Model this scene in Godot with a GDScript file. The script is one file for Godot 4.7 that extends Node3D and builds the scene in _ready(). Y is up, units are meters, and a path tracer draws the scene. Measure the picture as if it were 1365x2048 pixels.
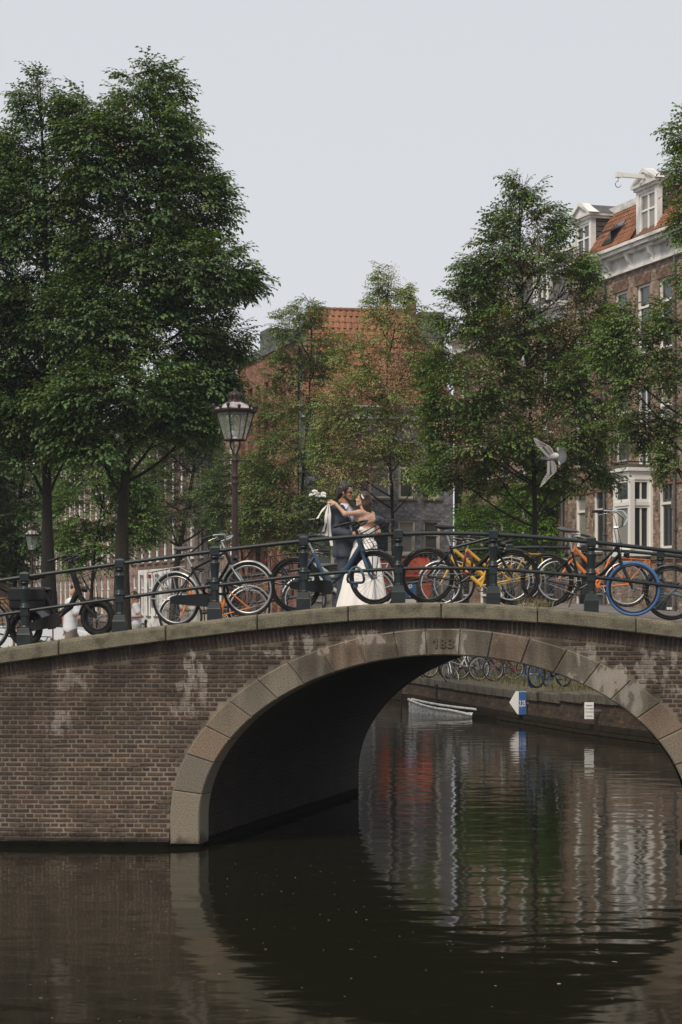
extends Node3D
# Canal bridge with a couple, bicycles and elm trees. Units are metres, y is up, the water lies at y = 0.

var rng := RandomNumberGenerator.new()
var taken := {}
var M := {}
var wheel_cache := {}
const EYE := 3.12
const BRIDGE_AT := Vector3(1.172, 0.0, -25.0)
const BRIDGE_TURN := -0.05236
const SKEW := 0.23


class MB:
	var v := PackedVector3Array()
	var n := PackedVector3Array()
	var c := PackedColorArray()
	var uv := PackedVector2Array()
	var idx := PackedInt32Array()
	var col := Color.WHITE
	var xf := Transform3D()

	func put(p: Vector3, nn: Vector3, t := Vector2.ZERO) -> int:
		v.append(xf * p)
		n.append((xf.basis * nn).normalized())
		c.append(col)
		uv.append(t)
		return v.size() - 1

	func tri(a: Vector3, b: Vector3, d: Vector3) -> void:
		var nn := (b - a).cross(d - a).normalized()
		var i := put(a, nn); put(b, nn); put(d, nn)
		idx.append_array([i, i + 2, i + 1])

	# corners counter-clockwise as seen from outside
	func quad(a: Vector3, b: Vector3, d: Vector3, e: Vector3) -> void:
		var nn := (d - a).cross(e - b).normalized()
		var i := put(a, nn, Vector2(0, 1)); put(b, nn, Vector2(1, 1)); put(d, nn, Vector2(1, 0)); put(e, nn, Vector2(0, 0))
		idx.append_array([i, i + 2, i + 1, i, i + 3, i + 2])

	func box(at: Vector3, size: Vector3, b := Basis()) -> void:
		var h := size / 2.0
		var p := []
		for k in 8:
			p.append(at + b * Vector3(h.x if k & 1 else -h.x, h.y if k & 2 else -h.y, h.z if k & 4 else -h.z))
		quad(p[4], p[5], p[7], p[6]); quad(p[1], p[0], p[2], p[3])
		quad(p[5], p[1], p[3], p[7]); quad(p[0], p[4], p[6], p[2])
		quad(p[6], p[7], p[3], p[2]); quad(p[0], p[1], p[5], p[4])

	func span(x0: float, x1: float, y0: float, y1: float, z0: float, z1: float) -> void:
		box(Vector3((x0 + x1) / 2, (y0 + y1) / 2, (z0 + z1) / 2), Vector3(absf(x1 - x0), absf(y1 - y0), absf(z1 - z0)))

	# box with chamfered edges on every side
	func soft(at: Vector3, size: Vector3, r: float, b := Basis()) -> void:
		var h := size / 2.0
		for ax in 3:
			for s in [-1.0, 1.0]:
				var nn := Vector3.ZERO; nn[ax] = s
				var u := Vector3.ZERO; u[(ax + 1) % 3] = 1.0
				var w := Vector3.ZERO; w[(ax + 2) % 3] = 1.0
				var hu: float = h[(ax + 1) % 3] - r
				var hw: float = h[(ax + 2) % 3] - r
				var o: Vector3 = nn * h[ax]
				var q := [o - u * hu - w * hw, o + u * hu - w * hw, o + u * hu + w * hw, o - u * hu + w * hw]
				if s < 0: q.reverse()
				quad(at + b * q[0], at + b * q[1], at + b * q[2], at + b * q[3])
		for ax in 3:
			var a1 := (ax + 1) % 3
			var a2 := (ax + 2) % 3
			for s1 in [-1.0, 1.0]:
				for s2 in [-1.0, 1.0]:
					var p0 := Vector3.ZERO; p0[a1] = s1 * h[a1]; p0[a2] = s2 * (h[a2] - r)
					var p1 := Vector3.ZERO; p1[a1] = s1 * (h[a1] - r); p1[a2] = s2 * h[a2]
					var l := Vector3.ZERO; l[ax] = h[ax] - r
					var q := [p0 - l, p0 + l, p1 + l, p1 - l]
					if ((q[1] - q[0]).cross(q[2] - q[0])).dot(p0 + p1) < 0: q.reverse()
					quad(at + b * q[0], at + b * q[1], at + b * q[2], at + b * q[3])

	# a skin through rings of points, turned outward by itself
	func loft(rings: Array, cap0 := true, cap1 := true, smooth := true, closed := true) -> void:
		var m: int = rings[0].size()
		var k := rings.size()
		var mid := Vector3.ZERO
		for r in rings:
			for p in r: mid += p
		mid /= float(m * k)
		var vol := 0.0
		var last := m if closed else m - 1
		for i in k - 1:
			for j in last:
				var a: Vector3 = rings[i][j]
				var b: Vector3 = rings[i][(j + 1) % m]
				var d: Vector3 = rings[i + 1][(j + 1) % m]
				var e: Vector3 = rings[i + 1][j]
				vol += (d - a).cross(e - b).dot((a + b + d + e) / 4.0 - mid)
		var flip := vol < 0.0
		if smooth:
			var nn := PackedVector3Array(); nn.resize(m * k)
			for i in k - 1:
				for j in last:
					var j2 := (j + 1) % m
					var f: Vector3 = (rings[i + 1][j2] - rings[i][j]).cross(rings[i + 1][j] - rings[i][j2])
					if flip: f = -f
					nn[i * m + j] += f; nn[i * m + j2] += f; nn[(i + 1) * m + j2] += f; nn[(i + 1) * m + j] += f
			var base := v.size()
			for i in k:
				for j in m:
					put(rings[i][j], nn[i * m + j].normalized() if nn[i * m + j].length_squared() > 1e-20 else Vector3.UP, Vector2(float(j) / m, float(i) / k))
			for i in k - 1:
				for j in last:
					var j2 := (j + 1) % m
					var a := base + i * m + j
					var b := base + i * m + j2
					var d := base + (i + 1) * m + j2
					var e := base + (i + 1) * m + j
					if flip: idx.append_array([a, b, d, a, d, e])
					else: idx.append_array([a, d, b, a, e, d])
		else:
			for i in k - 1:
				for j in last:
					var j2 := (j + 1) % m
					if flip: quad(rings[i][j2], rings[i][j], rings[i + 1][j], rings[i + 1][j2])
					else: quad(rings[i][j], rings[i][j2], rings[i + 1][j2], rings[i + 1][j])
		for side in 2:
			if (side == 0 and not cap0) or (side == 1 and not cap1): continue
			var r = rings[0] if side == 0 else rings[k - 1]
			var o := Vector3.ZERO
			for p in r: o += p
			o /= float(m)
			var rev := (side == 0) != flip
			for j in m:
				if rev: tri(o, r[(j + 1) % m], r[j])
				else: tri(o, r[j], r[(j + 1) % m])

	func tube(path: Array, radii, sides := 8, caps := true, closed := false) -> void:
		var rings := []
		var d0: Vector3 = (path[1] - path[0]).normalized()
		var u := d0.cross(Vector3(0.31, 0.11, 0.94)).normalized()
		var k := path.size()
		for i in k:
			var d: Vector3
			if closed: d = (path[(i + 1) % k] - path[(i + k - 1) % k]).normalized()
			elif i == 0: d = d0
			elif i == k - 1: d = (path[i] - path[i - 1]).normalized()
			else: d = ((path[i + 1] - path[i]).normalized() + (path[i] - path[i - 1]).normalized()).normalized()
			u = (u - d * u.dot(d)).normalized()
			var w := d.cross(u)
			var r: float = radii[i] if radii is Array else radii
			var ring := PackedVector3Array()
			for j in sides:
				var a := TAU * j / sides
				ring.append(path[i] + (u * cos(a) + w * sin(a)) * r)
			rings.append(ring)
		if closed: rings.append(rings[0])
		loft(rings, caps and not closed, caps and not closed)

	# profile: Vector2(radius, height) going up
	func lathe(profile: Array, sides := 12, smooth := true, at := Vector3.ZERO, turn := 0.0, sx := 1.0, sz := 1.0) -> void:
		var rings := []
		for p in profile:
			var ring := PackedVector3Array()
			for j in sides:
				var a := TAU * j / sides + turn
				ring.append(at + Vector3(cos(a) * p.x * sx, p.y, -sin(a) * p.x * sz))
			rings.append(ring)
		loft(rings, profile[0].x > 0.0005, profile[-1].x > 0.0005, smooth)

	func ball(at: Vector3, r: Vector3, b := Basis(), rows := 7, sides := 10) -> void:
		var rings := []
		for i in rows + 1:
			var t := PI * i / rows - PI / 2
			var ring := PackedVector3Array()
			for j in sides:
				var a := TAU * j / sides
				ring.append(at + b * Vector3(cos(a) * cos(t) * r.x, sin(t) * r.y, -sin(a) * cos(t) * r.z))
			rings.append(ring)
		loft(rings, false, false)

	# flat outline (counter-clockwise in x, y) given thickness along z
	func prism(outline: PackedVector2Array, z0: float, z1: float, b := Transform3D()) -> void:
		var o := outline
		if Geometry2D.is_polygon_clockwise(o):
			o = o.duplicate(); o.reverse()
		var t := Geometry2D.triangulate_polygon(o)
		for i in range(0, t.size(), 3):
			var q := [o[t[i]], o[t[i + 1]], o[t[i + 2]]]
			if (q[1] - q[0]).cross(q[2] - q[0]) < 0: q = [q[0], q[2], q[1]]
			tri(b * Vector3(q[0].x, q[0].y, z1), b * Vector3(q[1].x, q[1].y, z1), b * Vector3(q[2].x, q[2].y, z1))
			tri(b * Vector3(q[0].x, q[0].y, z0), b * Vector3(q[2].x, q[2].y, z0), b * Vector3(q[1].x, q[1].y, z0))
		for i in o.size():
			var p := o[i]
			var q := o[(i + 1) % o.size()]
			quad(b * Vector3(p.x, p.y, z0), b * Vector3(q.x, q.y, z0), b * Vector3(q.x, q.y, z1), b * Vector3(p.x, p.y, z1))

	func mesh() -> ArrayMesh:
		var arr := []
		arr.resize(Mesh.ARRAY_MAX)
		arr[Mesh.ARRAY_VERTEX] = v
		arr[Mesh.ARRAY_NORMAL] = n
		arr[Mesh.ARRAY_COLOR] = c
		arr[Mesh.ARRAY_TEX_UV] = uv
		arr[Mesh.ARRAY_INDEX] = idx
		var am := ArrayMesh.new()
		am.add_surface_from_arrays(Mesh.PRIMITIVE_TRIANGLES, arr)
		return am


func numbered(called: String) -> String:
	var k: int = taken.get(called, -1) + 1
	taken[called] = k
	return called if k == 0 else "%s_%03d" % [called, k]

func tag(o: Node, label := "", category := "", group := "", kind := "") -> Node:
	if label: o.set_meta("label", label)
	if category: o.set_meta("category", category)
	if group: o.set_meta("group", group)
	if kind: o.set_meta("kind", kind)
	return o

func thing(called: String, label: String, category: String, at := Vector3.ZERO, turn := 0.0, group := "") -> Node3D:
	var o := Node3D.new()
	o.name = numbered(called)
	add_child(o, true)
	o.position = at
	o.rotation.y = turn
	tag(o, label, category, group)
	return o

func part(called: String, mesh: Mesh, material: Material, parent: Node) -> MeshInstance3D:
	var o := MeshInstance3D.new()
	o.mesh = mesh
	o.material_override = material
	if parent == self:
		o.name = numbered(called)
	else:
		o.name = called
		var k := 0
		while parent.has_node(NodePath(o.name)):
			k += 1
			o.name = "%s_%03d" % [called, k]
	parent.add_child(o, true)
	return o

# many alike pieces: the name counter is kept outside so that it stays quick
func piece(called: String, k: int, mesh: Mesh, material: Material, parent: Node, at: Transform3D) -> MeshInstance3D:
	var o := MeshInstance3D.new()
	o.mesh = mesh
	o.material_override = material
	o.name = called if k == 0 else "%s_%03d" % [called, k]
	o.transform = at
	parent.add_child(o)
	return o

func setting(called: String, mesh: Mesh, material: Material, label: String) -> MeshInstance3D:
	var o := part(called, mesh, material, self)
	tag(o, label, "", "", "structure")
	return o

func copy(o: Node3D, at: Vector3, turn: float, label: String) -> Node3D:
	var d: Node3D = o.duplicate()
	d.name = numbered(String(o.name).rstrip("0123456789_"))
	add_child(d, true)
	d.position = at
	d.rotation.y = turn
	d.set_meta("label", label)
	return d

func mat(r: float, g: float, b: float, rough := 0.8, metal := 0.0, spec := 0.5) -> StandardMaterial3D:
	var m := StandardMaterial3D.new()
	m.albedo_color = Color(r, g, b).linear_to_srgb()
	m.roughness = rough
	m.metallic = metal
	m.metallic_specular = spec
	return m

func vmat(rough := 0.8, spec := 0.5) -> StandardMaterial3D:
	var m := mat(1, 1, 1, rough, 0.0, spec)
	m.vertex_color_use_as_albedo = true
	return m

func noise(seed_: int, freq: float, oct := 4, kind := FastNoiseLite.TYPE_SIMPLEX_SMOOTH) -> FastNoiseLite:
	var f := FastNoiseLite.new()
	f.seed = seed_
	f.noise_type = kind
	f.frequency = freq
	f.fractal_octaves = oct
	return f

func ramp(stops: Array) -> Gradient:
	var g := Gradient.new()
	var o := PackedFloat32Array()
	var cc := PackedColorArray()
	for s in stops:
		o.append(s[0])
		cc.append(s[1] if s[1] is Color else Color(s[1], s[1], s[1]))
	g.offsets = o
	g.colors = cc
	return g

func noise_tex(seed_: int, size: int, freq: float, oct: int, stops: Array) -> NoiseTexture2D:
	var t := NoiseTexture2D.new()
	t.width = size
	t.height = size
	t.seamless = true
	t.noise = noise(seed_, freq, oct)
	t.color_ramp = ramp(stops)
	return t

func tri_tex(m: StandardMaterial3D, t: Texture2D, metres: float, world := true) -> StandardMaterial3D:
	m.albedo_texture = t
	m.uv1_triplanar = true
	m.uv1_world_triplanar = world
	m.uv1_triplanar_sharpness = 6.0
	m.uv1_scale = Vector3.ONE / metres
	return m

func bump(m: StandardMaterial3D, t: Texture2D, cm: float) -> StandardMaterial3D:
	m.heightmap_enabled = true
	m.heightmap_texture = t
	m.heightmap_scale = cm
	return m

func bl(x: float, y: float, z: float) -> Vector3:
	return BRIDGE_AT + Vector3(x, y, z).rotated(Vector3.UP, BRIDGE_TURN)

func deck(x: float, z: float) -> float:
	return 3.09 - 0.15 * (sqrt((x + SKEW * z) ** 2 + 4.0) - 2.0)

func lobe_noise(p: Vector3, f: FastNoiseLite) -> float:
	return f.get_noise_3dv(p)


func _ready() -> void:
	rng.seed = 20240611
	set_camera_and_light()
	make_materials()
	build_setting()
	build_bridge()
	build_railings()
	build_houses()
	build_trees()
	build_street_things()
	build_bicycles()
	build_people()


func set_camera_and_light() -> void:
	var cam := Camera3D.new()
	cam.name = "camera"
	cam.projection = Camera3D.PROJECTION_FRUSTUM
	cam.near = 0.1
	cam.far = 900.0
	cam.size = 0.0512
	cam.frustum_offset = Vector2(0.0, 0.0044)
	cam.position = Vector3(0, EYE, 0)
	add_child(cam)
	cam.current = true
	var sky := ProceduralSkyMaterial.new()
	sky.sky_top_color = Color(0.640, 0.651, 0.670)
	sky.sky_horizon_color = Color(0.680, 0.687, 0.703)
	sky.sky_curve = 0.25
	sky.ground_bottom_color = Color(0.16, 0.15, 0.13)
	sky.ground_horizon_color = Color(0.30, 0.30, 0.29)
	var s := Sky.new()
	s.sky_material = sky
	var env := Environment.new()
	env.background_mode = Environment.BG_SKY
	env.sky = s
	env.tonemap_mode = Environment.TONE_MAPPER_LINEAR
	env.tonemap_exposure = 1.75
	env.sdfgi_enabled = true
	env.ssao_enabled = true
	env.ssil_enabled = true
	env.fog_enabled = true
	env.fog_density = 0.00032
	env.fog_light_color = Color(0.86, 0.88, 0.90)
	var we := WorldEnvironment.new()
	we.name = "world_environment"
	we.environment = env
	add_child(we)
	var sun := DirectionalLight3D.new()
	sun.name = "sun"
	sun.light_energy = 0.5
	sun.light_color = Color(1.0, 0.95, 0.88)
	sun.light_angular_distance = 14.0
	sun.shadow_enabled = true
	sun.rotation_degrees = Vector3(-50, -36, 0)
	add_child(sun)


func brick_image(seed_: int, w: int, h: int, courses: int, per: int, joint: Color, tones: Array, bond := true) -> Array:
	var r := RandomNumberGenerator.new()
	r.seed = seed_
	var im := Image.create(w, h, false, Image.FORMAT_RGB8)
	var hi := Image.create(w, h, false, Image.FORMAT_RGB8)
	im.fill(joint)
	hi.fill(Color(0.2, 0.2, 0.2))
	var ch := float(h) / courses
	for k in courses:
		var header := bond and k % 2 == 1
		var count := per * 2 if header else per
		var bw := float(w) / count
		for i in count:
			var x := (i + (0.25 if header else 0.0) + 0.5 * (k % 4 / 2)) * bw
			var t: Color = tones[r.randi() % tones.size()]
			var s := r.randf_range(0.82, 1.14)
			t = Color(t.r * s, t.g * s, t.b * s)
			for o in [0, -w]:
				var rc := Rect2i(int(x) + o + 1, int(k * ch) + 1, maxi(int(bw) - 2, 2), maxi(int(ch) - 2, 2))
				im.fill_rect(rc, t)
				hi.fill_rect(rc, Color(0.75, 0.75, 0.75))
	return [ImageTexture.create_from_image(im), ImageTexture.create_from_image(hi)]


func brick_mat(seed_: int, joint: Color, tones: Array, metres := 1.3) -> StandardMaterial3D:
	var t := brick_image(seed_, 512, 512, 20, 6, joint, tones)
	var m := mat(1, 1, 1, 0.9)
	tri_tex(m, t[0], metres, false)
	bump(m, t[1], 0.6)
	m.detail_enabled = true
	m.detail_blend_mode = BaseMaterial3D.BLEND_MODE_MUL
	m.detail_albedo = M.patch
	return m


func make_materials() -> void:
	M.patch = noise_tex(5, 512, 0.006, 5, [[0.0, 0.62], [0.5, 0.9], [1.0, 1.0]])
	M.grain = noise_tex(6, 512, 0.25, 3, [[0.0, 0.3], [1.0, 1.0]])
	M.speck = noise_tex(7, 512, 0.075, 5, [[0.0, Color(0.34, 0.32, 0.30)], [0.22, Color(0.50, 0.48, 0.445)], [0.42, Color(0.60, 0.58, 0.54)], [0.62, Color(0.65, 0.63, 0.585)], [0.8, Color(0.71, 0.69, 0.65)], [1.0, Color(0.84, 0.82, 0.78)]])
	M.rough = noise_tex(8, 512, 0.06, 4, [[0.0, 0.0], [1.0, 1.0]])
	# stone
	M.coping = stone(Color(0.79, 0.77, 0.695))
	M.coping2 = stone(Color(0.75, 0.735, 0.665))
	M.vous = []
	for k in [Color(0.78, 0.755, 0.715), Color(0.73, 0.71, 0.68), Color(0.80, 0.755, 0.70), Color(0.82, 0.79, 0.745), Color(0.82, 0.74, 0.675)]:
		M.vous.append(stone(k, true))
	M.stone = stone(Color(0.74, 0.72, 0.66))
	M.quay_stone = stone(Color(0.60, 0.59, 0.55))
	# metal and paint
	M.rail = tri_tex(mat(0.030, 0.042, 0.042, 0.42), M.patch, 0.7)
	M.rail.albedo_color = Color(0.013, 0.021, 0.022).linear_to_srgb()
	M.black = mat(0.007, 0.007, 0.008, 0.4)
	M.matt = mat(0.009, 0.009, 0.0095, 0.7)
	M.rubber = mat(0.009, 0.0085, 0.0085, 0.8)
	M.chrome = mat(0.62, 0.62, 0.62, 0.25, 1.0)
	M.alu = mat(0.50, 0.50, 0.49, 0.42, 0.9)
	M.steel = mat(0.28, 0.28, 0.28, 0.45, 0.8)
	M.spoke = mat(0.34, 0.34, 0.34, 0.4, 0.8)
	M.navy = mat(0.045, 0.085, 0.14, 0.42)
	M.yellow = mat(0.62, 0.36, 0.045, 0.45)
	M.orange = mat(0.62, 0.17, 0.03, 0.45)
	M.blue_tyre = mat(0.045, 0.13, 0.33, 0.6)
	M.pale_green = mat(0.42, 0.47, 0.41, 0.5)
	M.grey_blue = mat(0.13, 0.17, 0.20, 0.4)
	M.white = tri_tex(mat(0.90, 0.885, 0.85, 0.6), M.patch, 4.0)
	M.white_clean = mat(0.82, 0.81, 0.785, 0.55)
	M.lamp = tri_tex(mat(0.040, 0.017, 0.013, 0.5), M.patch, 0.5)
	M.lamp_dark = mat(0.026, 0.014, 0.013, 0.5)
	M.red = mat(0.5, 0.03, 0.02, 0.5)
	M.brown_grip = mat(0.05, 0.03, 0.02, 0.7)
	# glass
	M.pane = mat(0.035, 0.04, 0.042, 0.06, 0.0, 0.6)
	M.clear = mat(0.8, 0.85, 0.82, 0.05)
	M.clear.transparency = BaseMaterial3D.TRANSPARENCY_ALPHA
	M.clear.albedo_color = Color(0.75, 0.80, 0.76, 0.22)
	M.curtain = mat(0.42, 0.40, 0.35, 0.9)
	# bridge masonry
	M.mortar = mat(0.32, 0.265, 0.20, 0.95)
	tri_tex(M.mortar, noise_tex(31, 512, 0.012, 6, [[0.0, 0.5], [0.4, 0.78], [1.0, 1.0]]), 3.0)
	bump(M.mortar, M.grain, 0.4)
	stain(M.mortar)
	M.bricks = []
	for k in [Color(0.128, 0.080, 0.059), Color(0.108, 0.069, 0.053), Color(0.145, 0.088, 0.062), Color(0.083, 0.058, 0.048), Color(0.120, 0.083, 0.066), Color(0.162, 0.102, 0.075)]:
		var b := mat(k.r, k.g, k.b, 0.88)
		tri_tex(b, M.brick_grain if M.has("brick_grain") else _brick_grain(), 0.9)
		bump(b, M.grain, 0.25)
		stain(b)
		M.bricks.append(b)
	M.brick_stuff = vmat(0.88)
	tri_tex(M.brick_stuff, M.brick_grain, 0.9)
	bump(M.brick_stuff, M.grain, 0.25)
	stain(M.brick_stuff)
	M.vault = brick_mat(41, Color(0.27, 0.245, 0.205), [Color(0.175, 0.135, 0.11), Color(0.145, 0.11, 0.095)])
	M.algae = tri_tex(mat(0.008, 0.009, 0.006, 0.95, 0.0, 0.15), M.patch, 1.0)
	# house bricks (sRGB)
	M.brown_brick = brick_mat(51, Color(0.70, 0.65, 0.58), [Color(0.595, 0.515, 0.455), Color(0.635, 0.55, 0.485), Color(0.545, 0.47, 0.415), Color(0.67, 0.585, 0.515)])
	M.red_brick = brick_mat(52, Color(0.45, 0.33, 0.27), [Color(0.605, 0.415, 0.33), Color(0.65, 0.45, 0.355), Color(0.555, 0.375, 0.30)])
	M.grey_brick = brick_mat(53, Color(0.36, 0.36, 0.37), [Color(0.51, 0.515, 0.55), Color(0.54, 0.545, 0.58), Color(0.48, 0.485, 0.52)])
	M.dark_brick = brick_mat(54, Color(0.36, 0.32, 0.27), [Color(0.49, 0.385, 0.325), Color(0.53, 0.42, 0.355), Color(0.45, 0.35, 0.30)])
	M.pink_brick = brick_mat(55, Color(0.52, 0.47, 0.42), [Color(0.65, 0.55, 0.49), Color(0.69, 0.58, 0.51), Color(0.61, 0.51, 0.45)])
	M.quay_brick = brick_mat(56, Color(0.22, 0.19, 0.155), [Color(0.29, 0.225, 0.17), Color(0.33, 0.26, 0.19), Color(0.24, 0.19, 0.15), Color(0.35, 0.28, 0.20)])
	M.soldier = brick_mat(57, Color(0.40, 0.32, 0.26), [Color(0.52, 0.41, 0.345), Color(0.48, 0.375, 0.32)])
	M.slate = tri_tex(mat(0.11, 0.10, 0.10, 0.7), M.patch, 1.5)
	M.shingle = tri_tex(mat(0.080, 0.062, 0.050, 0.8), M.patch, 1.0)
	M.lead = tri_tex(mat(0.13, 0.135, 0.14, 0.75), M.patch, 1.5)
	M.tiles = []
	for k in [Color(0.36, 0.155, 0.075), Color(0.30, 0.125, 0.065), Color(0.25, 0.105, 0.06), Color(0.18, 0.085, 0.055), Color(0.37, 0.19, 0.09)]:
		M.tiles.append(tri_tex(mat(k.r, k.g, k.b, 0.75), M.patch, 0.8))
	# ground
	M.asphalt = tri_tex(mat(0.115, 0.108, 0.10, 0.9), M.patch, 2.5)
	var pv := brick_image(61, 512, 512, 16, 8, Color(0.30, 0.28, 0.26), [Color(0.42, 0.385, 0.37), Color(0.46, 0.42, 0.40), Color(0.385, 0.35, 0.335)], false)
	M.paving = tri_tex(mat(1, 1, 1, 0.9), pv[0], 1.6)
	M.earth = tri_tex(mat(1, 1, 1, 0.95), noise_tex(62, 512, 0.02, 5, [[0.0, Color(0.22, 0.21, 0.12)], [0.5, Color(0.36, 0.31, 0.22)], [1.0, Color(0.48, 0.41, 0.30)]]), 3.0)
	M.ground = tri_tex(mat(0.12, 0.11, 0.095, 0.95), M.patch, 6.0)
	# plants
	M.leaf = vmat(0.55, 0.3)
	M.leaf.backlight_enabled = true
	M.leaf.backlight = Color(0.80, 0.80, 0.30)
	M.seed = vmat(0.8)
	M.bark = tri_tex(mat(0.021, 0.017, 0.013, 0.95), M.patch, 0.6)
	bump(M.bark, M.grain, 2.0)
	M.bark_moss = tri_tex(mat(0.036, 0.030, 0.016, 0.95), M.patch, 0.6)
	bump(M.bark_moss, M.grain, 2.0)
	M.grass = vmat(0.8)


func _brick_grain() -> Texture2D:
	M.brick_grain = noise_tex(32, 512, 0.05, 4, [[0.0, 0.5], [0.5, 0.85], [1.0, 1.0]])
	return M.brick_grain


func stone(tint: Color, stained := false) -> StandardMaterial3D:
	var m := mat(1, 1, 1, 0.85)
	m.albedo_color = tint
	tri_tex(m, M.speck, 0.8)
	bump(m, M.rough, 0.35)
	if stained:
		stain(m)
	else:
		m.detail_enabled = true
		m.detail_blend_mode = BaseMaterial3D.BLEND_MODE_MUL
		m.detail_albedo = M.patch
	return m


# lime bloom, soot runs and damp on the bridge face: a texture of the face, fixed to the masonry in the world
func stain(m: StandardMaterial3D) -> void:
	if not M.has("stain_albedo"):
		var w := 1024
		var h := 320
		var im := Image.create(w, h, false, Image.FORMAT_RGBA8)
		var a := noise(71, 0.010, 5)
		var b := noise(72, 0.05, 4)
		var d := noise(73, 0.02, 3)
		# patches: centre x, top y, half width, length, strength (metres along the face, height)
		var spots := [[-3.0, 2.45, 0.17, 0.75, 1.0], [-3.2, 2.1, 0.13, 0.45, 0.7], [-4.55, 2.25, 0.2, 0.35, 0.55], [-4.75, 1.72, 0.16, 0.34, 0.6], [-1.55, 2.7, 0.3, 0.35, 0.75], [-1.0, 2.75, 0.35, 0.25, 0.6], [-2.0, 2.5, 0.15, 0.12, 0.7],
			[-0.11, 2.72, 0.05, 0.3, 1.0], [0.33, 2.7, 0.06, 0.3, 1.0], [1.0, 2.72, 0.35, 0.16, 0.55], [1.9, 2.55, 0.35, 0.3, 0.7], [2.2, 2.3, 0.22, 0.8, 0.85], [2.75, 2.5, 0.3, 0.5, 0.75], [3.0, 2.35, 0.25, 0.5, 0.7], [1.7, 2.3, 0.12, 0.5, 0.5], [2.45, 2.1, 0.1, 0.6, 0.6], [-0.7, 2.68, 0.25, 0.14, 0.6], [-5.2, 2.3, 0.25, 0.4, 0.35]]
		for y in h:
			var wy := (1.0 - (y + 0.5) / h) * 3.2
			for x in w:
				var wx := (x + 0.5) / w * 10.24 - 5.5
				var al := 0.0
				for s in spots:
					var dx: float = absf(wx - s[0] + b.get_noise_2d(wx * 60.0, wy * 40.0) * 0.08) / s[2]
					if dx > 1.3: continue
					var t: float = (s[1] - wy) / s[3]
					if t < -0.25 or t > 1.3: continue
					var f := clampf((1.3 - dx) * 1.6, 0, 1) * smoothstep(-0.2, 0.1, t) * (1.0 - smoothstep(0.55, 1.25, t))
					al = maxf(al, f * s[4])
				al *= clampf(0.62 + 0.9 * b.get_noise_2d(x * 1.3, y * 0.6) + 0.5 * a.get_noise_2d(x, y), 0, 1)
				var cc := Color(0.66, 0.63, 0.60, al * 0.68)
				# dark damp on the upper half, in vertical runs
				var top := 3.09 - 0.15 * (sqrt((wx) ** 2 + 4.0) - 2.0)
				var damp := smoothstep(1.75, 0.3, top - wy + 0.5 * d.get_noise_2d(x * 0.5, y * 0.12)) * 0.78
				damp *= clampf(0.75 + 0.9 * d.get_noise_2d(x * 1.7, y * 0.25), 0.25, 1.0)
				var tide := 0.20 + 0.14 * a.get_noise_2d(x * 1.5, 7.0) + 0.06 * b.get_noise_2d(x, y)
				if wy < tide: damp = maxf(damp, clampf((tide - wy) / 0.10, 0.0, 1.0) * 0.8)
				if damp * (1.0 - al) > al * 0.68:
					cc = Color(0.17, 0.135, 0.115, clampf(damp * (1.0 - al), 0, 0.8))
				im.set_pixel(x, y, cc)
		var blur := im.duplicate()
		M.stain_albedo = ImageTexture.create_from_image(blur)
	m.detail_enabled = true
	m.detail_blend_mode = BaseMaterial3D.BLEND_MODE_MIX
	m.detail_albedo = M.stain_albedo
	m.detail_uv_layer = BaseMaterial3D.DETAIL_UV_2
	m.uv2_triplanar = true
	m.uv2_world_triplanar = true
	m.uv2_triplanar_sharpness = 6.0
	# face x runs from -5.5 to 4.74 beside the crown; the crown stands at world x 1.172
	m.uv2_scale = Vector3(1.0 / 10.24, 1.0 / 3.2, 1.0 / 10.24)
	m.uv2_offset = Vector3((5.5 - 1.172) / 10.24, 0.0, 0.0)


# edge of the right-hand quay, from far to near, at the water
const QUAY := [[-30.0, -165.0, 0.8], [-18.0, -120.0, 0.8], [-10.5, -96.0, 0.8], [-1.9, -78.0, 0.8], [2.0, -62.4, 0.8], [4.09, -53.1, 0.8], [5.0, -49.8, 0.8], [5.75, -47.0, 0.93], [6.86, -44.1, 0.95], [9.2, -36.0, 0.95], [10.4, -31.0, 0.95]]
const LEFT_QUAY := [[-42.0, -165.0], [-28.0, -120.0], [-19.5, -96.0], [-10.5, -78.0], [-6.9, -62.4], [-4.6, -50.0], [-2.9, -40.0], [-1.9, -31.2]]


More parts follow.
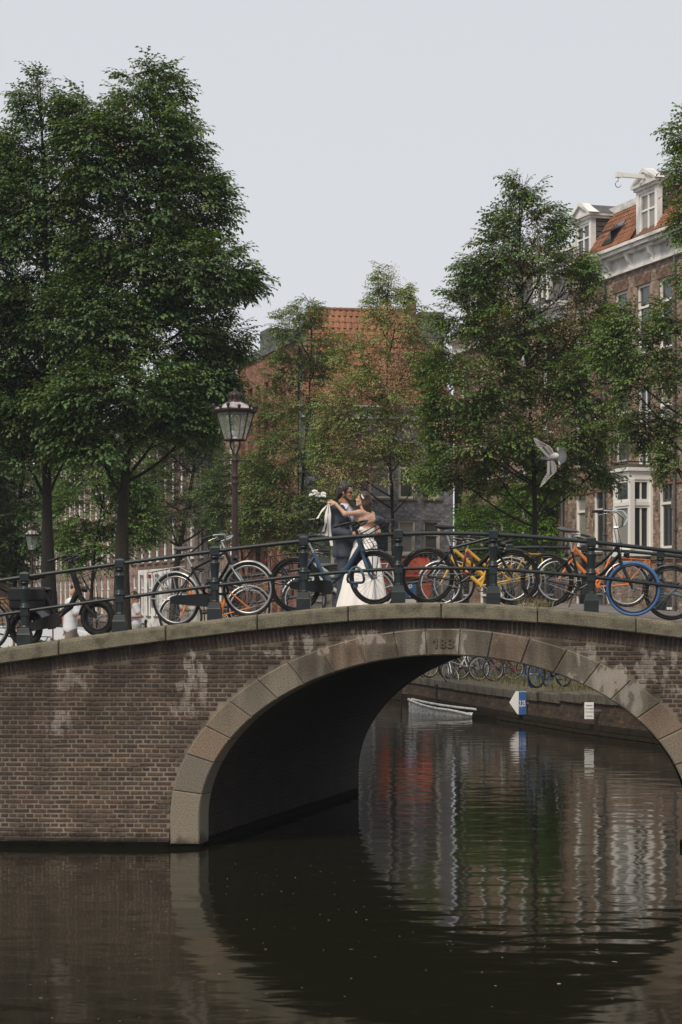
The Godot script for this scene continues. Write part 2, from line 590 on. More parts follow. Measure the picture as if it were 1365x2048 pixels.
func build_setting() -> void:
	var b := MB.new()
	b.quad(Vector3(-320, -1.6, 120), Vector3(320, -1.6, 120), Vector3(320, -1.6, -640), Vector3(-320, -1.6, -640))
	setting("ground", b.mesh(), M.ground, "dark canal bed and ground reaching to the horizon")
	# water
	var wm := mat(0.0105, 0.0105, 0.0055, 0.055, 0.0, 0.38)
	wm.heightmap_enabled = true
	var wt := NoiseTexture2D.new()
	wt.width = 1024; wt.height = 1024; wt.seamless = true
	wt.noise = noise(81, 0.013, 3)
	wt.noise.fractal_gain = 0.38
	wm.heightmap_texture = wt
	wm.uv1_triplanar = true
	wm.uv1_world_triplanar = true
	wm.uv1_scale = Vector3(1.0 / 13.0, 1.0, 1.0 / 9.0)
	wm.heightmap_scale = 0.5
	M.water = wm
	b = MB.new()
	b.quad(Vector3(-90, 0, 60), Vector3(90, 0, 60), Vector3(90, 0, -160), Vector3(-90, 0, -160))
	setting("water", b.mesh(), wm, "dark green brown canal water with gentle ripples")
	# right bank: street level behind the quay edge
	var poly := PackedVector2Array()
	b = MB.new()
	for i in QUAY.size() - 1:
		var p = QUAY[i]
		var q = QUAY[i + 1]
		b.quad(Vector3(p[0], p[2] - 0.004, p[1]), Vector3(q[0], q[2] - 0.004, q[1]), Vector3(q[0] + 5.2, 0.95, q[1] - 1.0), Vector3(p[0] + 5.2, 0.95, p[1] - 1.0))
		b.quad(Vector3(p[0] + 5.2, 0.95, p[1] - 1.0), Vector3(q[0] + 5.2, 0.95, q[1] - 1.0), Vector3(300, 0.95, q[1] - 1.0), Vector3(300, 0.95, p[1] - 1.0))
		b.quad(Vector3(p[0] + 0.02, -1.5, p[1]), Vector3(q[0] + 0.02, -1.5, q[1]), Vector3(q[0] + 0.02, q[2] - 0.004, q[1]), Vector3(p[0] + 0.02, p[2] - 0.004, p[1]))
	b.quad(Vector3(10.4, 0.946, -31), Vector3(300, 0.946, -31), Vector3(300, 0.95, -33), Vector3(10.4, 0.95, -33))
	b.quad(Vector3(10.4, -1.5, -31), Vector3(300, -1.5, -31), Vector3(300, 0.946, -31), Vector3(10.4, 0.946, -31))
	b.quad(Vector3(-300, 0.9, -165.5), Vector3(300, 0.9, -165.5), Vector3(300, 0.9, -640), Vector3(-300, 0.9, -640))
	setting("quay_street", b.mesh(), M.earth, "trodden earth and paving strip along the far right quay")
	b = MB.new()
	for i in LEFT_QUAY.size() - 1:
		var p = LEFT_QUAY[i]
		var q = LEFT_QUAY[i + 1]
		b.quad(Vector3(-300, 1.62, p[1]), Vector3(-300, 1.62, q[1]), Vector3(q[0], 1.62, q[1]), Vector3(p[0], 1.62, p[1]))
		b.quad(Vector3(q[0], -1.5, q[1]), Vector3(p[0], -1.5, p[1]), Vector3(p[0], 1.62, p[1]), Vector3(q[0], 1.62, q[1]))
	setting("street", b.mesh(), M.asphalt, "grey street of the left bank behind the bridge")
	build_quay()


func build_quay() -> void:
	var root := thing("quay_wall", "low brown brick quay wall with stone edge across the water under the arch", "quay wall")
	var b := MB.new()
	var k := 0
	for i in range(2, QUAY.size() - 1):
		var p := Vector3(QUAY[i][0], 0, QUAY[i][1])
		var q := Vector3(QUAY[i + 1][0], 0, QUAY[i + 1][1])
		var d := (q - p).normalized()
		var out := Vector3(d.z, 0, -d.x)
		if out.x > 0: out = -out
		var t0: float = QUAY[i][2]
		var t1: float = QUAY[i + 1][2]
		b.quad(p + out * 0.06 + Vector3(0, -0.6, 0), q + out * 0.06 + Vector3(0, -0.6, 0), q + out * 0.06 + Vector3(0, t1 - 0.2, 0), p + out * 0.06 + Vector3(0, t0 - 0.2, 0))
		var n := maxi(1, int(round((q - p).length() / 1.25)))
		for j in n:
			var a := p.lerp(q, float(j) / n)
			var c := p.lerp(q, float(j + 1) / n)
			var hh := lerpf(t0, t1, (j + 0.5) / n)
			var s := MB.new()
			var mid := (a + c) / 2 - out * 0.16
			var bas := Basis(d, Vector3.UP, -out) if d.cross(Vector3.UP).dot(-out) > 0 else Basis(d, Vector3.UP, out)
			var tone := rng.randf_range(-0.012, 0.012)
			s.soft(Vector3.ZERO, Vector3((c - a).length() - 0.025, 0.24, 0.56), 0.025, bas)
			piece("kerb_stone", k, s.mesh(), M.quay_stone, root, Transform3D(Basis(), mid + Vector3(0, hh - 0.108 + tone, 0)))
			k += 1
	part("wall", b.mesh(), M.quay_brick, root)
	# two long timbers that fend boats off at the water
	for lay in [[0.13, 0.17, 0.08], [0.20, 0.05, 0.05]]:
		var t := MB.new()
		for i in range(2, QUAY.size() - 1):
			var p := Vector3(QUAY[i][0], lay[1], QUAY[i][1])
			var q := Vector3(QUAY[i + 1][0], lay[1], QUAY[i + 1][1])
			var d := (q - p).normalized()
			t.box((p + q) / 2 + Vector3(-lay[0], 0, 0), Vector3((q - p).length() + 0.05, lay[2] * 1.6, 0.13), Basis(d, Vector3.UP, d.cross(Vector3.UP)))
		part("fender_beam", t.mesh(), M.wood_wet if M.has("wood_wet") else _wood_wet(), root)
	# raised edge of a planting bed further back
	var e := thing("bed_kerb", "raised stone kerb of the grass bed with bicycles on the quay", "kerb")
	var kb := MB.new()
	kb.soft(Vector3(0, 0.1, 0), Vector3(1.25, 0.26, 0.22), 0.03)
	part("edge_stone", kb.mesh(), M.quay_stone, e).position = Vector3(0.5, 0, 0)
	kb = MB.new()
	kb.soft(Vector3(0, 0.1, 0), Vector3(0.22, 0.26, 1.8), 0.03)
	part("edge_stone", kb.mesh(), M.quay_stone, e).position = Vector3(1.25, 0, -0.85)
	e.position = Vector3(5.1, 0.80, -55.6)


func _wood_wet() -> StandardMaterial3D:
	M.wood_wet = tri_tex(mat(0.030, 0.025, 0.017, 0.9, 0.0, 0.2), M.patch, 1.2)
	return M.wood_wet


const ARCH_X := 0.106
const JOINTS := [0.153, 0.351, 0.513, 0.669, 0.824, 0.966, 1.105, 1.250, 1.389, 1.507]
const BRIDGE_DEPTH := 7.3


func intr(t: float) -> Vector2:
	return Vector2(ARCH_X + 3.06 * cos(t), 0.36 + 2.07 * sin(t))

func extr(t: float) -> Vector2:
	return Vector2(ARCH_X + 3.43 * cos(t), 0.36 + 2.40 * sin(t))

func extr_y(x: float) -> float:
	var u := absf(x - ARCH_X) / 3.43
	return -1.0 if u >= 1.0 else 0.36 + 2.40 * sqrt(1.0 - u * u)


func build_bridge() -> void:
	var root := thing("arch_bridge", "brown brick canal bridge with granite arch ring and coping", "bridge", BRIDGE_AT, BRIDGE_TURN)
	# mortar sheet that the bricks stand out of
	var b := MB.new()
	var x := -9.0
	while x < 9.0:
		var x1 := x + 0.05
		var lo := [0.0, 0.0]
		for k in 2:
			lo[k] = maxf(extr_y(x if k == 0 else x1) - 0.03, 0.05)
		var t0 := deck(x, 0) - 0.1
		var t1 := deck(x1, 0) - 0.1
		if lo[0] < t0 - 0.02 and lo[1] < t1 - 0.02:
			b.quad(Vector3(x, lo[0], -0.007), Vector3(x1, lo[1], -0.007), Vector3(x1, t1, -0.007), Vector3(x, t0, -0.007))
		x = x1
	part("wall", b.mesh(), M.mortar, root)
	# wet footing under the wall
	b = MB.new()
	b.span(-9.0, ARCH_X - 3.06, -1.2, 0.075, -0.4, -0.004)
	part("footing", b.mesh(), M.algae, root)
	b = MB.new()
	b.span(ARCH_X + 3.06, 9.0, -1.2, 0.075, -0.4, -0.004)
	part("footing", b.mesh(), M.algae, root)
	# plain quay walls that carry on to both sides, with pavement on top
	var pave := MB.new()
	for q in [[-70.0, -9.0], [9.0, 70.0]]:
		b = MB.new()
		b.span(q[0], q[1], -1.2, 1.96, -7.6, -0.01)
		part("wing_wall", b.mesh(), M.quay_brick, root)
		pave.quad(Vector3(q[0], 1.965, -0.02), Vector3(q[1], 1.965, -0.02), Vector3(q[1], 1.965, -7.6), Vector3(q[0], 1.965, -7.6))
	var pv := setting("pavement", pave.mesh(), M.paving, "paving on the quays at both ends of the bridge")
	pv.position = BRIDGE_AT
	pv.rotation.y = BRIDGE_TURN
	build_wall_bricks(root)
	build_ring(root)
	build_coping(root)
	# barrel of the vault, running askew under the road
	var vb := MB.new()
	var near := PackedVector3Array()
	var far := PackedVector3Array()
	var pts := [Vector2(ARCH_X - 3.055, -1.2), Vector2(ARCH_X - 3.055, 0.1)]
	for k in 41:
		var p := intr(PI - PI * k / 40.0)
		pts.append(Vector2(ARCH_X + (p.x - ARCH_X) * 0.998, p.y + 0.004))
	pts.append(Vector2(ARCH_X + 3.055, 0.1))
	pts.append(Vector2(ARCH_X + 3.055, -1.2))
	for i in pts.size() - 1:
		var p: Vector2 = pts[i]
		var q: Vector2 = pts[i + 1]
		var s := Vector3(SKEW * BRIDGE_DEPTH, 0, -BRIDGE_DEPTH)
		var z := Vector3(0, 0, -0.30)
		vb.quad(Vector3(q.x, q.y, 0) + z, Vector3(p.x, p.y, 0) + z, Vector3(p.x, p.y, 0) + s, Vector3(q.x, q.y, 0) + s)
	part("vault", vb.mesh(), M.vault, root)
	# stone ledge along the springing inside the vault
	for sx in [-1.0, 1.0]:
		vb = MB.new()
		var p0 := Vector3(ARCH_X + sx * 3.02, 0.03, -0.32)
		var p1 := p0 + Vector3(SKEW * (BRIDGE_DEPTH - 0.4), 0, -(BRIDGE_DEPTH - 0.4))
		vb.box((p0 + p1) / 2, Vector3((p1 - p0).length(), 0.12, 0.10), Basis((p1 - p0).normalized(), Vector3.UP, (p1 - p0).normalized().cross(Vector3.UP)))
		part("ledge", vb.mesh(), M.algae, root)
	# the far face: plain brick with the same opening
	vb = MB.new()
	x = -9.0
	while x < 10.5:
		var x1 := x + 0.1
		var sh := SKEW * BRIDGE_DEPTH
		var lo0 := maxf(extr_y(x - sh) - 0.3, -1.0)
		var lo1 := maxf(extr_y(x1 - sh) - 0.3, -1.0)
		if absf((x + x1) / 2 - sh - ARCH_X) < 3.06:
			lo0 = 0.36 + 2.07 * sqrt(maxf(0, 1.0 - ((x - sh - ARCH_X) / 3.06) ** 2))
			lo1 = 0.36 + 2.07 * sqrt(maxf(0, 1.0 - ((x1 - sh - ARCH_X) / 3.06) ** 2))
		vb.quad(Vector3(x1, lo1, -BRIDGE_DEPTH), Vector3(x, lo0, -BRIDGE_DEPTH), Vector3(x, deck(x, -BRIDGE_DEPTH) - 0.02, -BRIDGE_DEPTH), Vector3(x1, deck(x1, -BRIDGE_DEPTH) - 0.02, -BRIDGE_DEPTH))
		x = x1
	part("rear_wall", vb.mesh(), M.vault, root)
	# road on the bridge
	var d := MB.new()
	for i in 60:
		var xa := -14.0 + i * 0.5
		for j in 4:
			var za := -0.42 - j * (BRIDGE_DEPTH - 0.45) / 4.0
			var zb := -0.42 - (j + 1) * (BRIDGE_DEPTH - 0.45) / 4.0
			d.quad(Vector3(xa, deck(xa, za) - 0.012, za), Vector3(xa + 0.5, deck(xa + 0.5, za) - 0.012, za), Vector3(xa + 0.5, deck(xa + 0.5, zb) - 0.012, zb), Vector3(xa, deck(xa, zb) - 0.012, zb))
	var road := setting("bridge_deck", d.mesh(), M.paving, "grey clinker paving of the humped bridge deck")
	road.position = BRIDGE_AT
	road.rotation.y = BRIDGE_TURN


func brick_mesh(w: float, h: float, r: RandomNumberGenerator) -> ArrayMesh:
	var b := MB.new()
	brick_into(b, Vector3.ZERO, w, h, r)
	return b.mesh()

func brick_into(b: MB, at: Vector3, w: float, h: float, r: RandomNumberGenerator, turn := 0.0) -> void:
	var e := 0.006
	var q := []
	var bs := Basis(Vector3.BACK, turn)
	for s in [[-1, -1], [1, -1], [1, 1], [-1, 1]]:
		q.append(Vector3(s[0] * w / 2 + r.randf_range(-0.003, 0.003), s[1] * h / 2 + r.randf_range(-0.0025, 0.0025), 0))
	var f := []
	var bk := []
	for k in 4:
		var p: Vector3 = q[k]
		f.append(at + bs * (Vector3(p.x - signf(p.x) * e, p.y - signf(p.y) * e, r.randf_range(-0.0015, 0.0035))))
		bk.append(at + bs * (p + Vector3(0, 0, -0.012)))
	b.quad(f[0], f[1], f[2], f[3])
	for k in 4:
		var k2 := (k + 1) % 4
		b.quad(bk[k], bk[k2], f[k2], f[k])


func build_wall_bricks(root: Node3D) -> void:
	var r := RandomNumberGenerator.new()
	r.seed = 311
	var kinds := []
	for k in 6: kinds.append(brick_mesh(0.197, 0.043, r))
	var stuff := MB.new()
	var made := 0
	var tones := [Color(0.128, 0.080, 0.059), Color(0.108, 0.069, 0.053), Color(0.145, 0.088, 0.062), Color(0.083, 0.058, 0.048), Color(0.120, 0.083, 0.066), Color(0.162, 0.102, 0.075)]
	var rows := 50
	for j in rows:
		var y := 0.105 + 0.0588 * j
		var head := j % 2 == 1
		var pitch := 0.106 if head else 0.212
		var x := -8.6 + (0.053 if head else 0.0) + (0.106 if j % 4 == 2 else 0.0) + r.randf_range(-0.006, 0.006)
		while x < 8.6:
			var w := pitch - 0.0145 + r.randf_range(-0.004, 0.004)
			var x0 := x
			var x1 := x + w
			x += pitch
			# clip against the arch ring and the soldier course under the coping
			var ya := y - 0.02
			if x1 < ARCH_X:
				while x1 - x0 > 0.03 and ya < extr_y(x1) + 0.025: x1 -= 0.01
			else:
				while x1 - x0 > 0.03 and ya < extr_y(x0) + 0.025: x0 += 0.01
			if maxf(extr_y(x0), extr_y(x1)) > ya or x1 - x0 < 0.035: continue
			var top := minf(deck(x0, 0), deck(x1, 0)) - 0.2 - 0.165
			if y + 0.022 > top: continue
			var full := not head and x1 - x0 > 0.185
			var at := Vector3((x0 + x1) / 2, y, 0)
			if full and made < 300 and x0 > -5.75 and x1 < -1.2 and y < 2.35:
				piece("brick", made, kinds[r.randi() % 6], M.bricks[r.randi() % 6], root, Transform3D(Basis(Vector3.BACK, r.randf_range(-0.008, 0.008)), at))
				made += 1
			else:
				stuff.col = tones[r.randi() % 6]
				brick_into(stuff, at, x1 - x0, 0.043, r, r.randf_range(-0.008, 0.008))
	# bricks on end under the coping
	var x := -8.6
	while x < 8.6:
		var y := deck(x, 0) - 0.2 - 0.088
		if y - 0.08 > extr_y(x) + 0.015:
			var slope := atan((deck(x + 0.05, 0) - deck(x - 0.05, 0)) / 0.1)
			stuff.col = tones[r.randi() % 6] * 1.06
			brick_into(stuff, Vector3(x, y, 0.001), 0.047, 0.158, r, slope)
		elif y + 0.05 > extr_y(x) + 0.02:
			var lo := extr_y(x) + 0.015
			var hi := deck(x, 0) - 0.205
			stuff.col = tones[r.randi() % 6]
			brick_into(stuff, Vector3(x, (lo + hi) / 2, 0.001), 0.047, hi - lo, r, 0.0)
		x += 0.0585
	var o := part("brickwork", stuff.mesh(), M.brick_stuff, root)
	tag(o, "", "", "", "stuff")


func build_ring(root: Node3D) -> void:
	var r := RandomNumberGenerator.new()
	r.seed = 77
	var ts := [0.0]
	ts.append_array(JOINTS)
	for k in range(JOINTS.size() - 1, -1, -1): ts.append(PI - JOINTS[k])
	ts.append(PI)
	# pale joint bed behind the stones
	var bed := MB.new()
	for k in 60:
		var a := PI * k / 60.0
		var c := PI * (k + 1) / 60.0
		var p := [intr(a), extr(a), extr(c), intr(c)]
		bed.quad(Vector3(p[0].x, p[0].y + 0.004, 0.006), Vector3(p[1].x, p[1].y, 0.006), Vector3(p[2].x, p[2].y, 0.006), Vector3(p[3].x, p[3].y + 0.004, 0.006))
	part("joint_bed", bed.mesh(), M.mortar, root)
	for i in ts.size() - 1:
		var t0: float = ts[i]
		var t1: float = ts[i + 1]
		var b := MB.new()
		var gap := 0.0018
		var ring_in := []
		var ring_out := []
		var n := 5
		for k in n + 1:
			var t := lerpf(t0 + gap, t1 - gap, float(k) / n)
			ring_in.append(intr(t))
			ring_out.append(extr(t))
		if i == 0:
			ring_in.push_front(Vector2(ARCH_X + 3.06, 0.05)); ring_out.push_front(Vector2(ARCH_X + 3.43, 0.05))
		if i == ts.size() - 2:
			ring_in.append(Vector2(ARCH_X - 3.06, 0.05)); ring_out.append(Vector2(ARCH_X - 3.43, 0.05))
		var outline := []
		for p in ring_out: outline.append(p)
		for k in range(ring_in.size() - 1, -1, -1): outline.append(ring_in[k])
		var mid := Vector2.ZERO
		for p in outline: mid += p
		mid /= outline.size()
		var zf := 0.024 + r.randf_range(-0.006, 0.006)
		var m: int = ring_in.size()
		# bevelled front: inset outline, then the rim back to the bed, then the soffit
		var ins := []
		for k in m:
			var o: Vector2 = ring_out[k]
			var q: Vector2 = ring_in[k]
			var dir := (o - q).normalized()
			var side := Vector2.ZERO
			if k == 0: side = (ring_in[1] - ring_in[0]).normalized() * 0.010
			if k == m - 1: side = (ring_in[m - 2] - ring_in[m - 1]).normalized() * 0.010
			ins.append([o - dir * 0.012 + side, q + dir * 0.016 + side])
		for k in m - 1:
			var a: Vector2 = ins[k][0]
			var c: Vector2 = ins[k + 1][0]
			var e: Vector2 = ins[k + 1][1]
			var f: Vector2 = ins[k][1]
			b.quad(Vector3(f.x, f.y, zf), Vector3(a.x, a.y, zf), Vector3(c.x, c.y, zf), Vector3(e.x, e.y, zf))
			var o0: Vector2 = ring_out[k]
			var o1: Vector2 = ring_out[k + 1]
			b.quad(Vector3(a.x, a.y, zf), Vector3(o0.x, o0.y, zf - 0.012), Vector3(o1.x, o1.y, zf - 0.012), Vector3(c.x, c.y, zf))
			b.quad(Vector3(o0.x, o0.y, zf - 0.012), Vector3(o0.x, o0.y, -0.05), Vector3(o1.x, o1.y, -0.05), Vector3(o1.x, o1.y, zf - 0.012))
			var i0: Vector2 = ring_in[k]
			var i1: Vector2 = ring_in[k + 1]
			b.quad(Vector3(i0.x, i0.y, zf - 0.016), Vector3(f.x, f.y, zf), Vector3(e.x, e.y, zf), Vector3(i1.x, i1.y, zf - 0.016))
			var s := Vector3(SKEW * 0.32, 0, -0.32)
			b.quad(Vector3(i1.x, i1.y, 0) + s, Vector3(i0.x, i0.y, 0) + s, Vector3(i0.x, i0.y, zf - 0.016), Vector3(i1.x, i1.y, zf - 0.016))
		for e in 2:
			var k: int = 0 if e == 0 else m - 1
			var o0: Vector2 = ring_out[k]
			var i0: Vector2 = ring_in[k]
			var a: Vector2 = ins[k][0]
			var f: Vector2 = ins[k][1]
			var q := [Vector3(i0.x, i0.y, zf - 0.014), Vector3(o0.x, o0.y, zf - 0.014), Vector3(a.x, a.y, zf), Vector3(f.x, f.y, zf)]
			var q2 := [Vector3(i0.x, i0.y, -0.3), Vector3(o0.x, o0.y, -0.3), Vector3(o0.x, o0.y, zf - 0.014), Vector3(i0.x, i0.y, zf - 0.014)]
			if e == 1: q.reverse(); q2.reverse()
			b.quad(q[0], q[1], q[2], q[3])
			b.quad(q2[0], q2[1], q2[2], q2[3])
		var st := piece("voussoir", i, b.mesh(), M.vous[(i * 7 + 3) % 5], root, Transform3D())
		if i == 10:
			st.set_meta("label", "keystone carved with the number 183")
			var tm := TextMesh.new()
			tm.text = "183"
			var fnt := SystemFont.new()
			fnt.font_names = PackedStringArray(["Droid Sans"])
			fnt.font_weight = 700
			tm.font = fnt
			tm.font_size = 20
			tm.pixel_size = 0.0085
			tm.depth = 0.02
			var g := part("carved_number", tm, M.carved if M.has("carved") else _carved(), st)
			g.position = Vector3(ARCH_X, 2.58, zf + 0.004)


func _carved() -> StandardMaterial3D:
	M.carved = stone(Color(0.60, 0.57, 0.50))
	return M.carved


func build_coping(root: Node3D) -> void:
	var joints := [-9.2, -8.05, -6.94, -5.85, -4.722, -3.369, -2.217, -1.078, 0.081, 1.278, 2.493, 3.7, 4.9, 6.1, 7.3, 8.5, 9.6]
	var prof := [Vector2(-0.44, -0.2), Vector2(0.085, -0.2), Vector2(0.102, -0.185), Vector2(0.104, -0.05), Vector2(0.096, -0.022), Vector2(0.075, -0.005), Vector2(0.04, 0.0), Vector2(-0.44, 0.0)]
	for i in joints.size() - 1:
		var a: float = joints[i] + 0.006
		var c: float = joints[i + 1] - 0.006
		var b := MB.new()
		var rings := []
		var dy := rng.randf_range(-0.004, 0.004)
		for k in 9:
			var inset := 0.0
			var t := float(k - 1) / 6.0
			if k == 0: t = 0.0
			if k == 8: t = 1.0
			if k == 0 or k == 8: inset = 0.012
			var xx := lerpf(a, c, clampf(t, 0, 1))
			if k == 1: xx += 0.012
			if k == 7: xx -= 0.012
			var ring := PackedVector3Array()
			for p in prof:
				var px: Vector2 = p
				if inset > 0.0: px = Vector2(px.x - (inset if px.x > 0 else 0.0), px.y - (inset if px.y > -0.1 else 0.0))
				ring.append(Vector3(xx, deck(xx, 0) + px.y + dy, px.x))
			rings.append(ring)
		b.loft(rings, true, true, false)
		piece("coping_stone", i, b.mesh(), M.coping if i % 3 else M.coping2, root, Transform3D())


func post_mesh() -> ArrayMesh:
	var b := MB.new()
	# square foot, tapered octagonal shaft, collar blocks, vase, square cap with a low point
	var sq := func(prof: Array): b.lathe(prof, 4, false, Vector3.ZERO, PI / 4)
	var s2 := sqrt(2.0)
	sq.call([Vector2(0.088 * s2, -0.04), Vector2(0.088 * s2, 0.15), Vector2(0.084 * s2, 0.157), Vector2(0.068 * s2, 0.22), Vector2(0.058 * s2, 0.232)])
	b.lathe([Vector2(0.062, 0.23), Vector2(0.060, 0.25), Vector2(0.054, 0.26), Vector2(0.052, 0.38), Vector2(0.062, 0.385), Vector2(0.062, 0.395)], 8, false, Vector3.ZERO, PI / 8)
	sq.call([Vector2(0.052 * s2, 0.392), Vector2(0.052 * s2, 0.475)])
	b.lathe([Vector2(0.060, 0.475), Vector2(0.068, 0.485), Vector2(0.068, 0.497), Vector2(0.054, 0.507), Vector2(0.060, 0.52), Vector2(0.047, 0.535), Vector2(0.044, 0.56), Vector2(0.060, 0.70), Vector2(0.066, 0.725), Vector2(0.066, 0.737), Vector2(0.050, 0.752), Vector2(0.042, 0.765), Vector2(0.045, 0.785), Vector2(0.064, 0.80), Vector2(0.064, 0.812), Vector2(0.048, 0.826)], 12, true)
	sq.call([Vector2(0.050 * s2, 0.825), Vector2(0.058 * s2, 0.833), Vector2(0.058 * s2, 0.925), Vector2(0.052 * s2, 0.935), Vector2(0.0, 0.955)])
	return b.mesh()


func build_railings() -> void:
	var pm := post_mesh()
	for side in 2:
		var z := -0.25 if side == 0 else -7.08
		var xs: Array
		if side == 0: xs = [-8.85, -7.65, -6.44, -5.228, -4.007, -2.792, -1.659, -0.462, 0.735, 1.964, 3.193, 4.4, 5.6, 6.8, 8.0]
		else:
			xs = []
			for k in 12: xs.append(2.356 + (k - 5) * 1.2)
		var root := thing("bridge_railing", "dark green iron railing with vase posts along the near edge of the bridge" if side == 0 else "iron railing on the far side of the bridge behind the yellow and orange bicycles", "railing", BRIDGE_AT, BRIDGE_TURN, "bridge railings")
		var k := 0
		for x in xs:
			piece("post", k, pm, M.rail, root, Transform3D(Basis(), Vector3(x, deck(x, z) - 0.01, z)))
			k += 1
		k = 0
		for h in [0.872, 0.434]:
			var b := MB.new()
			var path := []
			for i in xs.size() - 1:
				for s in 4:
					var x: float = lerpf(xs[i], xs[i + 1], s / 4.0)
					path.append(Vector3(x, deck(x, z) + h, z))
			path.append(Vector3(xs[-1], deck(xs[-1], z) + h, z))
			b.tube(path, 0.026 if h > 0.6 else 0.023, 10)
			piece("rail", k, b.mesh(), M.rail, root, Transform3D())
			k += 1


# a wall face in x (along) and y with rectangular openings [x, y, w, h] left free and their reveals lined
func wall_face(b: MB, x0: float, x1: float, y0: float, y1: float, holes: Array, reveal := 0.16, z := 0.0) -> void:
	var ys := [y0, y1]
	for h in holes:
		for y in [h[1], h[1] + h[3]]:
			if y > y0 and y < y1 and not ys.has(y): ys.append(y)
	ys.sort()
	for i in ys.size() - 1:
		var a: float = ys[i]
		var c: float = ys[i + 1]
		var mid := (a + c) / 2
		var row := []
		for h in holes:
			if h[1] < mid and h[1] + h[3] > mid: row.append(h)
		row.sort_custom(func(p, q): return p[0] < q[0])
		var x := x0
		for h in row:
			if h[0] > x: b.quad(Vector3(x, a, z), Vector3(h[0], a, z), Vector3(h[0], c, z), Vector3(x, c, z))
			x = h[0] + h[2]
		if x < x1: b.quad(Vector3(x, a, z), Vector3(x1, a, z), Vector3(x1, c, z), Vector3(x, c, z))
	for h in holes:
		var l: float = h[0]
		var r: float = h[0] + h[2]
		var d: float = h[1]
		var t: float = h[1] + h[3]
		var k := z - reveal
		b.quad(Vector3(l, d, z), Vector3(l, d, k), Vector3(l, t, k), Vector3(l, t, z))
		b.quad(Vector3(r, d, k), Vector3(r, d, z), Vector3(r, t, z), Vector3(r, t, k))
		b.quad(Vector3(l, d, k), Vector3(l, d, z), Vector3(r, d, z), Vector3(r, d, k))
		b.quad(Vector3(l, t, z), Vector3(l, t, k), Vector3(r, t, k), Vector3(r, t, z))


# sash window: frame with its bars; a pane and a sill are its pieces
func window(parent: Node, x: float, y: float, w: float, h: float, style := "sash", frame_mat: Material = null, z := -0.16, basis := Basis()) -> MeshInstance3D:
	var key := "win_%s_%d_%d" % [style, int(w * 100), int(h * 100)]
	if not M.has(key):
		var b := MB.new()
		var f := 0.085 if style != "slim" else 0.05
		b.span(0, f, 0, h, 0, 0.09); b.span(w - f, w, 0, h, 0, 0.09)
		b.span(f, w - f, h - f, h, 0, 0.088); b.span(f, w - f, 0, f, 0, 0.088)
		if style == "sash" or style == "double":
			b.span(f, w - f, h * 0.66, h * 0.66 + 0.085, 0, 0.1)
			b.span(f, f + 0.05, f, h * 0.66, 0, 0.055); b.span(w - f - 0.05, w - f, f, h * 0.66, 0, 0.055)
		if style == "double": b.span(w / 2 - 0.03, w / 2 + 0.03, f, h - f, 0, 0.07)
		if style == "cross":
			b.span(f, w - f, h * 0.6, h * 0.6 + 0.06, 0, 0.08)
			b.span(w / 2 - 0.035, w / 2 + 0.035, f, h - f, 0, 0.078)
		M[key] = b.mesh()
		var p := MB.new()
		p.span(f * 0.5, w - f * 0.5, f * 0.5, h - f * 0.5, 0.005, 0.03)
		M[key + "p"] = p.mesh()
		var s := MB.new()
		s.soft(Vector3(w / 2, -0.05, 0.12), Vector3(w + 0.12, 0.1, 0.26), 0.012)
		M[key + "s"] = s.mesh()
	var o := part("window", M[key], frame_mat if frame_mat else M.white_clean, parent)
	o.transform = Transform3D(basis, basis * Vector3(x, y, z) if basis == Basis() else Vector3(x, y, z))
	var r := rng.randf()
	part("pane", M[key + "p"], M.pane if r < 0.62 else M.pane_dim if r < 0.8 else M.pane_curtain, o)
	if style != "slim" and style != "dormer":
		part("sill", M[key + "s"], M.stone, o)
	return o


# a house whose front runs from left to right as seen from outside; the node stands at the left foot of the front
func house_at(called: String, label: String, left: Vector3, right: Vector3) -> Array:
	var d := right - left
	var o := thing(called, label, "house", left, atan2(-d.z, d.x))
	return [o, Vector2(d.x, d.z).length()]


func body(root: Node3D, b: MB, w: float, h: float, deep: float) -> void:
	b.quad(Vector3(w, 0, 0), Vector3(w, 0, -deep), Vector3(w, h, -deep), Vector3(w, h, 0))
	b.quad(Vector3(0, 0, -deep), Vector3(0, 0, 0), Vector3(0, h, 0), Vector3(0, h, -deep))
	b.quad(Vector3(w, 0, -deep), Vector3(0, 0, -deep), Vector3(0, h, -deep), Vector3(w, h, -deep))
	# floors behind the openings keep the inside dark
	b.quad(Vector3(0.05, 0, -1.2), Vector3(w - 0.05, 0, -1.2), Vector3(w - 0.05, h, -1.2), Vector3(0.05, h, -1.2))


func cornice(root: Node3D, w: float, y: float, tall := 0.9, out := 0.5, brackets := 1.75, material: Material = null) -> void:
	var m: Material = material if material else M.white
	var b := MB.new()
	b.span(-0.02, w + 0.02, y, y + tall * 0.62, 0.003, 0.10)
	b.span(-0.05, w + 0.05, y + tall * 0.62, y + tall * 0.74, 0.0, out * 0.55)
	b.span(-0.08, w + 0.08, y + tall * 0.74, y + tall * 0.88, 0.0, out * 0.85)
	b.span(-0.10, w + 0.10, y + tall * 0.88, y + tall, 0.0, out)
	b.span(-0.03, w + 0.03, y, y + 0.07, 0.1, 0.15)
	part("cornice", b.mesh(), m, root)
	if brackets > 0.0:
		var c := MB.new()
		c.prism(PackedVector2Array([Vector2(0.1, 0.04), Vector2(0.16, 0.04), Vector2(0.17, 0.2), Vector2(0.26, 0.34), Vector2(0.36, tall * 0.62), Vector2(0.1, tall * 0.62)]), -0.09, 0.09, Transform3D(Basis(Vector3.BACK, Vector3.UP, Vector3.LEFT), Vector3.ZERO))
		var cm := c.mesh()
		var x := 0.5
		var k := 0
		while x < w:
			piece("bracket", k, cm, m, root, Transform3D(Basis(), Vector3(x, y, 0)))
			k += 1
			x += brackets


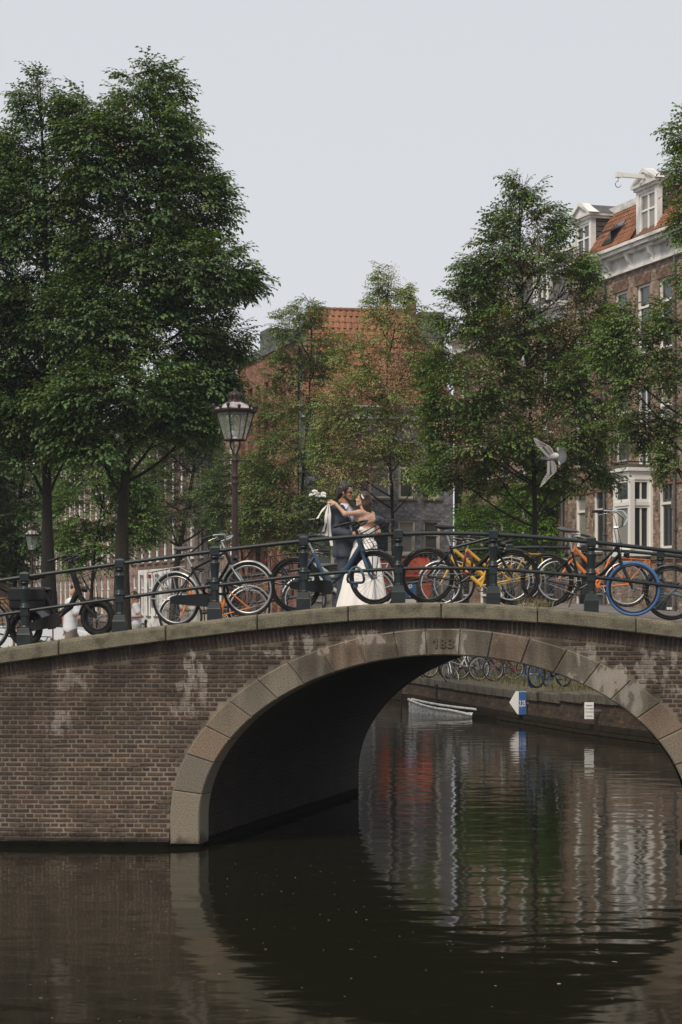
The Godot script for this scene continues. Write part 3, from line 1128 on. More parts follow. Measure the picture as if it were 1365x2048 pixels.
func dormer(root: Node3D, x: float, y: float, w: float, h: float, deep: float, pediment := true) -> Node3D:
	var b := MB.new()
	b.span(0, 0.2, 0, h, -0.2, 0.0); b.span(w - 0.2, w, 0, h, -0.2, 0.0)
	b.span(0.2, w - 0.2, 0, 0.12, -0.2, 0.02); b.span(0.2, w - 0.2, h - 0.22, h, -0.2, 0.0)
	b.span(-0.12, w + 0.12, h, h + 0.1, -deep, 0.16)
	b.span(-0.06, w + 0.06, h - 0.1, h, -deep, 0.08)
	if pediment:
		b.prism(PackedVector2Array([Vector2(-0.14, h + 0.1), Vector2(w + 0.14, h + 0.1), Vector2(w / 2, h + 0.52)]), -0.3, 0.06)
		b.prism(PackedVector2Array([Vector2(-0.2, h + 0.1), Vector2(-0.02, h + 0.1), Vector2(w / 2, h + 0.48), Vector2(w + 0.02, h + 0.1), Vector2(w + 0.2, h + 0.1), Vector2(w / 2, h + 0.62)]), -0.25, 0.16)
	var o := part("dormer", b.mesh(), M.white, root)
	o.position = Vector3(x, y, -0.15)
	var s := MB.new()
	var rows := 9
	for side in [0.0, 1.0]:
		for k in rows:
			var y0 := h * k / rows
			s.box(Vector3(lerpf(0.02, w - 0.02, side), y0 + h / rows / 2 - 0.01, -deep / 2 - 0.1), Vector3(0.05, h / rows - 0.02, deep - 0.22), Basis(Vector3.BACK, 0.12 if side > 0.5 else -0.12))
	s.span(0.03, w - 0.03, 0, h - 0.02, -deep, -0.21)
	part("shingles", s.mesh(), M.shingle, o)
	var r := MB.new()
	var hh := h + 0.1
	r.prism(PackedVector2Array([Vector2(-0.14, hh + 0.003), Vector2(w + 0.14, hh + 0.003), Vector2(w / 2, hh + (0.46 if pediment else 0.1))]), -deep, -0.303)
	part("dormer_roof", r.mesh(), M.slate, o)
	window(o, 0.2, 0.12, w - 0.4, h - 0.34, "cross", null, -0.14)
	return o


func pantile(w: float, l: float) -> ArrayMesh:
	var b := MB.new()
	var n := 7
	var top := []
	var bot := []
	for k in n:
		var t := float(k) / (n - 1)
		var y := 0.028 * sin(t * TAU) + (0.03 if t > 0.85 else 0.0)
		top.append(Vector3((t - 0.5) * w, y + 0.012, -l / 2))
		bot.append(Vector3((t - 0.5) * w, y + 0.045, l / 2))
	for k in n - 1:
		b.quad(bot[k], bot[k + 1], top[k + 1], top[k])
		b.quad(bot[k] - Vector3(0, 0.035, 0), bot[k + 1] - Vector3(0, 0.035, 0), bot[k + 1], bot[k])
	return b.mesh()


# tiles on a sloping trapezoid given by its four corners (bottom left, bottom right, top right, top left)
func lay_tiles(roof: Node3D, c: Array, cols: int, rows: int, most := 300) -> void:
	var r := RandomNumberGenerator.new()
	r.seed = 9 + cols
	var up: Vector3 = ((c[3] + c[2]) / 2 - (c[0] + c[1]) / 2)
	var across: Vector3 = (c[1] - c[0]).normalized()
	var nrm := across.cross(up.normalized()).normalized()
	var bas := Basis(across, nrm, across.cross(nrm))
	var l := up.length() / rows * 1.12
	var w: float = (c[1] - c[0]).length() / cols
	var meshes := []
	for k in 3: meshes.append(pantile(w * 1.03, l))
	var made := 0
	var rest := MB.new()
	for j in range(rows - 1, -1, -1):
		var t := (j + 0.5) / rows
		var a: Vector3 = c[0].lerp(c[3], t)
		var e: Vector3 = c[1].lerp(c[2], t)
		var n := maxi(1, int(round((e - a).length() / w)))
		for i in n:
			var at := a.lerp(e, (i + 0.5) / n) + nrm * (0.02 + r.randf_range(0, 0.012))
			var b2 := bas.rotated(nrm, r.randf_range(-0.03, 0.03))
			if made < most:
				piece("roof_tile", made, meshes[r.randi() % 3], M.tiles[mini(4, int(absf(r.randfn(0.0, 1.5))))], roof, Transform3D(b2, at))
				made += 1
			else:
				rest.xf = Transform3D(b2, at)
				rest.soft(Vector3.ZERO, Vector3(w * 0.95, 0.04, l), 0.01)
	if rest.v.size():
		tag(part("roof_tiles", rest.mesh(), M.tiles[1], roof), "", "", "", "stuff")


func balcony(root: Node3D, x0: float, x1: float, y: float, out: float, tall := 0.85) -> void:
	var f := MB.new()
	f.span(x0, x1, y - 0.1, y, 0.003, out)
	var o := part("balcony", f.mesh(), M.stone, root)
	var b := MB.new()
	for h in [0.08, tall]:
		b.span(x0, x1, y + h - 0.02, y + h + 0.02, out - 0.05, out - 0.01)
		for x in [x0, x1 - 0.04]: b.span(x, x + 0.04, y + h - 0.019, y + h + 0.019, 0.003, out - 0.05)
	var n := int((x1 - x0) / 0.11)
	for k in n + 1:
		var x := lerpf(x0 + 0.02, x1 - 0.02, float(k) / n)
		b.span(x - 0.009, x + 0.009, y + 0.1, y + tall - 0.02, out - 0.04, out - 0.02)
	tag(part("balcony_rail", b.mesh(), M.black, o), "", "", "", "stuff")


func build_houses() -> void:
	M.pane_dim = mat(0.075, 0.08, 0.078, 0.1, 0.0, 0.5)
	M.pane_curtain = mat(0.26, 0.25, 0.22, 0.22, 0.0, 0.5)
	house_right()
	house_second()
	house_centre()
	house_red()
	houses_left()


func house_right() -> void:
	var g := house_at("brick_townhouse", "tall brown brick townhouse with white bay window and dormers, at the right edge", Vector3(8.7, 0.9, -76.6), Vector3(14.0, 0.9, -60.0))
	var root: Node3D = g[0]
	var w: float = g[1]
	var o := -0.9
	var holes := []
	var wins := []
	for c in [[0.63, 0.97], [2.25, 0.95], [4.1, 1.0], [5.9, 1.0], [7.6, 1.0], [9.9, 1.0], [11.6, 1.0], [13.4, 1.0], [15.2, 1.0]]:
		wins.append([c[0], 11.8 + o, c[1], 2.45, "sash"])
		if c[0] < 4.0 or c[0] > 7.0: wins.append([c[0], 8.1 + o, c[1], 2.6, "sash"])
		if c[0] < 4.0 or c[0] > 7.0: wins.append([c[0], 4.9 + o, c[1], 2.3, "sash"])
		wins.append([c[0], 1.6 + o, c[1], 1.8, "sash"])
	wins.append([4.1, 8.1 + o, 1.0, 2.6, "sash"])
	wins.append([5.95, 7.85 + o, 1.05, 2.8, "double"])
	for q in wins: holes.append([q[0], q[1], q[2], q[3]])
	var b := MB.new()
	wall_face(b, 0, w, 0, 14.0, holes)
	body(root, b, w, 14.9, 10.0)
	part("wall", b.mesh(), M.brown_brick, root)
	for q in wins: window(root, q[0], q[1], q[2], q[3], q[4])
	# soldier lintels, arches of cut brick with stone ends, stone bands
	var lint := MB.new()
	var st := MB.new()
	for q in wins:
		if q[1] > 3.0 and q[1] < 5.0:
			var n := 9
			for k in n:
				var a0 := PI * (0.2 + 0.6 * k / n)
				var a1 := PI * (0.2 + 0.6 * (k + 1) / n)
				var cx: float = q[0] + q[2] / 2
				var cy: float = q[1] + q[3] - 0.38
				var rr: float = q[2] / 2 + 0.16
				var t: MB = st if k == 0 or k == n - 1 or k == 4 else lint
				var poly := PackedVector2Array()
				for s in [[a0, rr], [a1, rr], [a1, rr + 0.34], [a0, rr + 0.34]]: poly.append(Vector2(cx + cos(s[0]) * s[1], cy + sin(s[0]) * s[1] * 0.92))
				t.prism(poly, 0.002, 0.05)
		else:
			var one := MB.new()
			one.span(q[0] - 0.12, q[0] + q[2] + 0.12, q[1] + q[3] + 0.002, q[1] + q[3] + 0.36, -0.1, 0.03)
			part("lintel", one.mesh(), M.soldier, root)
	for k in wins.size():
		var q = wins[k]
		if q[1] > 3.0 and q[1] < 5.0:
			for s in [-0.17, q[2] + 0.02]: st.span(q[0] + s, q[0] + s + 0.15, q[1] + 1.35, q[1] + 1.7, 0.002, 0.04)
	tag(part("arch_bricks", lint.mesh(), M.soldier, root), "", "", "", "stuff")
	tag(part("stone_trim", st.mesh(), M.stone, root), "", "", "", "stuff")
	var band := MB.new()
	for y in [3.55, 6.0 + 0.2, 9.9]:
		band.span(-0.02, w + 0.02, y, y + 0.07, 0.002, 0.035)
	part("red_band", band.mesh(), M.tiles[2], root)
	var pl := MB.new()
	pl.span(-0.03, w + 0.03, 0, 0.55, 0.002, 0.09)
	pl.span(-0.03, w + 0.03, 3.62, 3.85, 0.002, 0.07)
	part("plinth", pl.mesh(), M.stone, root)
	cornice(root, w, 13.95, 0.92, 0.55, 1.72)
	# mansard of orange pantiles between the dormers
	var r := MB.new()
	var y0 := 14.87
	r.quad(Vector3(0, y0, 0.1), Vector3(w, y0, 0.1), Vector3(w, 16.75, -1.15), Vector3(0, 16.75, -1.15))
	r.quad(Vector3(0, 16.75, -1.15), Vector3(w, 16.75, -1.15), Vector3(w, 16.75, -10), Vector3(0, 16.75, -10))
	r.quad(Vector3(0, y0, -10), Vector3(0, y0, 0.1), Vector3(0, 16.75, -1.15), Vector3(0, 16.75, -10))
	r.quad(Vector3(w, y0, 0.1), Vector3(w, y0, -10), Vector3(w, 16.75, -10), Vector3(w, 16.75, -1.15))
	var roof := part("roof", r.mesh(), M.tiles[3], root)
	for seg in [[1.75, 5.4, 18, 0], [7.25, 9.5, 11, 1]]:
		lay_tiles_named(roof, [Vector3(seg[0], y0 + 0.02, 0.1), Vector3(seg[1], y0 + 0.02, 0.1), Vector3(seg[1], 16.75, -1.15), Vector3(seg[0], 16.75, -1.15)], seg[2], 9)
	var fb := MB.new()
	fb.span(-0.1, w + 0.1, 16.72, 16.98, -1.4, -1.02)
	part("roof_edge_board", fb.mesh(), M.white, root)
	dormer(root, 0.15, 14.9, 1.6, 1.75, 2.4)
	var d2 := dormer(root, 5.55, 14.9, 1.65, 1.95, 2.4)
	dormer(root, 10.9, 14.9, 1.65, 1.95, 2.4)
	# hoisting beam with its hook
	var hb := MB.new()
	hb.span(0.76, 0.89, 2.18, 2.32, -0.2, 1.15)
	hb.span(0.74, 0.91, 2.16, 2.34, 0.98, 1.2)
	var beam := part("hoist_beam", hb.mesh(), M.white_clean, d2)
	var hk := MB.new()
	var path := []
	for k in 12:
		var a := PI * 0.5 - k * 0.42
		path.append(Vector3(0.825, 1.92 + sin(a) * 0.11, 1.1 + cos(a) * 0.11))
	path.push_front(Vector3(0.825, 2.16, 1.1))
	hk.tube(path, 0.015, 6)
	part("hook", hk.mesh(), M.steel, beam)
	# roof light standing open in the tiles
	var rl := MB.new()
	rl.box(Vector3(3.4, 15.85, -0.28), Vector3(0.95, 0.06, 1.0), Basis(Vector3.RIGHT, 0.35))
	part("roof_light", rl.mesh(), M.slate, root)
	rl = MB.new()
	rl.box(Vector3(3.4, 15.7, -0.32), Vector3(0.85, 0.05, 1.0), Basis(Vector3.RIGHT, 0.98))
	part("roof_opening", rl.mesh(), M.pane, root)
	# bay window
	var bb := MB.new()
	var x0 := 5.86
	var x1 := 7.1
	var z := 0.86
	bb.span(x0, x1, 0.5, 3.75, 0.003, z - 0.03)
	var bay := part("bay_window", bb.mesh(), M.brown_brick, root)
	bb = MB.new()
	bb.span(x0 - 0.06, x1 + 0.06, 3.75, 3.98, 0.003, z + 0.06)
	bb.span(x0 - 0.02, x1 + 0.02, 6.42, 6.72, 0.003, z + 0.02)
	bb.span(x0 - 0.10, x1 + 0.10, 6.72, 6.84, 0.003, z + 0.10)
	for p in [[x0, z], [x1, z], [x0, 0.08], [x1, 0.08]]:
		bb.span(p[0] - 0.075, p[0] + 0.075, 3.98, 6.42, p[1] - 0.16, p[1] + 0.005)
	bb.span(x0, x1, 5.52, 5.66, z - 0.12, z + 0.02)
	bb.span(x1 - 0.12, x1 + 0.02, 5.52, 5.66, 0.08, z - 0.1)
	part("bay_frame", bb.mesh(), M.white_clean, bay)
	for q in [[3.98, 1.54], [5.66, 0.76]]:
		var f := window(bay, x0 + 0.08, q[0], x1 - x0 - 0.16, q[1], "dormer", null, z - 0.1)
		var s := window(bay, x1 - 0.1, q[0], z - 0.2, q[1], "dormer", null, z - 0.12, Basis(Vector3.UP, PI / 2))
		var m := MB.new()
		m.span((z - 0.2) / 2 - 0.03, (z - 0.2) / 2 + 0.03, 0.0, q[1], 0.0, 0.06)
		part("glazing_bar", m.mesh(), M.white_clean, s)
	var cu := MB.new()
	for k in 14:
		var t := k / 13.0
		cu.tube([Vector3(x1 - 0.2, 4.0, 0.15 + t * 0.5), Vector3(x1 - 0.2, 6.4, 0.15 + t * 0.5)], 0.03, 6)
	tag(part("curtain", cu.mesh(), M.curtain, bay), "", "", "", "stuff")
	balcony(root, x0 - 0.1, x1 + 0.1, 6.95, z + 0.1, 0.85)
	balcony(root, 0.3, 1.9, 11.0, 0.45, 0.8)
	var pot := thing("flower_box", "dark flower box with plants on the balcony rail above the white bay window", "flower box", Vector3(8.7, 0.9, -76.6), root.rotation.y)
	var fbx := MB.new()
	fbx.span(x0 + 0.15, x1 - 0.1, 7.72, 7.9, z + 0.1, z + 0.32)
	part("box", fbx.mesh(), M.matt, pot)
	var pl2 := MB.new()
	for k in 90:
		pl2.col = Color(0.03, 0.06, 0.02) * rng.randf_range(0.7, 1.5)
		var c := Vector3(rng.randf_range(x0 + 0.15, x1 - 0.1), rng.randf_range(7.88, 8.12), rng.randf_range(z + 0.08, z + 0.34))
		leaf_into(pl2, c, rng.randf_range(0, TAU), rng.randf_range(-0.6, 0.8), 0.12)
	tag(part("leaves", pl2.mesh(), M.leaf, pot), "", "", "", "stuff")
	# downpipes
	for x in [3.42, 8.98]:
		var dp := MB.new()
		dp.tube([Vector3(x, 0.3, 0.1), Vector3(x, 13.9, 0.1)], 0.05, 8)
		for y in [2.0, 4.6, 7.2, 9.8, 12.4]: dp.span(x - 0.07, x + 0.07, y, y + 0.04, 0.0, 0.16)
		part("downpipe", dp.mesh(), M.lead, root)


func lay_tiles_named(roof: Node3D, c: Array, cols: int, rows: int) -> void:
	var r := RandomNumberGenerator.new()
	r.seed = cols
	var up: Vector3 = c[3] - c[0]
	var across: Vector3 = (c[1] - c[0]).normalized()
	var nrm := across.cross(up.normalized()).normalized()
	var bas := Basis(across, nrm, across.cross(nrm))
	var l := up.length() / rows * 1.12
	var w: float = (c[1] - c[0]).length() / cols
	var mesh := pantile(w * 1.03, l)
	for j in rows:
		for i in cols:
			var at: Vector3 = c[0].lerp(c[3], (j + 0.5) / rows) + across * (i + 0.5) * w + nrm * 0.03
			var k: int = M.get("tile_count", 0)
			M.tile_count = k + 1
			piece("roof_tile", k, mesh, M.tiles[mini(4, int(absf(r.randfn(0.0, 0.9))))], roof, Transform3D(bas, at))


func house_second() -> void:
	var g := house_at("brick_townhouse", "pinkish brick townhouse with grey slate mansard, mostly behind the seeded elm", Vector3(5.0, 0.9, -88.2), Vector3(8.66, 0.9, -76.75))
	var root: Node3D = g[0]
	var w: float = g[1]
	var wins := []
	for c in 5:
		for y in [0.8, 4.0, 7.3, 10.2]:
			wins.append([0.7 + c * 2.25, y, 1.1, 2.2 if y > 1.0 else 2.4, "sash"])
	var holes := []
	for q in wins: holes.append([q[0], q[1], q[2], q[3]])
	var b := MB.new()
	wall_face(b, 0, w, 0, 13.1, holes)
	body(root, b, w, 13.6, 9.0)
	part("wall", b.mesh(), M.pink_brick, root)
	for q in wins: window(root, q[0], q[1], q[2], q[3], q[4])
	cornice(root, w, 13.0, 0.7, 0.45, 0.0)
	var r := MB.new()
	r.quad(Vector3(0, 13.7, 0.05), Vector3(w, 13.7, 0.05), Vector3(w - 0.2, 16.2, -1.3), Vector3(0.2, 16.2, -1.3))
	r.quad(Vector3(0.2, 16.2, -1.3), Vector3(w - 0.2, 16.2, -1.3), Vector3(w - 0.2, 16.6, -9), Vector3(0.2, 16.6, -9))
	r.quad(Vector3(0, 13.7, -9), Vector3(0, 13.7, 0.05), Vector3(0.2, 16.2, -1.3), Vector3(0.2, 16.6, -9))
	r.quad(Vector3(w, 13.7, 0.05), Vector3(w, 13.7, -9), Vector3(w - 0.2, 16.6, -9), Vector3(w - 0.2, 16.2, -1.3))
	part("roof", r.mesh(), M.slate, root)
	var e := MB.new()
	e.span(0, w, 16.15, 16.38, -1.5, -1.2)
	part("roof_edge_board", e.mesh(), M.white, root)
	dormer(root, 0.6, 13.75, 1.6, 1.7, 2.2)
	dormer(root, 4.6, 13.75, 1.5, 1.7, 2.2)
	dormer(root, 8.4, 13.75, 1.5, 1.7, 2.2)
	var dp := MB.new()
	dp.tube([Vector3(w - 0.2, 0.2, 0.1), Vector3(w - 0.2, 13.0, 0.1)], 0.06, 8)
	part("downpipe", dp.mesh(), M.lead, root)


func house_centre() -> void:
	var g := house_at("gable_house", "grey brick house with steep orange tiled roof facing the canal", Vector3(-1.75, 0.9, -85.3), Vector3(4.85, 0.9, -86.6))
	var root: Node3D = g[0]
	var w: float = g[1]
	var wins := []
	for c in [[0.5, 1.0], [1.75, 0.9], [3.0, 1.0], [4.3, 0.75], [5.4, 0.75]]:
		for y in [3.7, 6.6, 8.9]:
			if y > 8.0 and c[1] < 0.95: continue
			wins.append([c[0], y, c[1], 1.95 if y < 8.0 else 1.4, "sash"])
	for c in [[0.4, 1.0], [2.3, 1.0], [4.35, 0.8], [5.5, 0.8]]: wins.append([c[0], 0.5, c[1], 2.5, "sash"])
	var holes := []
	for q in wins: holes.append([q[0], q[1], q[2], q[3]])
	var b := MB.new()
	wall_face(b, 0, w, 0, 10.6, holes)
	body(root, b, w, 10.6, 7.5)
	# gable ends up to the ridge
	b.prism(PackedVector2Array([Vector2(0, 10.6), Vector2(-7.5, 10.6), Vector2(-3.7, 14.9)]), 0.0, 0.22, Transform3D(Basis(Vector3.BACK, Vector3.UP, Vector3.LEFT), Vector3(0.9, 0, 0)))
	part("wall", b.mesh(), M.grey_brick, root)
	for q in wins: window(root, q[0], q[1], q[2], q[3], q[4], M.cream if M.has("cream") else _cream())
	var r := MB.new()
	var c := [Vector3(-0.05, 10.55, 0.35), Vector3(w + 0.05, 10.55, 0.35), Vector3(5.55, 15.15, -3.7), Vector3(0.95, 15.15, -3.7)]
	r.quad(c[0], c[1], c[2], c[3])
	r.quad(Vector3(w, 10.55, -7.5), Vector3(0, 10.55, -7.5), c[3], c[2])
	r.tri(c[1], Vector3(w, 10.55, -7.5), c[2])
	r.tri(Vector3(0, 10.55, -7.5), c[0], c[3])
	var roof := part("roof", r.mesh(), M.tiles[2], root)
	lay_tiles(roof, c, 25, 15, 300)
	var rd := MB.new()
	var k := 0
	for i in 17:
		var t0 := i / 17.0
		var s := MB.new()
		var p: Vector3 = c[3].lerp(c[2], (i + 0.5) / 17.0)
		s.tube([p + Vector3(-0.145, 0.04, 0), p + Vector3(0.135, 0.055, 0)], 0.10, 8)
		piece("ridge_tile", k, s.mesh(), M.tiles[2 + i % 2], roof, Transform3D())
		k += 1
	var v := MB.new()
	for e in [[c[0], c[3]], [c[1], c[2]]]:
		v.tube([e[0] + Vector3(0, 0.03, 0), e[1] + Vector3(0, 0.03, 0)], 0.07, 6)
	tag(part("verge", v.mesh(), M.lead, roof), "", "", "", "stuff")
	cornice(root, w, 10.0, 0.55, 0.42, 0.0)
	# brick chimney at the right end of the ridge
	var ch := MB.new()
	ch.soft(Vector3(5.75, 15.0, -3.9), Vector3(0.42, 1.3, 0.5), 0.02)
	ch.soft(Vector3(5.75, 15.68, -3.9), Vector3(0.50, 0.10, 0.58), 0.02)
	ch.soft(Vector3(5.75, 15.85, -3.9), Vector3(0.22, 0.3, 0.22), 0.03)
	part("chimney", ch.mesh(), M.dark_brick, root)
	# slate clad box on the flat roof to the right
	var sb := MB.new()
	for q in 6: sb.soft(Vector3(6.75, 13.6 + q * 0.3, -4.4), Vector3(1.15 + 0.02 * (q % 2), 0.28, 1.0 + 0.02 * (q % 2)), 0.015)
	sb.span(6.2, 7.3, 10.0, 13.45, -5.0, -3.9)
	part("slate_stack", sb.mesh(), M.lead, root)
	# shop front: awning of red cloth with white edge, side flaps
	var aw := thing("shop_awning", "red cloth shop awning with side flap, seen between the bicycle wheels", "awning", root.position, root.rotation.y)
	var m := MB.new()
	m.quad(Vector3(3.35, 3.5, 1.0), Vector3(5.6, 3.5, 1.0), Vector3(5.6, 4.15, 0.05), Vector3(3.35, 4.15, 0.05))
	m.quad(Vector3(3.35, 3.2, 1.0), Vector3(5.6, 3.2, 1.0), Vector3(5.6, 3.5, 1.0), Vector3(3.35, 3.5, 1.0))
	part("cloth", m.mesh(), M.awning if M.has("awning") else _awning(), aw)
	m = MB.new()
	m.prism(PackedVector2Array([Vector2(-1.0, 3.2), Vector2(-1.0, 3.5), Vector2(-0.05, 4.15), Vector2(-0.05, 3.2)]), -0.01, 0.01, Transform3D(Basis(Vector3.FORWARD, Vector3.UP, Vector3.RIGHT), Vector3(3.34, 0, 0)))
	m.span(3.38, 3.85, 2.1, 3.2, 0.9, 0.93)
	m.span(5.15, 5.55, 1.9, 3.2, 0.9, 0.93)
	part("side_flap", m.mesh(), M.awning, aw)
	m = MB.new()
	m.span(3.25, 5.7, 4.15, 4.3, 0.0, 0.3)
	part("cassette", m.mesh(), M.white, aw)


func _cream() -> StandardMaterial3D:
	M.cream = tri_tex(mat(0.60, 0.56, 0.48, 0.6), M.patch, 3.0)
	return M.cream

func _awning() -> StandardMaterial3D:
	M.awning = tri_tex(mat(0.62, 0.10, 0.035, 0.8), M.patch, 2.0)
	return M.awning


func house_red() -> void:
	var g := house_at("brick_block", "orange red brick block with dark windows behind the lantern", Vector3(-4.95, 0.9, -95.9), Vector3(-1.85, 0.9, -85.5))
	var root: Node3D = g[0]
	var w: float = g[1]
	var wins := []
	for c in 7:
		for y in [0.9, 3.5, 6.1, 8.7, 11.0]:
			wins.append([0.55 + c * 1.48, y, 0.85, 1.75 if y < 10.0 else 1.1, "slim"])
	var holes := []
	for q in wins: holes.append([q[0], q[1], q[2], q[3]])
	var b := MB.new()
	wall_face(b, 0, w, 0, 13.3, holes, 0.3)
	# the plan narrows where the grey house stands behind its right end
	var plan := [Vector2(w, 0), Vector2(w - 7.66, -2.28), Vector2(w - 7.66, -8.0), Vector2(0, -8.0), Vector2(0, 0)]
	for k in 4: b.quad(Vector3(plan[k].x, 0, plan[k].y), Vector3(plan[k + 1].x, 0, plan[k + 1].y), Vector3(plan[k + 1].x, 13.3, plan[k + 1].y), Vector3(plan[k].x, 13.3, plan[k].y))
	b.quad(Vector3(0.05, 0, -0.31), Vector3(w - 1.0, 0, -0.31), Vector3(w - 1.0, 13.3, -0.31), Vector3(0.05, 13.3, -0.31))
	part("wall", b.mesh(), M.red_brick, root)
	for q in wins: window(root, q[0], q[1], q[2], q[3], q[4], M.matt if rng.randf() < 0.7 else M.white_clean, -0.3)
	var e := MB.new()
	e.span(-0.1, w - 0.05, 13.3, 13.5, -0.2, 0.12)
	part("gutter", e.mesh(), M.lead, root)
	var r := MB.new()
	r.tri(Vector3(0, 13.49, 0), Vector3(w, 13.49, 0), Vector3(w - 7.66, 13.49, -2.28))
	r.quad(Vector3(0, 13.49, 0), Vector3(w - 7.66, 13.49, -2.28), Vector3(w - 7.66, 13.49, -8), Vector3(0, 13.49, -8))
	part("roof", r.mesh(), M.slate, root)
	var dm := MB.new()
	dm.span(0.8, 2.4, 13.49, 15.0, -2.6, -0.9)
	part("roof_hut", dm.mesh(), M.lead, root)


func houses_left() -> void:
	var ends := [Vector3(-4.95, 0.9, -96.0), Vector3(-8.25, 0.9, -107.0), Vector3(-12.15, 0.9, -120.0), Vector3(-17.5, 0.9, -138.0), Vector3(-27.0, 0.9, -170.0), Vector3(-41.0, 0.9, -150.0)]
	var mats := [M.brown_brick, M.dark_brick, M.pink_brick, M.brown_brick, M.dark_brick]
	var labels := ["brown brick house with tall white windows and stone stoop, behind the lamp post", "dark brick house with pale ground floor, beyond the brown brick house", "pinkish house further along the row behind the left trees", "farthest brown house of the row behind the two big left trees", "dark brick house closing the view between the trunks at the left edge"]
	for i in 5:
		var g := house_at("row_house", labels[i], ends[i + 1], ends[i] + Vector3(-0.04, 0, -0.12))
		var root: Node3D = g[0]
		var w: float = g[1]
		var n := int(w / 2.1)
		var wins := []
		for c in n:
			for y in [1.3, 4.4, 7.6, 10.3]:
				wins.append([(c + 0.5) * w / n - 0.6, y, 1.2, 2.4 if y < 10.0 else 1.7, "sash"])
		var holes := []
		for q in wins: holes.append([q[0], q[1], q[2], q[3]])
		var b := MB.new()
		wall_face(b, 0, w, 0, 12.6, holes)
		body(root, b, w, 12.8, 8.0)
		part("wall", b.mesh(), mats[i], root)
		for q in wins: window(root, q[0], q[1], q[2], q[3], q[4])
		cornice(root, w, 12.4, 0.6, 0.4, 0.0)
		var r := MB.new()
		r.quad(Vector3(0, 13.0, 0), Vector3(w, 13.0, 0), Vector3(w, 15.5, -3.5), Vector3(0, 15.5, -3.5))
		r.quad(Vector3(0, 15.5, -3.5), Vector3(w, 15.5, -3.5), Vector3(w, 13.0, -8), Vector3(0, 13.0, -8))
		part("roof", r.mesh(), M.slate, root)
		if i == 1:
			var p := MB.new()
			var hs := []
			for q in wins:
				if q[1] < 2.0: hs.append([q[0], q[1], q[2], q[3]])
			wall_face(p, -0.01, w * 0.7, 0, 4.0, hs, 0.05, 0.03)
			part("pale_ground_floor", p.mesh(), M.white, root)
		if i == 0:
			var s := MB.new()
			for q in [[1.0, 1.4], [4.4, 1.4], [8.0, 1.5]]:
				s.soft(Vector3(q[0] + 0.7, 0.85, 0.8), Vector3(q[1], 1.7, 1.6), 0.03)
				s.soft(Vector3(q[0] + 0.7, 1.8, 0.8), Vector3(q[1] + 0.14, 0.16, 1.74), 0.03)
				s.soft(Vector3(q[0] + 0.7, 2.35, 1.4), Vector3(q[1] + 0.05, 1.0, 0.3), 0.03)
				s.soft(Vector3(q[0] + 0.7, 2.9, 1.4), Vector3(q[1] + 0.2, 0.14, 0.44), 0.03)
			tag(part("stoop", s.mesh(), M.cream, root), "", "", "", "stuff")


# one folded leaf: two halves along a drooping midrib
func leaf_into(b: MB, at: Vector3, turn: float, pitch: float, l: float, wide := 0.32) -> void:
	var bs := Basis.from_euler(Vector3(0, turn, 0)) * Basis(Vector3.BACK, pitch)
	var tip := at + bs * Vector3(l, -0.12 * l, 0)
	var mid := at + bs * Vector3(l * 0.45, 0.02 * l, 0)
	var s1 := at + bs * Vector3(l * 0.45, 0.09 * l, l * wide)
	var s2 := at + bs * Vector3(l * 0.45, 0.09 * l, -l * wide)
	var nu := (bs * Vector3(0, 1, 0.25)).normalized()
	var nd := (bs * Vector3(0, 1, -0.25)).normalized()
	var i := b.put(at, nu); b.put(s1, nu); b.put(tip, nu); b.put(mid, nu)
	b.idx.append_array([i, i + 3, i + 1, i + 3, i + 2, i + 1])
	i = b.put(at, nd); b.put(s2, nd); b.put(tip, nd); b.put(mid, nd)
	b.idx.append_array([i, i + 1, i + 3, i + 3, i + 1, i + 2])


func spray_mesh(seed_: int, leaves: int, length: float, leaf: float) -> ArrayMesh:
	var r := RandomNumberGenerator.new()
	r.seed = seed_
	var b := MB.new()
	# a drooping twig with leaves on both sides, one side twig each way
	var stems := [[Vector3.ZERO, 0.0, length, leaves / 2], [Vector3(length * 0.3, 0.01, 0), 0.75, length * 0.6, leaves / 4], [Vector3(length * 0.45, 0.0, 0), -0.7, length * 0.55, leaves / 4]]
	for s in stems:
		var dir := Vector3(cos(s[1]), 0, -sin(s[1]))
		var prev: Vector3 = s[0]
		var path := [prev]
		for k in 4:
			var t := (k + 1) / 4.0
			path.append(s[0] + dir * s[2] * t + Vector3(0, 0.06 * sin(t * 2.0) - 0.20 * t * t, 0) * s[2])
		b.col = Color(0.05, 0.04, 0.025)
		b.tube(path, [0.006, 0.005, 0.004, 0.003, 0.002], 3, false)
		for k in s[3]:
			var t: float = (k + 0.6) / s[3]
			var p: Vector3 = s[0] + dir * s[2] * t + Vector3(0, 0.06 * sin(t * 2.0) - 0.20 * t * t, 0) * s[2]
			var side := 1.0 if k % 2 == 0 else -1.0
			var g := r.randf_range(0.75, 1.25)
			b.col = Color(g, g * r.randf_range(0.95, 1.05), g * r.randf_range(0.7, 1.1))
			leaf_into(b, p + Vector3(0, r.randf_range(-0.02, 0.02), 0), s[1] + side * r.randf_range(0.5, 1.1) * (1.0 - 0.5 * t), r.randf_range(-0.75, 0.05), leaf * r.randf_range(0.75, 1.2), 0.30)
	return b.mesh()


func seed_mesh(seed_: int) -> ArrayMesh:
	var r := RandomNumberGenerator.new()
	r.seed = seed_
	var b := MB.new()
	for k in 22:
		var g := r.randf_range(0.7, 1.25)
		b.col = Color(g, g * r.randf_range(0.9, 1.05), g * r.randf_range(0.8, 1.1))
		leaf_into(b, Vector3(r.randfn(0, 0.11), r.randfn(0, 0.06), r.randfn(0, 0.11)), r.randf_range(0, TAU), r.randf_range(-1.2, 0.7), r.randf_range(0.03, 0.05), 0.45)
	return b.mesh()


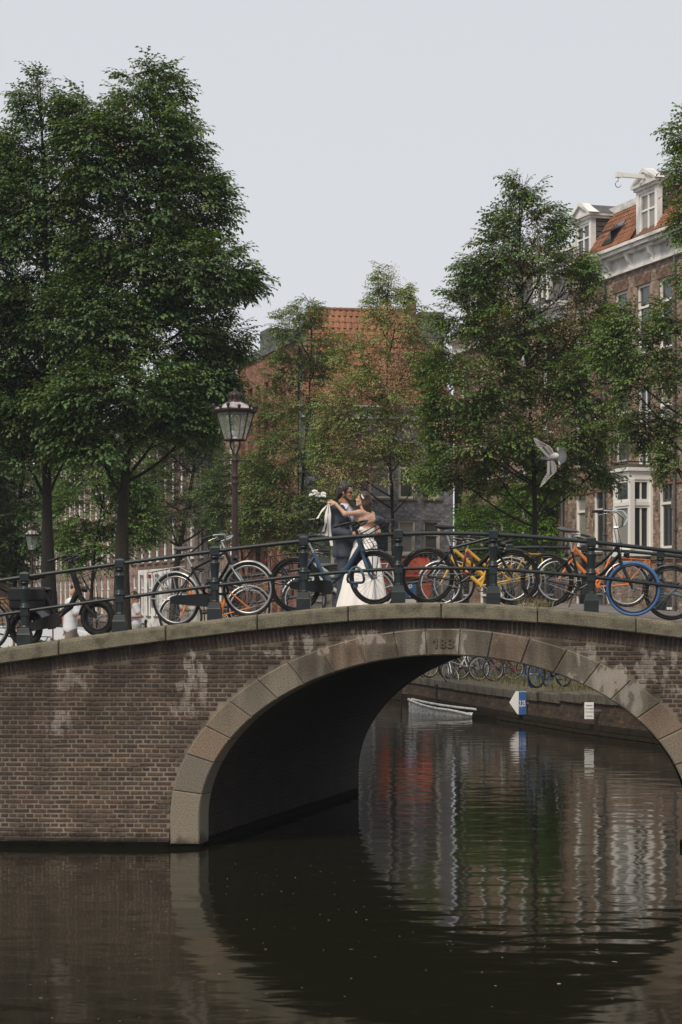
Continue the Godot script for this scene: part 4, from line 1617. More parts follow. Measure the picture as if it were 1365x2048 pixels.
# spec: trunk foot, list of crown lobes [centre, radius, tall], how leafy, how seedy, colours
func elm(label: String, foot: Vector3, trunk_r: float, lobes: Array, opt := {}) -> Node3D:
	var r := RandomNumberGenerator.new()
	r.seed = opt.get("seed", 1)
	var root := thing("elm_tree", label, "tree", foot, 0.0, opt.get("group", "elm trees along the canal"))
	var wood := MB.new()
	var top: Vector3 = lobes[0][0]
	for l in lobes:
		if l[0].y > top.y and absf(l[0].x) < 2.0: top = l[0]
	var fork: float = opt.get("fork", 4.0)
	# trunk up to the top lobe, swaying a little
	var path := []
	var rad := []
	var lean: Vector3 = opt.get("lean", Vector3.ZERO)
	for k in 13:
		var t := k / 12.0
		var y := t * (top.y + 0.3)
		var sway := Vector3(sin(t * 5.0 + r.seed % 7) * 0.10, 0, cos(t * 4.0) * 0.10) * smoothstep(0.05, 0.4, t)
		var follow := smoothstep(fork / top.y * 0.6, 1.0, t)
		path.append(Vector3(top.x * follow, y, top.z * follow) + sway + lean * minf(t * 2.5, 1.0))
		rad.append(trunk_r * ((1.35 if k == 0 else 1.0) * (1.0 - 0.45 * smoothstep(0.0, fork / top.y, t)) * (1.0 - 0.88 * t) + 0.012))
	wood.tube(path, rad, 9)
	var trunk := part("trunk", wood.mesh(), M.bark_moss if opt.get("moss", false) else M.bark, root)
	var on_trunk := func(y: float) -> Vector3:
		var t := clampf(y / (top.y + 0.3), 0.0, 1.0) * 12.0
		var i := mini(int(t), 11)
		return path[i].lerp(path[i + 1], t - i)
	# limbs rising to each lobe, and twigs spreading through it
	var br := MB.new()
	var where: Array[Transform3D] = []
	var tint := PackedColorArray()
	var seeds: Array[Transform3D] = []
	var stint := PackedColorArray()
	var dens: float = opt.get("leafy", 1.0)
	var seedy: float = opt.get("seedy", 0.25)
	var base: Color = opt.get("green", Color(0.080, 0.118, 0.038))
	var nz := noise(opt.get("seed", 1) + 400, 0.55, 2)
	for l in lobes:
		var c: Vector3 = l[0]
		var rx: float = l[1]
		var ry: float = l[2]
		var rz: float = l[3] if l.size() > 3 else rx
		var from: Vector3 = on_trunk.call(clampf(c.y - maxf(1.2, Vector2(c.x, c.z).length() * 0.75), fork * 0.75, top.y * 0.9))
		var knee := from.lerp(c, 0.5) + Vector3(r.randf_range(-0.2, 0.2), -0.15 * Vector2(c.x, c.z).length(), r.randf_range(-0.2, 0.2))
		var limb := []
		for k in 6:
			var t := k / 5.0
			limb.append(from.lerp(knee, t).lerp(knee.lerp(c, t), t))
		var lr := clampf(trunk_r * 0.16 + 0.012 * rx, 0.02, trunk_r * 0.5)
		br.tube(limb, [lr, lr * 0.85, lr * 0.7, lr * 0.58, lr * 0.45, lr * 0.3], 5)
		var twigs := int(7 + rx * 5)
		var ends := []
		for k in twigs:
			var d := Vector3(r.randfn(), r.randfn() * 0.9 + 0.15, r.randfn()).normalized()
			var e := c + Vector3(d.x * rx, d.y * ry, d.z * rz) * r.randf_range(0.55, 0.95)
			var s: Vector3 = limb[3 + r.randi() % 3]
			var m := s.lerp(e, 0.5) + Vector3(0, -0.1 * rx, 0)
			br.tube([s, s.lerp(m, 0.5).lerp(m.lerp(e, 0.5), 0.25), m.lerp((s + e) / 2, 0.5), e], [lr * 0.32, lr * 0.25, lr * 0.18, 0.006], 4, false)
			ends.append(e)
		# leaf sprays: thick in the shell, clumped by a noise, thinner inside
		var n := int(dens * 250.0 * pow(rx * ry * rz, 0.78) + 50)
		var got := 0
		var tries := 0
		while got < n and tries < n * 6:
			tries += 1
			var d := Vector3(r.randfn(), r.randfn(), r.randfn()).normalized()
			var q := pow(r.randf(), 0.42)
			var p := c + Vector3(d.x * rx, d.y * ry, d.z * rz) * q * r.randf_range(0.92, 1.08)
			# flat tiers with gaps in between
			var tier := sin(p.y * 5.2 + nz.get_noise_3d(p.x * 1.3, p.y * 0.3, p.z * 1.3) * 5.0)
			if nz.get_noise_3dv(p * 1.2) + 0.16 * tier < -0.10 + r.randf_range(-0.1, 0.1): continue
			got += 1
			var out := Vector3(p.x - c.x * 0.4, 0, p.z - c.z * 0.4)
			var yaw := atan2(-out.z, out.x) + r.randfn(0, 0.65)
			var sc := r.randf_range(0.75, 1.15)
			var bs := Basis(Vector3.UP, yaw) * Basis(Vector3.BACK, r.randfn(0.08, 0.28) + 0.35 * d.y) * Basis(Vector3.RIGHT, r.randfn(0, 0.35))
			where.append(Transform3D(bs.scaled(Vector3.ONE * sc), p))
			var f := r.randf_range(0.78, 1.25)
			var warm := r.randf_range(0.85, 1.2)
			tint.append(Color(base.r * f * warm, base.g * f, base.b * f))
		var sn := int(seedy * 120.0 * rx * ry * rz + (2 if seedy > 0.0 else 0))
		for k in sn:
			var d := Vector3(r.randfn(), r.randfn(), r.randfn()).normalized()
			var p := c + Vector3(d.x * rx, d.y * ry, d.z * rz) * pow(r.randf(), 0.4) * 1.04
			if nz.get_noise_3dv(p * 0.8 + Vector3(40, 0, 0)) < -0.05: continue
			seeds.append(Transform3D(Basis.from_euler(Vector3(r.randf(), r.randf() * TAU, r.randf())).scaled(Vector3.ONE * r.randf_range(0.8, 1.5)), p))
			var f := r.randf_range(0.7, 1.3)
			stint.append(Color(0.40 * f, 0.275 * f, 0.145 * f))
	tag(part("branches", br.mesh(), M.bark, root), "", "", "", "stuff")
	if not M.has("sprays"):
		M.sprays = [spray_mesh(901, 18, 0.55, 0.105), spray_mesh(902, 16, 0.5, 0.095)]
		M.seeds = seed_mesh(77)
	scatter("crown", M.sprays[opt.get("seed", 1) % 2], M.leaf, where, tint, root)
	if seeds.size():
		scatter("seed_clusters", M.seeds, M.seed, seeds, stint, root)
	return root


func scatter(called: String, mesh: Mesh, material: Material, where: Array, tint: PackedColorArray, parent: Node) -> MultiMeshInstance3D:
	var mm := MultiMesh.new()
	mm.transform_format = MultiMesh.TRANSFORM_3D
	mm.use_colors = true
	mm.mesh = mesh
	mm.instance_count = where.size()
	for i in where.size():
		mm.set_instance_transform(i, where[i])
		mm.set_instance_color(i, tint[i])
	var o := MultiMeshInstance3D.new()
	o.name = called
	o.multimesh = mm
	o.material_override = material
	parent.add_child(o)
	o.set_meta("kind", "stuff")
	return o


# crown lobes as seen from the far side of the water: across, up, half width, half height in metres about the foot; depth offset
func lobes_of(rows: Array, seed_: int, depth := 1.0) -> Array:
	var r := RandomNumberGenerator.new()
	r.seed = seed_
	var out := []
	for q in rows:
		var rz := minf(maxf(q[2], q[3]), 1.9) * depth
		out.append([Vector3(q[0], q[1], (q[4] if q.size() > 4 else r.randf_range(-0.7, 0.7) * depth)), q[2], q[3], rz])
	return out


func build_trees() -> void:
	elm("big dark green elm with mossy trunk, second from the left and tallest", Vector3(-5.03, 1.40, -46.00), 0.25, lobes_of([[0.63, 13.39, 0.71, 0.86], [-0.63, 12.64, 0.69, 0.63], [-0.92, 13.05, 0.37, 0.48], [0.29, 12.53, 0.81, 0.81], [1.15, 12.19, 0.87, 1.01], [0.89, 10.92, 1.24, 1.09], [-0.29, 11.72, 0.92, 1.03], [1.78, 10.69, 0.63, 0.81], [1.72, 9.25, 1.15, 0.81], [2.50, 9.14, 0.60, 0.48], [0.63, 9.31, 1.50, 1.15], [-0.52, 10.00, 1.03, 1.03], [1.78, 7.93, 1.06, 0.86], [0.52, 7.70, 1.50, 1.09], [-0.75, 8.16, 1.03, 1.03], [1.78, 6.61, 0.98, 0.58], [0.17, 6.44, 1.50, 0.86], [0.98, 5.74, 1.03, 0.46], [-0.98, 6.32, 0.92, 0.81], [-0.52, 5.29, 0.92, 0.40], [1.55, 5.63, 0.63, 0.40], [2.15, 7.01, 0.46, 0.46]], 115), {"seed": 12, "green": Color(0.130, 0.215, 0.090), "leafy": 1.15, "seedy": 0.16, "fork": 5.2, "moss": true})
	elm("big dark elm with forked black trunk at the left edge", Vector3(-6.77, 1.40, -46.50), 0.25, lobes_of([[-0.17, 13.17, 0.42, 0.64], [-0.47, 12.18, 0.87, 0.76], [0.81, 12.18, 0.70, 0.87], [-1.05, 11.95, 0.81, 0.70], [0.23, 11.02, 1.16, 1.05], [-0.81, 10.67, 1.16, 1.05], [0.35, 9.39, 1.28, 1.10], [-1.51, 9.16, 1.28, 1.28], [-0.47, 8.11, 1.40, 1.16], [-2.21, 10.44, 1.28, 1.40], [-1.86, 7.30, 1.40, 1.28], [0.00, 6.72, 1.28, 0.93], [-1.05, 6.02, 1.28, 0.81], [-0.12, 5.56, 0.93, 0.47], [0.93, 7.30, 0.93, 0.93], [-1.28, 10.56, 0.93, 0.81], [-0.93, 8.00, 1.05, 0.93], [-0.70, 5.21, 0.93, 0.58], [0.58, 5.21, 0.70, 0.47], [-1.40, 6.72, 1.05, 1.05]], 99), {"seed": 25, "green": Color(0.125, 0.208, 0.088), "leafy": 1.15, "seedy": 0.16, "fork": 4.6})
	elm("dark leaning elm with forked trunk behind the silver bicycle", Vector3(-8.31, 0.90, -100.00), 0.36, lobes_of([[-0.50, 9.72, 1.75, 1.45], [1.75, 9.97, 1.25, 1.45], [-1.25, 7.72, 1.13, 1.20], [1.00, 7.47, 1.75, 1.45], [2.50, 6.97, 1.00, 1.20], [0.00, 10.72, 1.88, 1.20], [-1.00, 11.97, 1.88, 1.45], [1.25, 12.22, 1.88, 1.45], [2.25, 10.97, 1.13, 1.45], [-1.75, 6.22, 1.13, 1.07], [-0.25, 5.97, 1.38, 0.95], [2.00, 5.72, 1.13, 0.83]], 160), {"seed": 33, "green": Color(0.120, 0.174, 0.072), "leafy": 0.75, "seedy": 0.15, "fork": 4.0})
	elm("low dark green tree behind the far lantern at the left edge", Vector3(-11.09, 1.40, -68.00), 0.16, lobes_of([[0.17, 7.16, 1.41, 1.31], [-0.51, 5.46, 1.24, 1.48], [0.68, 4.10, 0.90, 0.97], [-0.17, 3.25, 1.07, 0.80], [-1.53, 6.82, 1.41, 1.99], [1.36, 5.80, 0.90, 0.97], [-1.02, 8.52, 1.58, 1.31], [0.51, 8.69, 1.24, 1.14], [-0.85, 4.10, 1.07, 1.14], [-1.53, 3.08, 1.41, 1.14]], 127), {"seed": 44, "leafy": 1.0, "seedy": 0.03, "fork": 2.5, "green": Color(0.090, 0.156, 0.062)})
	elm("fresh green tree between the two big trunks at left", Vector3(-7.79, 1.40, -62.00), 0.12, lobes_of([[0.00, 5.91, 1.12, 0.88], [0.62, 4.82, 0.97, 1.04], [-0.46, 4.51, 0.81, 0.88], [0.31, 3.43, 1.04, 0.72], [1.24, 5.44, 0.81, 0.88], [-0.62, 3.12, 0.58, 0.57], [1.40, 4.04, 0.66, 0.65], [0.78, 6.68, 0.97, 0.72]], 113), {"seed": 57, "leafy": 0.95, "seedy": 0.03, "fork": 2.5, "green": Color(0.156, 0.258, 0.072)})
	elm("slender green elm before the red brick block, right of the lantern", Vector3(-1.56, 0.90, -80.50), 0.19, lobes_of([[0.30, 13.79, 0.58, 0.76], [-0.30, 13.09, 0.79, 0.96], [0.70, 12.28, 0.89, 1.16], [-0.60, 11.48, 0.99, 1.16], [0.30, 10.27, 1.19, 1.16], [-1.31, 9.26, 0.79, 1.16], [-0.10, 8.26, 1.49, 1.16], [1.01, 8.66, 0.69, 1.06], [-1.61, 7.25, 0.89, 0.96], [-0.10, 6.45, 1.39, 1.06], [-0.91, 5.04, 1.39, 0.76], [0.70, 5.24, 0.89, 0.76], [-1.91, 5.64, 0.69, 0.76], [-0.30, 5.84, 1.29, 0.76], [0.30, 4.53, 1.09, 0.51], [-1.31, 6.25, 0.89, 0.86], [1.11, 6.25, 0.89, 0.76]], 146), {"seed": 66, "leafy": 0.52, "seedy": 0.3, "fork": 5.0, "green": Color(0.180, 0.258, 0.096)})
	elm("thin elm full of brown seeds before the orange roof, behind the couple", Vector3(1.82, 0.90, -71.00), 0.15, lobes_of([[-0.09, 13.58, 0.45, 0.59], [0.53, 13.05, 0.40, 0.36], [-0.53, 12.69, 0.49, 0.63], [0.09, 11.98, 1.11, 0.72], [-1.15, 10.92, 1.02, 0.90], [0.62, 10.74, 1.02, 0.90], [-0.44, 9.67, 1.64, 0.98], [-1.86, 8.96, 0.93, 0.98], [0.80, 9.14, 1.11, 0.90], [-0.80, 8.08, 1.82, 0.90], [-2.22, 7.54, 0.67, 0.81], [0.62, 7.90, 1.02, 0.81], [-1.51, 6.66, 1.20, 0.72], [-0.09, 6.83, 1.11, 0.72], [0.98, 6.48, 0.67, 0.63]], 141), {"seed": 71, "leafy": 0.42, "seedy": 1.8, "fork": 4.5, "green": Color(0.270, 0.345, 0.125)})
	elm("tall pointed elm with brown seeds before the townhouses, behind the pigeon", Vector3(5.36, 0.95, -56.00), 0.16, lobes_of([[-0.28, 13.72, 0.30, 0.44], [-0.35, 12.81, 0.58, 0.58], [0.28, 12.67, 0.58, 0.58], [-0.91, 11.97, 0.65, 0.65], [0.35, 11.55, 1.07, 0.72], [-0.63, 10.99, 1.14, 0.79], [-1.68, 11.13, 0.47, 0.54], [1.19, 11.13, 0.51, 0.65], [-2.06, 10.01, 0.61, 0.73], [-1.05, 9.59, 1.14, 0.86], [0.35, 9.87, 1.21, 0.86], [1.61, 9.87, 0.72, 0.72], [-2.38, 8.61, 0.58, 0.79], [-1.47, 8.05, 1.21, 0.86], [-0.07, 8.33, 1.28, 0.86], [1.33, 8.33, 1.07, 0.86], [2.17, 8.61, 0.51, 0.65], [-2.45, 7.21, 0.69, 0.79], [-1.33, 6.65, 1.28, 0.72], [0.21, 6.79, 1.28, 0.72], [1.61, 6.93, 1.07, 0.79], [-2.31, 5.95, 0.86, 0.65], [-0.91, 5.67, 1.00, 0.58], [0.77, 5.67, 1.14, 0.51], [1.89, 5.95, 0.65, 0.58]], 130), {"seed": 84, "leafy": 0.76, "seedy": 1.2, "fork": 4.6, "green": Color(0.144, 0.228, 0.074)})
	elm("green elm reaching into the picture at the right edge", Vector3(9.09, 0.95, -48.00), 0.17, lobes_of([[-0.66, 13.45, 0.38, 0.49], [-0.78, 12.37, 0.38, 0.49], [-0.66, 11.17, 0.36, 0.61], [-0.42, 10.09, 0.42, 0.67], [-1.14, 8.89, 0.48, 0.38], [-2.22, 8.89, 0.48, 0.31], [-0.60, 8.77, 0.66, 0.67], [-1.68, 8.29, 0.90, 0.61], [-2.58, 8.17, 0.42, 0.49], [-0.84, 7.45, 0.84, 0.67], [-2.04, 7.21, 0.66, 0.55], [-1.32, 6.37, 0.78, 0.55], [-0.48, 6.01, 0.72, 0.67], [-1.80, 6.13, 0.42, 0.37], [-1.08, 5.47, 0.36, 0.30]], 101), {"seed": 95, "leafy": 0.62, "seedy": 0.2, "fork": 4.6, "green": Color(0.168, 0.252, 0.094)})
	elm("bright green bushy tree low behind the trunk of the pointed elm", Vector3(6.39, 0.95, -78.00), 0.14, lobes_of([[-0.20, 6.07, 1.05, 0.93], [0.98, 5.68, 1.05, 1.02], [-0.98, 5.29, 0.76, 0.83], [0.20, 4.51, 1.44, 0.83], [1.75, 4.90, 0.66, 1.02], [1.27, 6.66, 0.86, 0.83], [-0.49, 3.92, 0.86, 0.73], [1.37, 3.73, 0.86, 0.73]], 141), {"seed": 102, "leafy": 1.0, "seedy": 0.0, "fork": 2.0, "green": Color(0.168, 0.312, 0.060)})
	elm("low leafy elm between the lamp post and the red brick block", Vector3(-4.42, 0.90, -91.00), 0.15, lobes_of([[-0.18, 8.13, 1.13, 1.09], [0.96, 7.68, 1.02, 0.97], [-1.09, 7.22, 0.90, 0.97], [0.27, 6.54, 1.36, 0.86], [1.64, 5.86, 1.13, 0.86], [-0.86, 5.63, 1.02, 0.86], [0.73, 5.18, 1.25, 0.75]], 150), {"seed": 113, "leafy": 1.0, "seedy": 0.1, "fork": 2.6, "green": Color(0.125, 0.205, 0.075)})


func lantern(label: String, at: Vector3, turn: float, s := 1.0) -> Node3D:
	var root := thing("street_lantern", label, "street lamp", at, turn, "old cast iron street lanterns")
	var b := MB.new()
	b.lathe([Vector2(0.17, -0.3), Vector2(0.17, 0.25), Vector2(0.15, 0.28), Vector2(0.11, 0.34), Vector2(0.105, 0.75), Vector2(0.12, 0.78), Vector2(0.12, 0.82), Vector2(0.072, 0.88), Vector2(0.060, 1.4), Vector2(0.047, 2.45), Vector2(0.066, 2.47), Vector2(0.066, 2.50), Vector2(0.056, 2.52), Vector2(0.056, 2.56), Vector2(0.068, 2.58), Vector2(0.068, 2.61), Vector2(0.050, 2.64), Vector2(0.046, 2.83), Vector2(0.062, 2.85), Vector2(0.062, 2.88), Vector2(0.046, 2.90), Vector2(0.05, 2.96)], 14)
	part("pole", b.mesh(), M.lamp, root)
	b = MB.new()
	b.tube([Vector3(-0.24, 2.86, 0), Vector3(0.24, 2.86, 0)], 0.011, 7)
	for x in [-0.25, 0.25]: b.ball(Vector3(x, 2.86, 0), Vector3(0.024, 0.024, 0.024))
	part("ladder_bar", b.mesh(), M.lamp_dark, root)
	for k in 4:
		var a := PI / 4 + k * PI / 2
		var d := Vector3(cos(a), 0, sin(a))
		b = MB.new()
		b.tube([Vector3(0, 2.92, 0) + d * 0.02, Vector3(0, 3.0, 0) + d * 0.05, Vector3(0, 3.08, 0) + d * 0.10, Vector3(0, 3.15, 0) + d * 0.115, Vector3(0, 3.20, 0) + d * 0.09], 0.014, 7)
		part("bracket", b.mesh(), M.lamp_dark, root)
	# six-sided glass body widening upward
	var sides := 6
	var y0 := 3.20
	var y1 := 3.66
	var r0 := 0.185
	var r1 := 0.325
	var corner := func(k: int, t: float, grow := 0.0) -> Vector3:
		var a := TAU * k / sides + 0.26
		var r := lerpf(r0, r1, t) + grow
		return Vector3(cos(a) * r, lerpf(y0, y1, t), -sin(a) * r)
	b = MB.new()
	for k in sides:
		b.tube([corner.call(k, 0.0), corner.call(k, 1.0)], 0.013, 5)
		b.tube([corner.call(k, 0.0), corner.call(k + 1, 0.0)], 0.016, 5)
		b.tube([corner.call(k, 1.0), corner.call(k + 1, 1.0)], 0.018, 5)
	b.lathe([Vector2(0.0, 3.18), Vector2(r0 - 0.01, 3.185), Vector2(r0 - 0.01, 3.2), Vector2(0.0, 3.205)], 6, false, Vector3.ZERO, 0.26)
	var frame := part("lantern_frame", b.mesh(), M.lamp_dark, root)
	for k in sides:
		b = MB.new()
		b.quad(corner.call(k, 0.02, -0.004), corner.call(k + 1, 0.02, -0.004), corner.call(k + 1, 0.98, -0.004), corner.call(k, 0.98, -0.004))
		part("pane", b.mesh(), M.clear, frame)
	b = MB.new()
	b.lathe([Vector2(0.07, 3.21), Vector2(0.075, 3.225), Vector2(0.03, 3.24), Vector2(0.025, 3.26), Vector2(0.05, 3.29), Vector2(0.055, 3.35), Vector2(0.04, 3.355)], 12)
	part("burner", b.mesh(), M.white, root)
	b = MB.new()
	b.lathe([Vector2(0.33, 3.655), Vector2(0.375, 3.665), Vector2(0.385, 3.69), Vector2(0.36, 3.71)], 6, false, Vector3.ZERO, 0.26)
	part("eave", b.mesh(), M.lamp_dark, root)
	b = MB.new()
	b.lathe([Vector2(0.355, 3.708), Vector2(0.27, 3.75), Vector2(0.17, 3.805), Vector2(0.13, 3.83)], 6, false, Vector3.ZERO, 0.26)
	part("lantern_roof", b.mesh(), M.lamp_roof if M.has("lamp_roof") else _lamp_roof(), root)
	b = MB.new()
	b.lathe([Vector2(0.135, 3.828), Vector2(0.14, 3.84), Vector2(0.11, 3.855), Vector2(0.085, 3.87), Vector2(0.105, 3.91), Vector2(0.108, 3.955), Vector2(0.085, 3.99), Vector2(0.035, 4.005), Vector2(0.02, 4.02), Vector2(0.03, 4.04), Vector2(0.0, 4.065)], 12)
	for k in 6:
		var a := TAU * k / 6.0
		b.tube([Vector3(cos(a) * 0.105, 3.88, sin(a) * 0.105), Vector3(cos(a) * 0.122, 3.935, sin(a) * 0.122), Vector3(cos(a) * 0.08, 3.995, sin(a) * 0.08)], 0.014, 5)
	part("crown_finial", b.mesh(), M.lamp_dark, root)
	# leaf crests round the eave
	for k in 12:
		var a := TAU * k / 12.0 + 0.26
		var big := k % 2 == 0
		var rr := 0.365 if big else 0.325
		b = MB.new()
		var h := 0.11 if big else 0.075
		b.lathe([Vector2(0.012, 0.0), Vector2(0.024, h * 0.35), Vector2(0.036, h * 0.62), Vector2(0.018, h * 0.85), Vector2(0.0, h)], 6, true, Vector3(cos(a) * rr, 3.70, -sin(a) * rr), 0.0, 1.0, 0.6)
		part("crest", b.mesh(), M.lamp_dark, root)
	root.scale = Vector3(s, maxf(s, 0.96), s)
	return root


func _lamp_roof() -> StandardMaterial3D:
	M.lamp_roof = tri_tex(mat(0.50, 0.44, 0.42, 0.45), M.patch, 0.5)
	return M.lamp_roof


func text_part(called: String, text: String, height: float, material: Material, parent: Node, at: Vector3, bold := true, serif := false, wide := 1.0) -> void:
	var t := TextMesh.new()
	t.text = text
	var f := SystemFont.new()
	f.font_names = PackedStringArray(["Droid Serif" if serif else "Droid Sans"])
	f.font_weight = 700 if bold else 400
	t.font = f
	t.font_size = 24
	t.pixel_size = height / 24.0 / 0.72
	t.depth = 0.006
	t.horizontal_alignment = HORIZONTAL_ALIGNMENT_CENTER
	var o := part(called, t, material, parent)
	o.position = at
	o.scale.x = wide


func build_street_things() -> void:
	lantern("reddish brown cast iron street lantern with crown, standing on the far side of the bridge", bl(-3.23, deck(-3.2, -6.9) - 0.02, -6.85), 0.0, 0.965)
	lantern("smaller looking dark street lantern between the trees near the left edge", Vector3(-9.58, 1.60, -62.0), 0.4, 0.72)
	# clearance sign: white arrow board and blue board with white digits
	var sg := thing("clearance_sign", "white arrow and blue board reading 2,25 on the quay wall", "sign", Vector3(4.25, 0.0, -50.5))
	var b := MB.new()
	b.prism(PackedVector2Array([Vector2(0.0, 0.52), Vector2(0.19, 0.235), Vector2(0.225, 0.235), Vector2(0.225, 0.80), Vector2(0.15, 0.80)]), 0.0, 0.02)
	part("arrow_board", b.mesh(), M.white_clean, sg)
	b = MB.new()
	b.span(0.227, 0.40, 0.225, 0.785, 0.0, 0.02)
	part("number_board", b.mesh(), M.sign_blue if M.has("sign_blue") else _sign_blue(), sg)
	b = MB.new()
	b.span(0.226, 0.408, 0.217, 0.793, -0.012, -0.001)
	part("border", b.mesh(), M.white_clean, sg)
	b = MB.new()
	b.span(0.05, 0.62, 0.48, 0.54, -0.05, -0.013)
	part("holder", b.mesh(), M.steel, sg)
	text_part("digits", "2,25", 0.15, M.white_clean, sg, Vector3(0.314, 0.50, 0.022), true, false, 0.37)
	sg.scale = Vector3(1.05, 1.02, 1.0)
	var nt := thing("notice_board", "small white notice with four lines of print below the quay edge", "sign", Vector3(5.62, 0.0, -46.15), 0.0)
	b = MB.new()
	b.soft(Vector3(0.105, 0.565, 0), Vector3(0.215, 0.385, 0.015), 0.003)
	part("panel", b.mesh(), M.white_clean, nt)
	b = MB.new()
	b.span(0.0, 0.4, 0.55, 0.59, -0.04, -0.009)
	part("holder", b.mesh(), M.steel, nt)
	var lines := ["Verboden", "aan te leggen", "of te ankeren", "Gemeente"]
	for k in 4: text_part("print_line", lines[k], 0.024, M.print if M.has("print") else _print(), nt, Vector3(0.105, 0.69 - k * 0.075 - (0.02 if k == 3 else 0.0), 0.011), k == 0)
	# parking sign for disabled drivers
	var ps := thing("parking_sign", "blue parking sign with white P and wheelchair symbol on a post", "sign", Vector3(2.93, 0.9, -84.2))
	b = MB.new()
	b.tube([Vector3(0, 0, -0.03), Vector3(0, 3.0, -0.03)], 0.03, 8)
	part("post", b.mesh(), M.steel, ps)
	b = MB.new()
	b.soft(Vector3(0, 2.62, 0.02), Vector3(0.46, 0.62, 0.02), 0.004)
	part("panel", b.mesh(), M.sign_blue, ps)
	b = MB.new()
	b.soft(Vector3(0, 2.13, 0.02), Vector3(0.46, 0.26, 0.02), 0.004)
	part("lower_plate", b.mesh(), M.white_clean, ps)
	text_part("letter", "P", 0.26, M.white_clean, ps, Vector3(-0.02, 2.76, 0.033))
	b = MB.new()
	var path := []
	for k in 9:
		var a := PI * 0.75 + k * PI * 1.15 / 8.0
		path.append(Vector3(cos(a) * 0.07, 2.43 + sin(a) * 0.07, 0.036))
	b.tube(path, 0.011, 5)
	b.ball(Vector3(-0.03, 2.565, 0.036), Vector3(0.02, 0.02, 0.006))
	b.tube([Vector3(-0.03, 2.54, 0.036), Vector3(-0.02, 2.45, 0.036), Vector3(0.045, 2.45, 0.036), Vector3(0.085, 2.37, 0.036)], 0.012, 5)
	part("wheelchair_symbol", b.mesh(), M.white_clean, ps)
	build_boat()
	build_car()
	build_ladder()
	build_fence()
	build_plants()
	build_pigeon()


func _sign_blue() -> StandardMaterial3D:
	M.sign_blue = mat(0.035, 0.12, 0.34, 0.5)
	return M.sign_blue
func _print() -> StandardMaterial3D:
	M.print = mat(0.12, 0.12, 0.13, 0.7)
	return M.print


func build_boat() -> void:
	# stern at the right, bow at the left, lying low in the water along the wall
	var bow := Vector3(1.92, 0, -55.6)
	var stern := Vector3(4.25, 0, -52.75)
	var d := (stern - bow)
	var l := d.length()
	var root := thing("rowing_boat", "white half sunken rowing boat lying against the quay wall", "boat", bow, atan2(-d.z, d.x))
	var n := 15
	var outer := []
	var inner := []
	var rim_a := []
	for k in n:
		var t := k / float(n - 1)
		var w := 0.46 * pow(sin(PI * clampf(t * 0.62 + 0.02, 0, 1)), 0.75)
		var top := 0.21 * pow(1.0 - t, 3.4) + 0.14 - 0.13 * smoothstep(0.55, 1.0, t)
		var ro := PackedVector3Array()
		var ri := PackedVector3Array()
		for j in 9:
			var a := PI * j / 8.0
			ro.append(Vector3(t * l, top - sin(a) * (0.5 + top * 0.4), -cos(a) * w * (1.0 - 0.10 * sin(a))))
			ri.append(Vector3(t * l, top - 0.01 - sin(a) * 0.42, -cos(a) * maxf(w - 0.05, 0.005) * (1.0 - 0.10 * sin(a))))
		outer.append(ro)
		inner.append(ri)
	var b := MB.new()
	b.loft(outer, false, false, true, false)
	part("hull", b.mesh(), M.boat_white if M.has("boat_white") else _boat_white(), root)
	b = MB.new()
	b.loft(inner, false, false, true, false)
	part("inner_hull", b.mesh(), M.boat_dark if M.has("boat_dark") else _boat_dark(), root)
	for s in [0, 8]:
		b = MB.new()
		var p := []
		for k in n: p.append(outer[k][s] + Vector3(0, 0.01, 0))
		b.tube(p, 0.038, 7)
		part("gunwale", b.mesh(), M.boat_white, root)
	for t in [0.24, 0.48, 0.7]:
		b = MB.new()
		var k := int(t * (n - 1))
		b.soft(Vector3(t * l, 0.085 - t * 0.04, 0), Vector3(0.24, 0.04, absf(outer[k][0].z) * 1.9), 0.008)
		part("thwart", b.mesh(), M.crate if M.has("crate") else _crate(), root)
	b = MB.new()
	b.soft(Vector3(l * 0.78, 0.085, 0.22), Vector3(0.55, 0.06, 0.3), 0.02, Basis(Vector3.UP, 0.3))
	part("loose_board", b.mesh(), M.boat_white, root)
	b = MB.new()
	b.soft(Vector3(l * 0.97, 0.05, 0.1), Vector3(1.1, 0.2, 0.8), 0.05, Basis(Vector3.UP, 0.1))
	part("dark_tarp", b.mesh(), M.boat_dark, root)


func _boat_white() -> StandardMaterial3D:
	M.boat_white = tri_tex(mat(1, 1, 1, 0.6), noise_tex(91, 256, 0.03, 4, [[0.0, Color(0.45, 0.43, 0.38)], [0.35, Color(0.80, 0.79, 0.76)], [1.0, Color(0.94, 0.93, 0.91)]]), 1.1)
	return M.boat_white
func _boat_dark() -> StandardMaterial3D:
	M.boat_dark = tri_tex(mat(0.018, 0.016, 0.014, 0.95, 0.0, 0.1), M.patch, 1.0)
	return M.boat_dark


